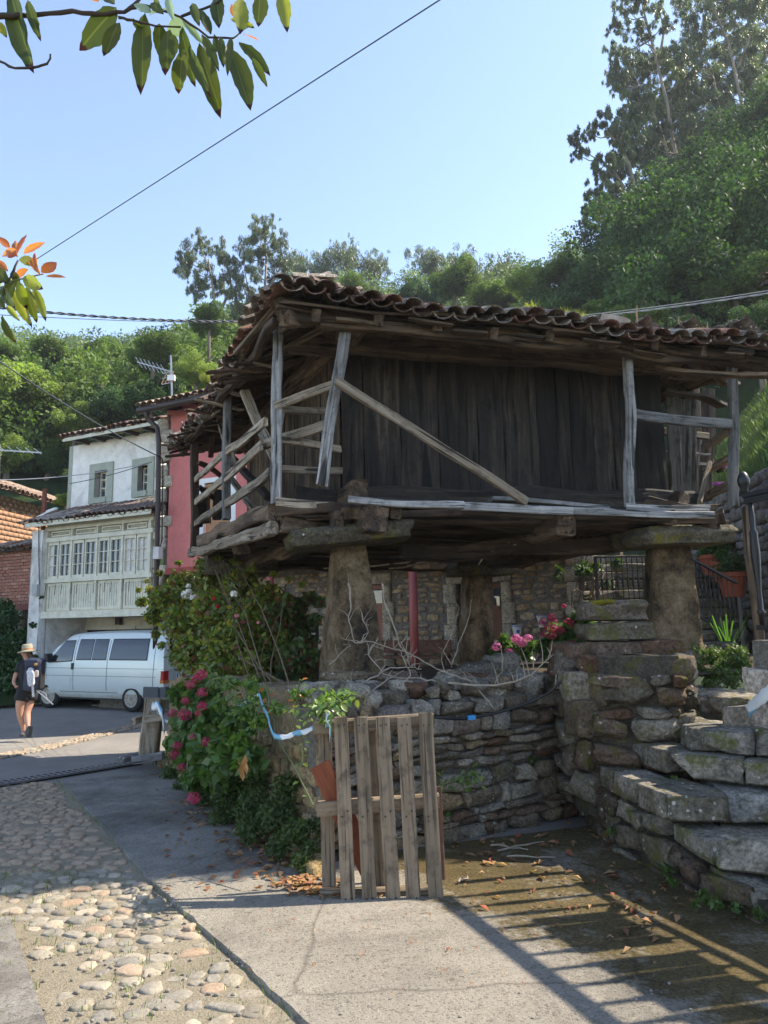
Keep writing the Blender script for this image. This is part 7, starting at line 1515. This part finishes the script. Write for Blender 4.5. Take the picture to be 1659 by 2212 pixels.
# plants by the rubble wall, on the steps, grass tufts
def blades(name, pts, n, h, wd_, mat, label=None, cat=None, parent=None, spread=.05, lean=.5, seed=1):
    r_ = np.random.RandomState(seed); vs = []; 
    for p in pts:
        for k in range(n):
            a = r_.rand()*6.28; o_ = np.array([math.cos(a), math.sin(a), 0]); b = np.array(p)+o_*spread*r_.rand(); s_ = np.cross(o_, [0, 0, 1])*wd_*.5; hh = h*r_.uniform(.5, 1.1); l = lean*r_.uniform(.2, 1)*hh
            mid = b+o_*l*.35+np.array([0, 0, hh*.65]); tip = b+o_*l+np.array([0, 0, hh*(.9 if lean < .8 else .6)]); vs += [b-s_, b+s_, mid+s_*.8, mid-s_*.8, mid-s_*.8, mid+s_*.8, tip+s_*.05, tip-s_*.05]
    vs = np.array(vs); loc = np.array(pts[0]) if not parent else np.array(WM[parent.name].translation)
    o = put(name, npmesh(name, vs-loc, np.arange(len(vs)).reshape(-1, 4), mat), parent, Matrix.Translation(V(loc)))
    if label: tag(o, label, cat)
    else: o['kind'] = 'stuff'
    return o
GB = leafmat('grass_blade', [(.10, .16, .03), (.16, .22, .05), (.07, .12, .025), (.24, .25, .08)], .4, .5); GRN2 = leafmat('broad_blade', [(.07, .15, .03), (.10, .20, .04)], .4, .4)
blades('broadleaf_weed', [tuple(gnd(977, 1812)+V((0, 0, .01)))], 16, .42, .035, GRN2, 'long leaved green weed growing at the foot of the rubble wall', 'weed', lean=.9, seed=3)
blades('tall_weed', [tuple(at(1572, 1385, 9.5))], 16, .5, .022, GRN2, 'tall green weed with arching leaves behind the pier near the right stair railing', 'weed', lean=1.4, spread=.15, seed=4)
for i, (px, py, Y, lab) in enumerate(((1222, 706, 7.35, 'larger yellow green grass tuft growing on the granary roof tiles'), (1256, 712, 7.4, 'smaller grass tuft beside the larger one on the roof tiles'), (445, 832, 9.6, 'grass tuft on the left eave of the granary roof'), (1150, 690, 7.5, 'low green tuft on the middle of the granary roof'))):
    blades('roof_grass', [tuple(at(px, py-9, Y)), tuple(at(px+8, py-7, Y)), tuple(at(px-8, py-9, Y))], 36, .17, .006, leafmat('roof_grass_%d' % i, [(.30, .30, .06), (.22, .26, .05), (.36, .33, .10)], .4, .6), lab, 'grass tuft', lean=.5, seed=5+i, spread=.04)
for i, (px, py, Y, lab) in enumerate(((1377, 705, 8.0, 'dry flower stalk standing on the roof left of the block'), (1468, 728, 8.3, 'dry weed stalk on the roof near the right post'), (1530, 738, 8.5, 'short dry weed stalk on the roof towards the right end'))):
    p = at(px, py-8, Y); MB().tube([p, p+V((.0, 0, .12)), p+V((.01, 0, .22))], [.006, .012, .004], 5).build('dry_stalk', flat('dry_stalk_%d' % i, (.35, .24, .12), .9), None, label=lab, cat='weed')
pts = []; r_ = random.Random(9)
for i in range(150):
    px, py = r_.choice([(r_.uniform(0, 200), r_.uniform(1880, 1960)), (r_.uniform(0, 330), r_.uniform(1960, 2212)), (r_.uniform(250, 600), r_.uniform(1900, 2212)), (r_.uniform(0, 280), r_.uniform(2000, 2100))]); p = gnd(px, py, .0)
    if inlane(p.x, p.y) or r_.random() < .0: pts.append((p.x, p.y, p.z+.01))
for t in np.linspace(0, 1, 60): q = left[0].lerp(left[5], t); pts.append((q.x-.03, q.y, gz(q.x, q.y)+.01)); 
blades('lane_grass', pts[:110]+pts[-60:], 6, .04, .004, GB, seed=11, spread=.06, lean=.7)
foliage(None, [(px, py, r, 0) for px, py, r in ()] or [(1522, 1845, 10, 4.9)], 10, .01, GRD, at, 30, name='tiny_weeds')
wl = [(1440, 1880, 16, 5.3), (1450, 1905, 12, 5.1), (1520, 1935, 16, 4.8), (1545, 1950, 14, 4.7), (1500, 1955, 10, 4.7), (1405, 1835, 8, 5.6), (1490, 1560, 10, 6.4), (1510, 1570, 8, 6.3), (1320, 1795, 10, 6.0), (1455, 1680, 6, 5.6), (1480, 1650, 7, 5.7), (1540, 1460, 24, 7.3), (1500, 1440, 22, 7.4), (1570, 1440, 26, 7.6), (1600, 1430, 24, 7.4), (1530, 1480, 16, 6.9), (1580, 1475, 18, 6.9), (1540, 1420, 30, 8.2), (1500, 1400, 22, 8.3), (1590, 1410, 26, 8.0), (1560, 1455, 22, 7.0), (1600, 1460, 16, 6.8), (1150, 1640, 10, 7.0), (1280, 1730, 8, 7.1), (1640, 1975, 14, 4.5), (1590, 1960, 12, 4.6)]
foliage(None, wl, 4600, .038, leafmat('step_weeds', [(.06, .12, .025), (.10, .17, .04), (.05, .09, .02), (.16, .14, .05)], .4, .5), at, 31, .6, 0, .1, 'step_weeds')
# the pale rose sprig in front of the rubble wall
rs_ = thing('rose_sprig', 'small sunlit rose sprig in front of the rubble wall right of the pallet', 'rose', at(955, 1720, 6.3))
for (x0, y0, n) in ((1010, 1670, 16), (1030, 1680, 10), (950, 1690, 10), (935, 1660, 6), (1000, 1690, 8)):
    for k in range(n): c = at(x0+rg.uniform(-22, 22), y0+rg.uniform(-14, 22), 6.3); d = V((rg.uniform(-1, 1), -.4, rg.uniform(-.6, .8))).normalized(); L = rg.uniform(.04, .07); put('leaf', rleaf, rs_, fr(c, d, V((0, -.7, 1))) @ Matrix.Diagonal((L, L, L, 1)))
MB().tube([at(950, 1790, 6.5), at(945, 1700, 6.4), at(1010, 1680, 6.3), at(1030, 1670, 6.3)], .005, 5).build('stem', STEM, rs_)
# leaf litter: curled dry leaves and small stones
LIT = leafmat('leaf_litter', [(.22, .10, .045), (.34, .17, .08), (.42, .25, .12), (.15, .08, .04), (.38, .10, .05)], .2, .7); vs = []; r_ = np.random.RandomState(6); LP = []
def lit(px, py, s, n, sx_, sy_):
    for k in range(n): LP.append((gnd(px+r_.normal()*sx_, py+r_.normal()*sy_, .0), s))
for (a, b, c, d) in ((540, 1760, 40, 36), (600, 1850, 36, 24), (500, 1740, 40, 24), (640, 1920, 30, 12), (580, 1830, 30, 20), (380, 1660, 30, 12), (440, 1700, 36, 20), (470, 1760, 50, 30), (690, 1935, 40, 12), (560, 1790, 50, 25)): lit(a, b, .045, 55, c*.8, d*.8)
lit(470, 1800, .04, 80, 60, 40); lit(560, 1880, .04, 60, 50, 24); lit(420, 1740, .035, 50, 50, 30); lit(1280, 1830, .045, 60, 110, 34); lit(1100, 1840, .04, 50, 100, 40); lit(1200, 1950, .03, 60, 160, 60); lit(1400, 1950, .035, 40, 60, 40); lit(500, 1850, .035, 30, 90, 60); lit(900, 2050, .012, 60, 250, 60)
for p, s in LP:
    a = r_.rand()*6.28; u_ = np.array([math.cos(a), math.sin(a), r_.uniform(-.3, .3)]); v_ = np.array([-math.sin(a), math.cos(a), r_.uniform(-.3, .3)])*.45; s_ = s*r_.uniform(.5, 1.3); c = np.array(p)+np.array([0, 0, .040+.012*r_.rand()]); vs += [c-u_*s_, c+v_*s_+[0, 0, .012], c+u_*s_, c-v_*s_+[0, 0, .014]]
put('leaf_litter', npmesh('leaf_litter', np.array(vs), np.arange(len(vs)).reshape(-1, 4), LIT), None, None, kind='stuff')
ms = []
for k in range(26): p = gnd(rg.uniform(650, 1500), rg.uniform(1850, 2200), .036); s_ = rg.uniform(.006, .016); ms.append((rg.choice(P_COB), Matrix.Translation(p) @ Matrix.Diagonal((s_, s_, s_*.7, 1))))
for k in range(160): p = gnd(rg.uniform(60, 560), rg.uniform(1950, 2212), .012); s_ = rg.uniform(.010, .03); ms.append((rg.choice(P_COB), Matrix.Translation(p) @ Matrix.Diagonal((s_, s_*.8, s_*.7, 1))))
joined('loose_pebbles', ms, None, S_COBBLE, None)
for i, (x0, y0, x1, y1, lab) in enumerate(((1075, 1838, 1175, 1818, 'long dry stick on the soil before the rubble wall'), (1095, 1850, 1200, 1852, 'shorter dry stick lying beside the long one'), (990, 1905, 1010, 1892, 'thin pale twig on the moss right of the pallet'), (1060, 1826, 1140, 1836, 'brown stick crossing the long dry stick'))):
    MB().tube(stem_pts(gnd(x0, y0, .05), gnd(x1, y1, .05), 0, 5, .012, rg), [.009, .009, .008, .007, .006, .004], 5).build('stick', TWG, None, label=lab, cat='stick')
# ================================================================ VAN AND WALKER
rg = random.Random(61)
VF = V((-.902, .432, 0)).normalized(); VL = V((-VF.y, VF.x, 0))
if VL.y > 0: VL = -VL
rw0 = gnd(288, 1538); VO = V((rw0.x, rw0.y, rw0.z)) - VF*1.0 - VL*.80
VM = Matrix((VF, VL, V((0, 0, 1)))).transposed().to_4x4(); VM.translation = VO
if VM.to_3x3().determinant() < 0: pass
van = bpy.data.objects.new('parked_van', None); link(van, None, Matrix.Translation(VO)); tag(van, 'pale silver passenger van with dark windows parked in front of the garage', 'van')
TS = [0, .08, .22, .40, .58, .66, .80, .92, .97, 1.0]; WS = [.80, .885, .915, .92, .90, .875, .825, .765, .70, .56]
def wt(t):
    for i in range(len(TS)-1):
        if t <= TS[i+1]: k = (t-TS[i])/(TS[i+1]-TS[i]); return WS[i]+(WS[i+1]-WS[i])*k
    return WS[-1]
XT = [(0, 1.80), (.10, 1.90), (.35, 1.935), (1.5, 1.95), (3.0, 1.93), (3.35, 1.88), (3.6, 1.74), (3.9, 1.45), (4.15, 1.18), (4.3, 1.10), (4.55, 1.00), (4.72, .86), (4.79, .62)]
def ztop_v(x): return interp(XT, x) if x > 0 else 1.80
def plan(x): return (.955+.045*min(1, x/.14)) if x < .14 else (1 if x < 3.9 else 1-.16*((x-3.9)/.9)**2)
ZB = .30
def vp(x, z, off=0):      # point on the left body side
    zt = 1.94 if x < 3.3 else max(ztop_v(x), z+.01); t = (z-ZB)/(1.94-ZB); y = wt(min(1, max(0, t)))*plan(x) + off
    xx = x + max(0, z-1.05)*.13*max(0, 1-x/.6); return V((xx, y, z))
vs = []; fs = []; xs = [0, .04, .10, .2, .35, .55, .8, 1.0, 1.3, 1.6, 2, 2.4, 2.8, 3.1, 3.35, 3.6, 3.75, 3.9, 4.02, 4.15, 4.3, 4.45, 4.6, 4.72, 4.79]
NS = len(TS)
for x in xs:
    zt = ztop_v(x); ring = []
    for t in TS:
        z = ZB+(zt-ZB)*t if zt < 1.7 else ZB+(1.94-ZB)*t if t < .9 else ZB+(zt-ZB)*t
        tt = (z-ZB)/(1.94-ZB); y = (wt(min(1, tt)) if t < .9 else wt(t)*(1 if zt > 1.7 else 1.12))*plan(x)
        ring.append((x + max(0, z-1.05)*.13*max(0, 1-x/.6), y, z))
    ring.append((ring[-1][0], 0, ring[-1][2]+.02)); full = [(ring[0][0], 0, ZB)] + ring; full += [(a, -b, c) for a, b, c in ring[-2::-1]]; vs += full
K = len(vs)//len(xs)
for i in range(len(xs)-1):
    for k in range(K): k2 = (k+1) % K; fs.append((i*K+k, i*K+k2, (i+1)*K+k2, (i+1)*K+k))
fs.append(tuple(range(K))[::-1]); fs.append(tuple((len(xs)-1)*K+k for k in range(K)))
PAINT = Mt('van_paint'); q_ = PAINT.pos(); sz_ = PAINT.n('ShaderNodeSeparateXYZ', i0=q_); g_ = PAINT.mth('SUBTRACT', sz_.outputs[2], -.2); dirt = PAINT.ramp(PAINT.mth('ADD', g_, PAINT.mth('MULTIPLY', PAINT.noise(q_, 5, 4), .25)), [(.10, (.40, .35, .26)), (.30, (.62, .68, .66))]); PAINTm = PAINT.fin(dirt, .28, None, .15, .5)
me = meshdata('body', vs, fs, PAINTm, False); tmp = bpy.data.objects.new('body', me); COL.objects.link(tmp)
cuts = []
for x in (1.0, 3.92):
    mb = MB(); 
    for s in (1, -1):
        c_ = MB().lathe([(.395, 0), (.395, .34)], (0, 0, 0), 24, 'Y'); mb.add([V((x+p.x, (.66 if s > 0 else -1.0)+p.y, .35+p.z)) for p in c_.v], c_.f)
    co = bpy.data.objects.new('cut', meshdata('cut', mb.v, mb.f)); COL.objects.link(co); cuts.append(co); m = tmp.modifiers.new('b', 'BOOLEAN'); m.operation = 'DIFFERENCE'; m.object = co; m.solver = 'EXACT'
bpy.context.view_layer.update(); dg = bpy.context.evaluated_depsgraph_get(); new = bpy.data.meshes.new_from_object(tmp.evaluated_get(dg))
if len(new.polygons) < 100: new = me
bpy.data.objects.remove(tmp); [bpy.data.objects.remove(c) for c in cuts]
new.polygons.foreach_set('use_smooth', [True]*len(new.polygons))
vb = put('body', new, van, VM); em = vb.modifiers.new('es', 'EDGE_SPLIT'); em.split_angle = R(32)
VG = Mt('van_glass'); VGm = VG.fin((.012, .014, .018), .03, None, 0, .9); BLK = flat('black_plastic', (.025, .026, .028), .55, var=.1); DGR = flat('bumper_grey', (.07, .075, .085), .6, var=.1)
def vpatch(name, quad, mat, off=.006, n=8, parent=None, th=.004, sgn=1):
    """quad: 4 (x,z) corners laid on the body side"""
    v_ = []; f_ = []
    for j in range(n+1):
        for i in range(n+1):
            u, w_ = i/n, j/n; x = (quad[0][0]*(1-u)+quad[1][0]*u)*(1-w_)+(quad[3][0]*(1-u)+quad[2][0]*u)*w_; z = (quad[0][1]*(1-u)+quad[1][1]*u)*(1-w_)+(quad[3][1]*(1-u)+quad[2][1]*u)*w_
            p = vp(x, z, off); v_.append((p.x, p.y*sgn, p.z))
    for j in range(n):
        for i in range(n): k = j*(n+1)+i; f_.append((k, k+1, k+n+2, k+n+1))
    return put(name, meshdata(name, v_, f_, mat, True), parent or van, VM)
for s in (1, -1):
    for q, nm in (((( .50, 1.235), (1.76, 1.235), (1.74, 1.76), (.52, 1.76)), 'window'), (((1.86, 1.235), (2.36, 1.235), (2.36, 1.76), (1.88, 1.76)), 'window'), (((2.385, 1.235), (2.92, 1.235), (2.90, 1.76), (2.385, 1.76)), 'window'), (((3.04, 1.20), (3.92, 1.16), (3.42, 1.73), (3.05, 1.74)), 'window')):
        o = vpatch(nm, q, BLK, .007, sgn=s); c = [sum(p[0] for p in q)/4, sum(p[1] for p in q)/4]; iq = [(c[0]+(p[0]-c[0])*.955, c[1]+(p[1]-c[1])*.90) for p in q]; vpatch('pane', iq, VGm, .011, parent=o, sgn=s)
    for (a, b) in (((.0, .84), (4.5, .84)), ((.0, 1.03), (4.4, 1.03))): vpatch('fold_shade_strip', (a, b, (b[0], b[1]+.010), (a[0], a[1]+.010)), DGR if False else flat('crease_shade_%d%d' % (int(a[1]*100), s), (.16, .17, .17), .5), .004, 20, sgn=s)  # grey strips paint the shade line along the body folds
    for (x0, z0, x1, z1) in ((1.82, .36, 1.80, 1.85), (2.97, .36, 2.98, 1.84), (3.95, .75, 3.98, 1.15), (.30, .62, .24, 1.86)): vpatch('door_seam', ((x0, z0), (x0+.014, z0), (x1+.014, z1), (x1, z1)), BLK, .004, 10, sgn=s)
    vpatch('side_trim', ((1.45, .44), (3.45, .44), (3.45, .452), (1.45, .452)), BLK, .004, 10, sgn=s)
    h = vp(3.08, 1.06); MB().box((2.98, s*(h.y+.004)-.02, 1.0), (3.05, s*(h.y+.004)+.02, 1.16), VM).build('door_handle', BLK, van)
vpatch('fuel_flap', ((2.98, .56), (3.10, .56), (3.10, .80), (2.98, .80)), flat('flap', (.50, .55, .53), .35), .007, 2)
# rear: tail lamps, window, plate, bumper
def rx(z): return max(0, z-1.05)*.13
for s in (1, -1):
    y1 = .90*s; y0 = .70*s; a, b = min(y0, y1), max(y0, y1); m4 = MB().box((-.012, a, .70), (.16, b, .99), VM); m4.build('tail_lamp', flat('red_lens', (.35, .012, .015), .2), van); MB().box((-.015, a+.01, .70), (.162, b-.0+.002, .77), VM).build('lamp_lens', flat('amber_lens', (.45, .14, .03), .2), van)
mb = MB(); mb.add([VM @ V(p) for p in ((rx(1.2)-.012, -.68, 1.20), (rx(1.2)-.012, .68, 1.20), (rx(1.76)-.012, .62, 1.76), (rx(1.76)-.012, -.62, 1.76))], [(0, 1, 2, 3)]); mb.build('rear_window', VGm, van)
MB().box((-.09, -.90, .32), (.10, .90, .62), VM).box((.10, .86, .32), (.58, .945, .62), VM).box((.10, -.945, .32), (.58, -.86, .62), VM).build('bumper', DGR, van, bevel=.02)
MB().box((-.02, -.72, .76), (-.006, .72, 1.02), VM).build('tailgate_recess', flat('recess', (.40, .44, .43), .4), van)
pl_ = MB().box((-.035, -.05, .80), (-.022, .47, .91), VM).build('number_plate', flat('plate_white', (.78, .78, .76), .35), van); MB().box((-.0375, .425, .803), (-.034, .467, .907), VM).build('blue_strip', flat('plate_blue', (.02, .08, .45), .4), pl_)
def text(s, size, M, mat, parent, name='lettering'):
    cu = bpy.data.curves.new(name, 'FONT'); cu.body = s; cu.size = size; cu.extrude = .001; cu.align_x = 'CENTER'; cu.align_y = 'CENTER'; cu.materials.append(mat); to_ = bpy.data.objects.new(name, cu); COL.objects.link(to_); bpy.context.view_layer.update(); me_ = bpy.data.meshes.new_from_object(to_.evaluated_get(bpy.context.evaluated_depsgraph_get())); bpy.data.objects.remove(to_); return put(name, me_, parent, M)
tm = VM @ Matrix.Translation(V((-.038, .19, .855))) @ Matrix((V((0, -1, 0)), V((0, 0, 1)), V((-1, 0, 0)))).transposed().to_4x4(); text('HW·M', .115, tm, BLK, pl_)
# front: screen, bumper, lamps, mirrors
MB().add([VM @ V(p) for p in ((4.17, -.68, 1.20), (4.17, .68, 1.20), (3.46, .62, 1.86), (3.46, -.62, 1.86))], [(0, 1, 2, 3)]).build('windscreen', VGm, van)
MB().box((4.60, -.84, .30), (4.86, .84, .55), VM).build('bumper', DGR, van, bevel=.03)
for s in (1, -1): MB().box((4.62, min(.45*s, .74*s), .66), (4.76, max(.45*s, .74*s), .84), VM).build('headlight', flat('lamp_clear_%d' % s, (.6, .6, .6), .1), van); MB().box((3.78, s*.98-.09, 1.18), (3.90, s*.98+.09, 1.40), VM).bar(VM @ V((3.86, s*.84, 1.24)), VM @ V((3.84, s*.95, 1.26)), .04, .04).build('wing_mirror', BLK, van, bevel=.02)
RIM = flat('steel_rim', (.34, .31, .25), .75, .0, var=.2, scale=12)
for x in (1.0, 3.92):
    for s in (1, -1):
        wm = VM @ Matrix.Translation(V((x, s*.70, .325))) @ Matrix.Diagonal((1, s, 1, 1)) @ (Matrix.Rotation(R(10), 4, 'Z') if x > 3 else Matrix.Identity(4))
        ty = MB().lathe([(.20, -.02), (.27, 0), (.318, .03), (.325, .10), (.318, .17), (.27, .20), (.215, .205), (.20, .17)], n=28, axis='Y'); t_ = put('wheel', meshdata('wheel', ty.v, ty.f, RUBBER, True), van, wm)
        rm = MB().lathe([(.212, .15), (.214, .20), (.202, .199), (.192, .182), (.16, .184), (.10, .178), (.075, .190), (.02, .196)], n=24, axis='Y'); put('rim', meshdata('rim', rm.v, rm.f, RIM, True), t_, wm)
        hl = MB()
        for k in range(14): a = k*math.pi/7; hl.lathe([(.013, .180), (.013, .186)], (math.cos(a)*.155, 0, math.sin(a)*.155), 6, 'Y')
        put('vent_hole', meshdata('vent_hole', hl.v, hl.f, BLK), t_, wm)
        lg = MB().lathe([(.045, .20), (.045, .206)], n=16, axis='Y'); put('hub_cap', meshdata('hub_cap', lg.v, lg.f, flat('cap_grey_%d%d' % (int(x), s), (.2, .2, .2), .4)), t_, wm)
        if s > 0: tm = wm @ Matrix.Translation(V((0, .2075, .014))) @ Matrix((V((-1, 0, 0)), V((0, 0, 1)), V((0, 1, 0)))).transposed().to_4x4(); text('V', .04, tm, RIM, t_, 'emblem'); text('W', .036, tm @ Matrix.Translation(V((0, -.028, 0))), RIM, t_, 'emblem')
MB().box((.3, -.8, .26), (4.4, .8, .36), VM).build('underbody', BLK, van)
# ---------------- walker
PW_ = lambda zx, zy, dy=0: at(zx*.2603, 1242+zy*.2603, 13.6+dy)
ps_ = thing('person', 'walker in black shorts and straw hat with a dark backpack, seen from behind', 'person', gnd(52, 1592)); PL = WM[ps_.name].translation
def skin(name, nodes, edges, mat, parent, sub=2, root=0):
    me = bpy.data.meshes.new(name); me.from_pydata([tuple(V(n[0])-PL) for n in nodes], edges, []); me.materials.append(mat); o = bpy.data.objects.new(name, me); link(o, parent, Matrix.Translation(PL))
    m = o.modifiers.new('skin', 'SKIN'); m.use_smooth_shade = True; sl_ = me.skin_vertices[0].data
    for i, n in enumerate(nodes): r = n[1]; sl_[i].radius = (r, r) if not isinstance(r, tuple) else r; sl_[i].use_root = (i == root)
    s_ = o.modifiers.new('sub', 'SUBSURF'); s_.levels = sub; s_.render_levels = sub; return o
SKIN = flat('skin', (.46, .25, .17), .55, var=.06); BLKC = flat('black_cloth', (.018, .018, .02), .9, var=.2, scale=8); NAVY = flat('navy_nylon', (.025, .032, .06), .6, var=.2, scale=8)
N_ = [(PW_(222, 970), .135), (PW_(225, 880), .115), (PW_(228, 800), .135), (PW_(232, 742), .12), (PW_(226, 702), .05), (PW_(216, 672), .062), (PW_(212, 645), .085), (PW_(214, 612), .07),
      (PW_(180, 735, -.02), .06), (PW_(158, 760, -.05), .05), (PW_(125, 845, -.10), .042), (PW_(112, 890, -.14), .032), (PW_(128, 918, -.20), .030),
      (PW_(275, 735, .12), .06), (PW_(292, 770, .15), .05), (PW_(300, 860, .2), .04), (PW_(275, 910, .16), .032),
      (PW_(190, 1010, -.06), .105), (PW_(170, 1060, -.08), .098), (PW_(165, 1140, -.06), .068), (PW_(175, 1190, -.02), .068), (PW_(196, 1270, .04), .042), (PW_(192, 1305, .03), .04),
      (PW_(250, 1010, .06), .105), (PW_(243, 1060, .04), .095), (PW_(222, 1140, 0), .066), (PW_(225, 1190, -.03), .066), (PW_(232, 1250, -.08), .04), (PW_(236, 1275, -.10), .038)]
E_N = [(0, 1), (1, 2), (2, 3), (3, 4), (4, 5), (5, 6), (6, 7), (3, 8), (8, 9), (9, 10), (10, 11), (11, 12), (3, 13), (13, 14), (14, 15), (15, 16), (0, 17), (17, 18), (18, 19), (19, 20), (20, 21), (21, 22), (0, 23), (23, 24), (24, 25), (25, 26), (26, 27), (27, 28)]
skin('body', N_, E_N, SKIN, ps_)
def cloth(name, pts, mat, squash=None):
    mb = MB()
    for P, Rr in pts: mb.tube(P, Rr, 14)
    o = mb.build(name, mat, ps_, smooth=True); return o
cloth('shirt', [([PW_(216, 985), PW_(219, 940), PW_(224, 880), PW_(228, 810), PW_(231, 760), PW_(230, 725), PW_(228, 708)], [.172, .17, .155, .165, .165, .12, .06]), ([PW_(205, 738, -.01), PW_(172, 745, -.04), PW_(150, 790, -.07), PW_(146, 812, -.08)], [.09, .080, .066, .062]), ([PW_(255, 738, .08), PW_(288, 752, .13), PW_(300, 800, .15)], [.09, .078, .064])], BLKC)
cloth('shorts', [([PW_(218, 940), PW_(214, 985), PW_(212, 1010)], [.165, .175, .15]), ([PW_(200, 975, -.04), PW_(185, 1010, -.06), PW_(174, 1048, -.08)], [.13, .135, .128]), ([PW_(235, 975, .04), PW_(250, 1010, .05), PW_(247, 1045, .04)], [.13, .135, .125])], BLKC)
SHOE = flat('hiking_shoe', (.09, .08, .075), .8, var=.2, scale=15)
skin('shoe', [(PW_(200, 1312, .02), .048), (PW_(180, 1328, .0), .046), (PW_(158, 1336, -.02), .036)], [(0, 1), (1, 2)], SHOE, ps_); skin('shoe', [(PW_(242, 1262, -.10), .050), (PW_(238, 1300, -.10), .050), (PW_(224, 1340, -.08), .040)], [(0, 1), (1, 2)], SHOE, ps_)
MB().bar(PW_(255, 1255, -.13), PW_(240, 1350, -.12), .09, .02, (0, -1, 0)).build('sole', BLK, ps_)
for k in range(5):
    a = PW_(126, 915, -.20); b = a + V((.020+.010*k, -.01, -.055-.006*math.sin(k)))+V((.0, .006*k, .008*k)); m_ = a.lerp(b, .6)+V((-.006, -.01, 0)); MB().tube([a, m_, b], [.010, .009, .007], 6).build('finger', SKIN, ps_, smooth=True)
HAIR = flat('brown_hair', (.10, .05, .03), .6, var=.3, scale=20); skin('hair', [(PW_(226, 628, .02), .085), (PW_(245, 655, .0), .06), (PW_(262, 690, -.02), .045), (PW_(266, 720, -.02), .02)], [(0, 1), (1, 2), (2, 3)], HAIR, ps_)
fc = MB(); nb_ = PW_(177, 655, -.02); fc.tube([nb_+V((.03, 0, .03)), nb_, nb_+V((.02, 0, -.02))], [.012, .016, .01], 6); fc.build('nose', SKIN, ps_, smooth=True)
MB().bar(PW_(176, 640, -.07), PW_(205, 641, -.10), .03, .035).build('sunglasses', BLK, ps_); MB().tube([PW_(214, 652, -.10), PW_(214, 662, -.10)], [.02, .015], 6).build('ear', SKIN, ps_)
MB().tube([PW_(184, 672, -.05), PW_(192, 673, -.07)], .007, 5).build('mouth', flat('lips', (.35, .10, .09), .5), ps_)
hc_ = PW_(228, 628); HM_ = Matrix.Rotation(R(-6), 4, 'Y'); HAT = flat('straw_hat', (.27, .25, .18), .85, var=.2, scale=12)
MB().lathe([(.175, -.03), (.17, -.005), (.12, .0), (.098, .012), (.094, .09), (.075, .125), (.03, .118)], hc_, 24, M=HM_.to_3x3()).build('hat', HAT, ps_, smooth=True); MB().lathe([(.099, .012), (.097, .045)], hc_, 24, M=HM_.to_3x3()).build('hat_band', flat('brown_band', (.36, .17, .08), .7), ps_)
bp = thing('backpack', 'dark navy backpack with a patterned scarf tied to it, worn by the walker', 'backpack', PW_(285, 950, -.1))
c = (PW_(230, 705, -.22)+PW_(345, 950, -.20))/2; put('pack', rock_mesh('pack', NAVY, res=8, rnd=.35, amp=.05, seed=3), bp, Matrix.Translation(c) @ Matrix.Rotation(R(4), 4, 'Y') @ Matrix.Diagonal((.30, .24, .60, 1)))
put('lid', rock_mesh('lid', NAVY, res=6, rnd=.4, amp=.04, seed=4), bp, Matrix.Translation(PW_(280, 735, -.26)) @ Matrix.Diagonal((.27, .20, .16, 1))); put('side_pocket', rock_mesh('side_pocket', BLKC, res=6, rnd=.4, amp=.04, seed=6), bp, Matrix.Translation(PW_(335, 880, -.22)) @ Matrix.Diagonal((.10, .18, .30, 1)))
SCF = Mt('scarf'); SCm = SCF.fin(SCF.ramp(SCF.vor(SCF.pos(), 60), [(.3, (.10, .14, .30)), (.4, (.62, .62, .62))]), .8); put('scarf', rock_mesh('scarf', SCm, res=6, rnd=.5, amp=.2, seed=8), bp, Matrix.Translation(PW_(255, 850, -.36)) @ Matrix.Rotation(R(-8), 4, 'Y') @ Matrix.Diagonal((.12, .06, .30, 1)))
MB().bar(PW_(270, 880, -.34), PW_(278, 1010, -.30), .04, .02).build('scarf_end', SCm, bp); put('tag', rock_mesh('tag', flat('pale_tag', (.6, .5, .45), .7), res=5, rnd=.6, amp=.05, seed=9), bp, Matrix.Translation(PW_(303, 820, -.38)) @ Matrix.Diagonal((.07, .03, .12, 1)))
put('badge', rock_mesh('badge', flat('orange_badge', (.55, .28, .06), .6), res=4, rnd=.6, amp=0, seed=9), bp, Matrix.Translation(PW_(296, 742, -.365)) @ Matrix.Diagonal((.055, .02, .04, 1)))
for d_ in (-.0, .14): MB().tube([PW_(232+d_*60, 712, -.14+d_), PW_(196+d_*90, 712, -.10+d_), PW_(176+d_*110, 790, -.06+d_), PW_(200+d_*110, 900, -.12+d_)], .017, 6).build('strap', NAVY, bp)
po = thing('trekking_pole', 'folded trekking poles held by the walker in front of the van wheel', 'pole', PW_(300, 960, -.2)); MB().tube([PW_(300, 955, -.3), PW_(440, 1075, -.3)], .010, 6).tube([PW_(310, 950, -.28), PW_(380, 985, -.28), PW_(395, 1040, -.28)], .008, 5).build('pole', GALV, po)
# ================================================================ AIR
hz_ = MB().box((-420, -320, -1.9), (420, 420, 70)); HZ = bpy.data.materials.new('haze'); HZ.use_nodes = True; HZ.node_tree.nodes.clear()
o_ = HZ.node_tree.nodes.new('ShaderNodeOutputMaterial'); pv = HZ.node_tree.nodes.new('ShaderNodeVolumePrincipled'); pv.inputs['Color'].default_value = (.86, .92, 1, 1); pv.inputs['Density'].default_value = .0005; pv.inputs['Anisotropy'].default_value = .3
HZ.node_tree.links.new(pv.outputs[0], o_.inputs['Volume'])
hb_ = hz_.build('haze', HZ, None, (0, 0, 0), kind='stuff')
SC.cycles.volume_bounces = 0; SC.cycles.volume_step_rate = 4
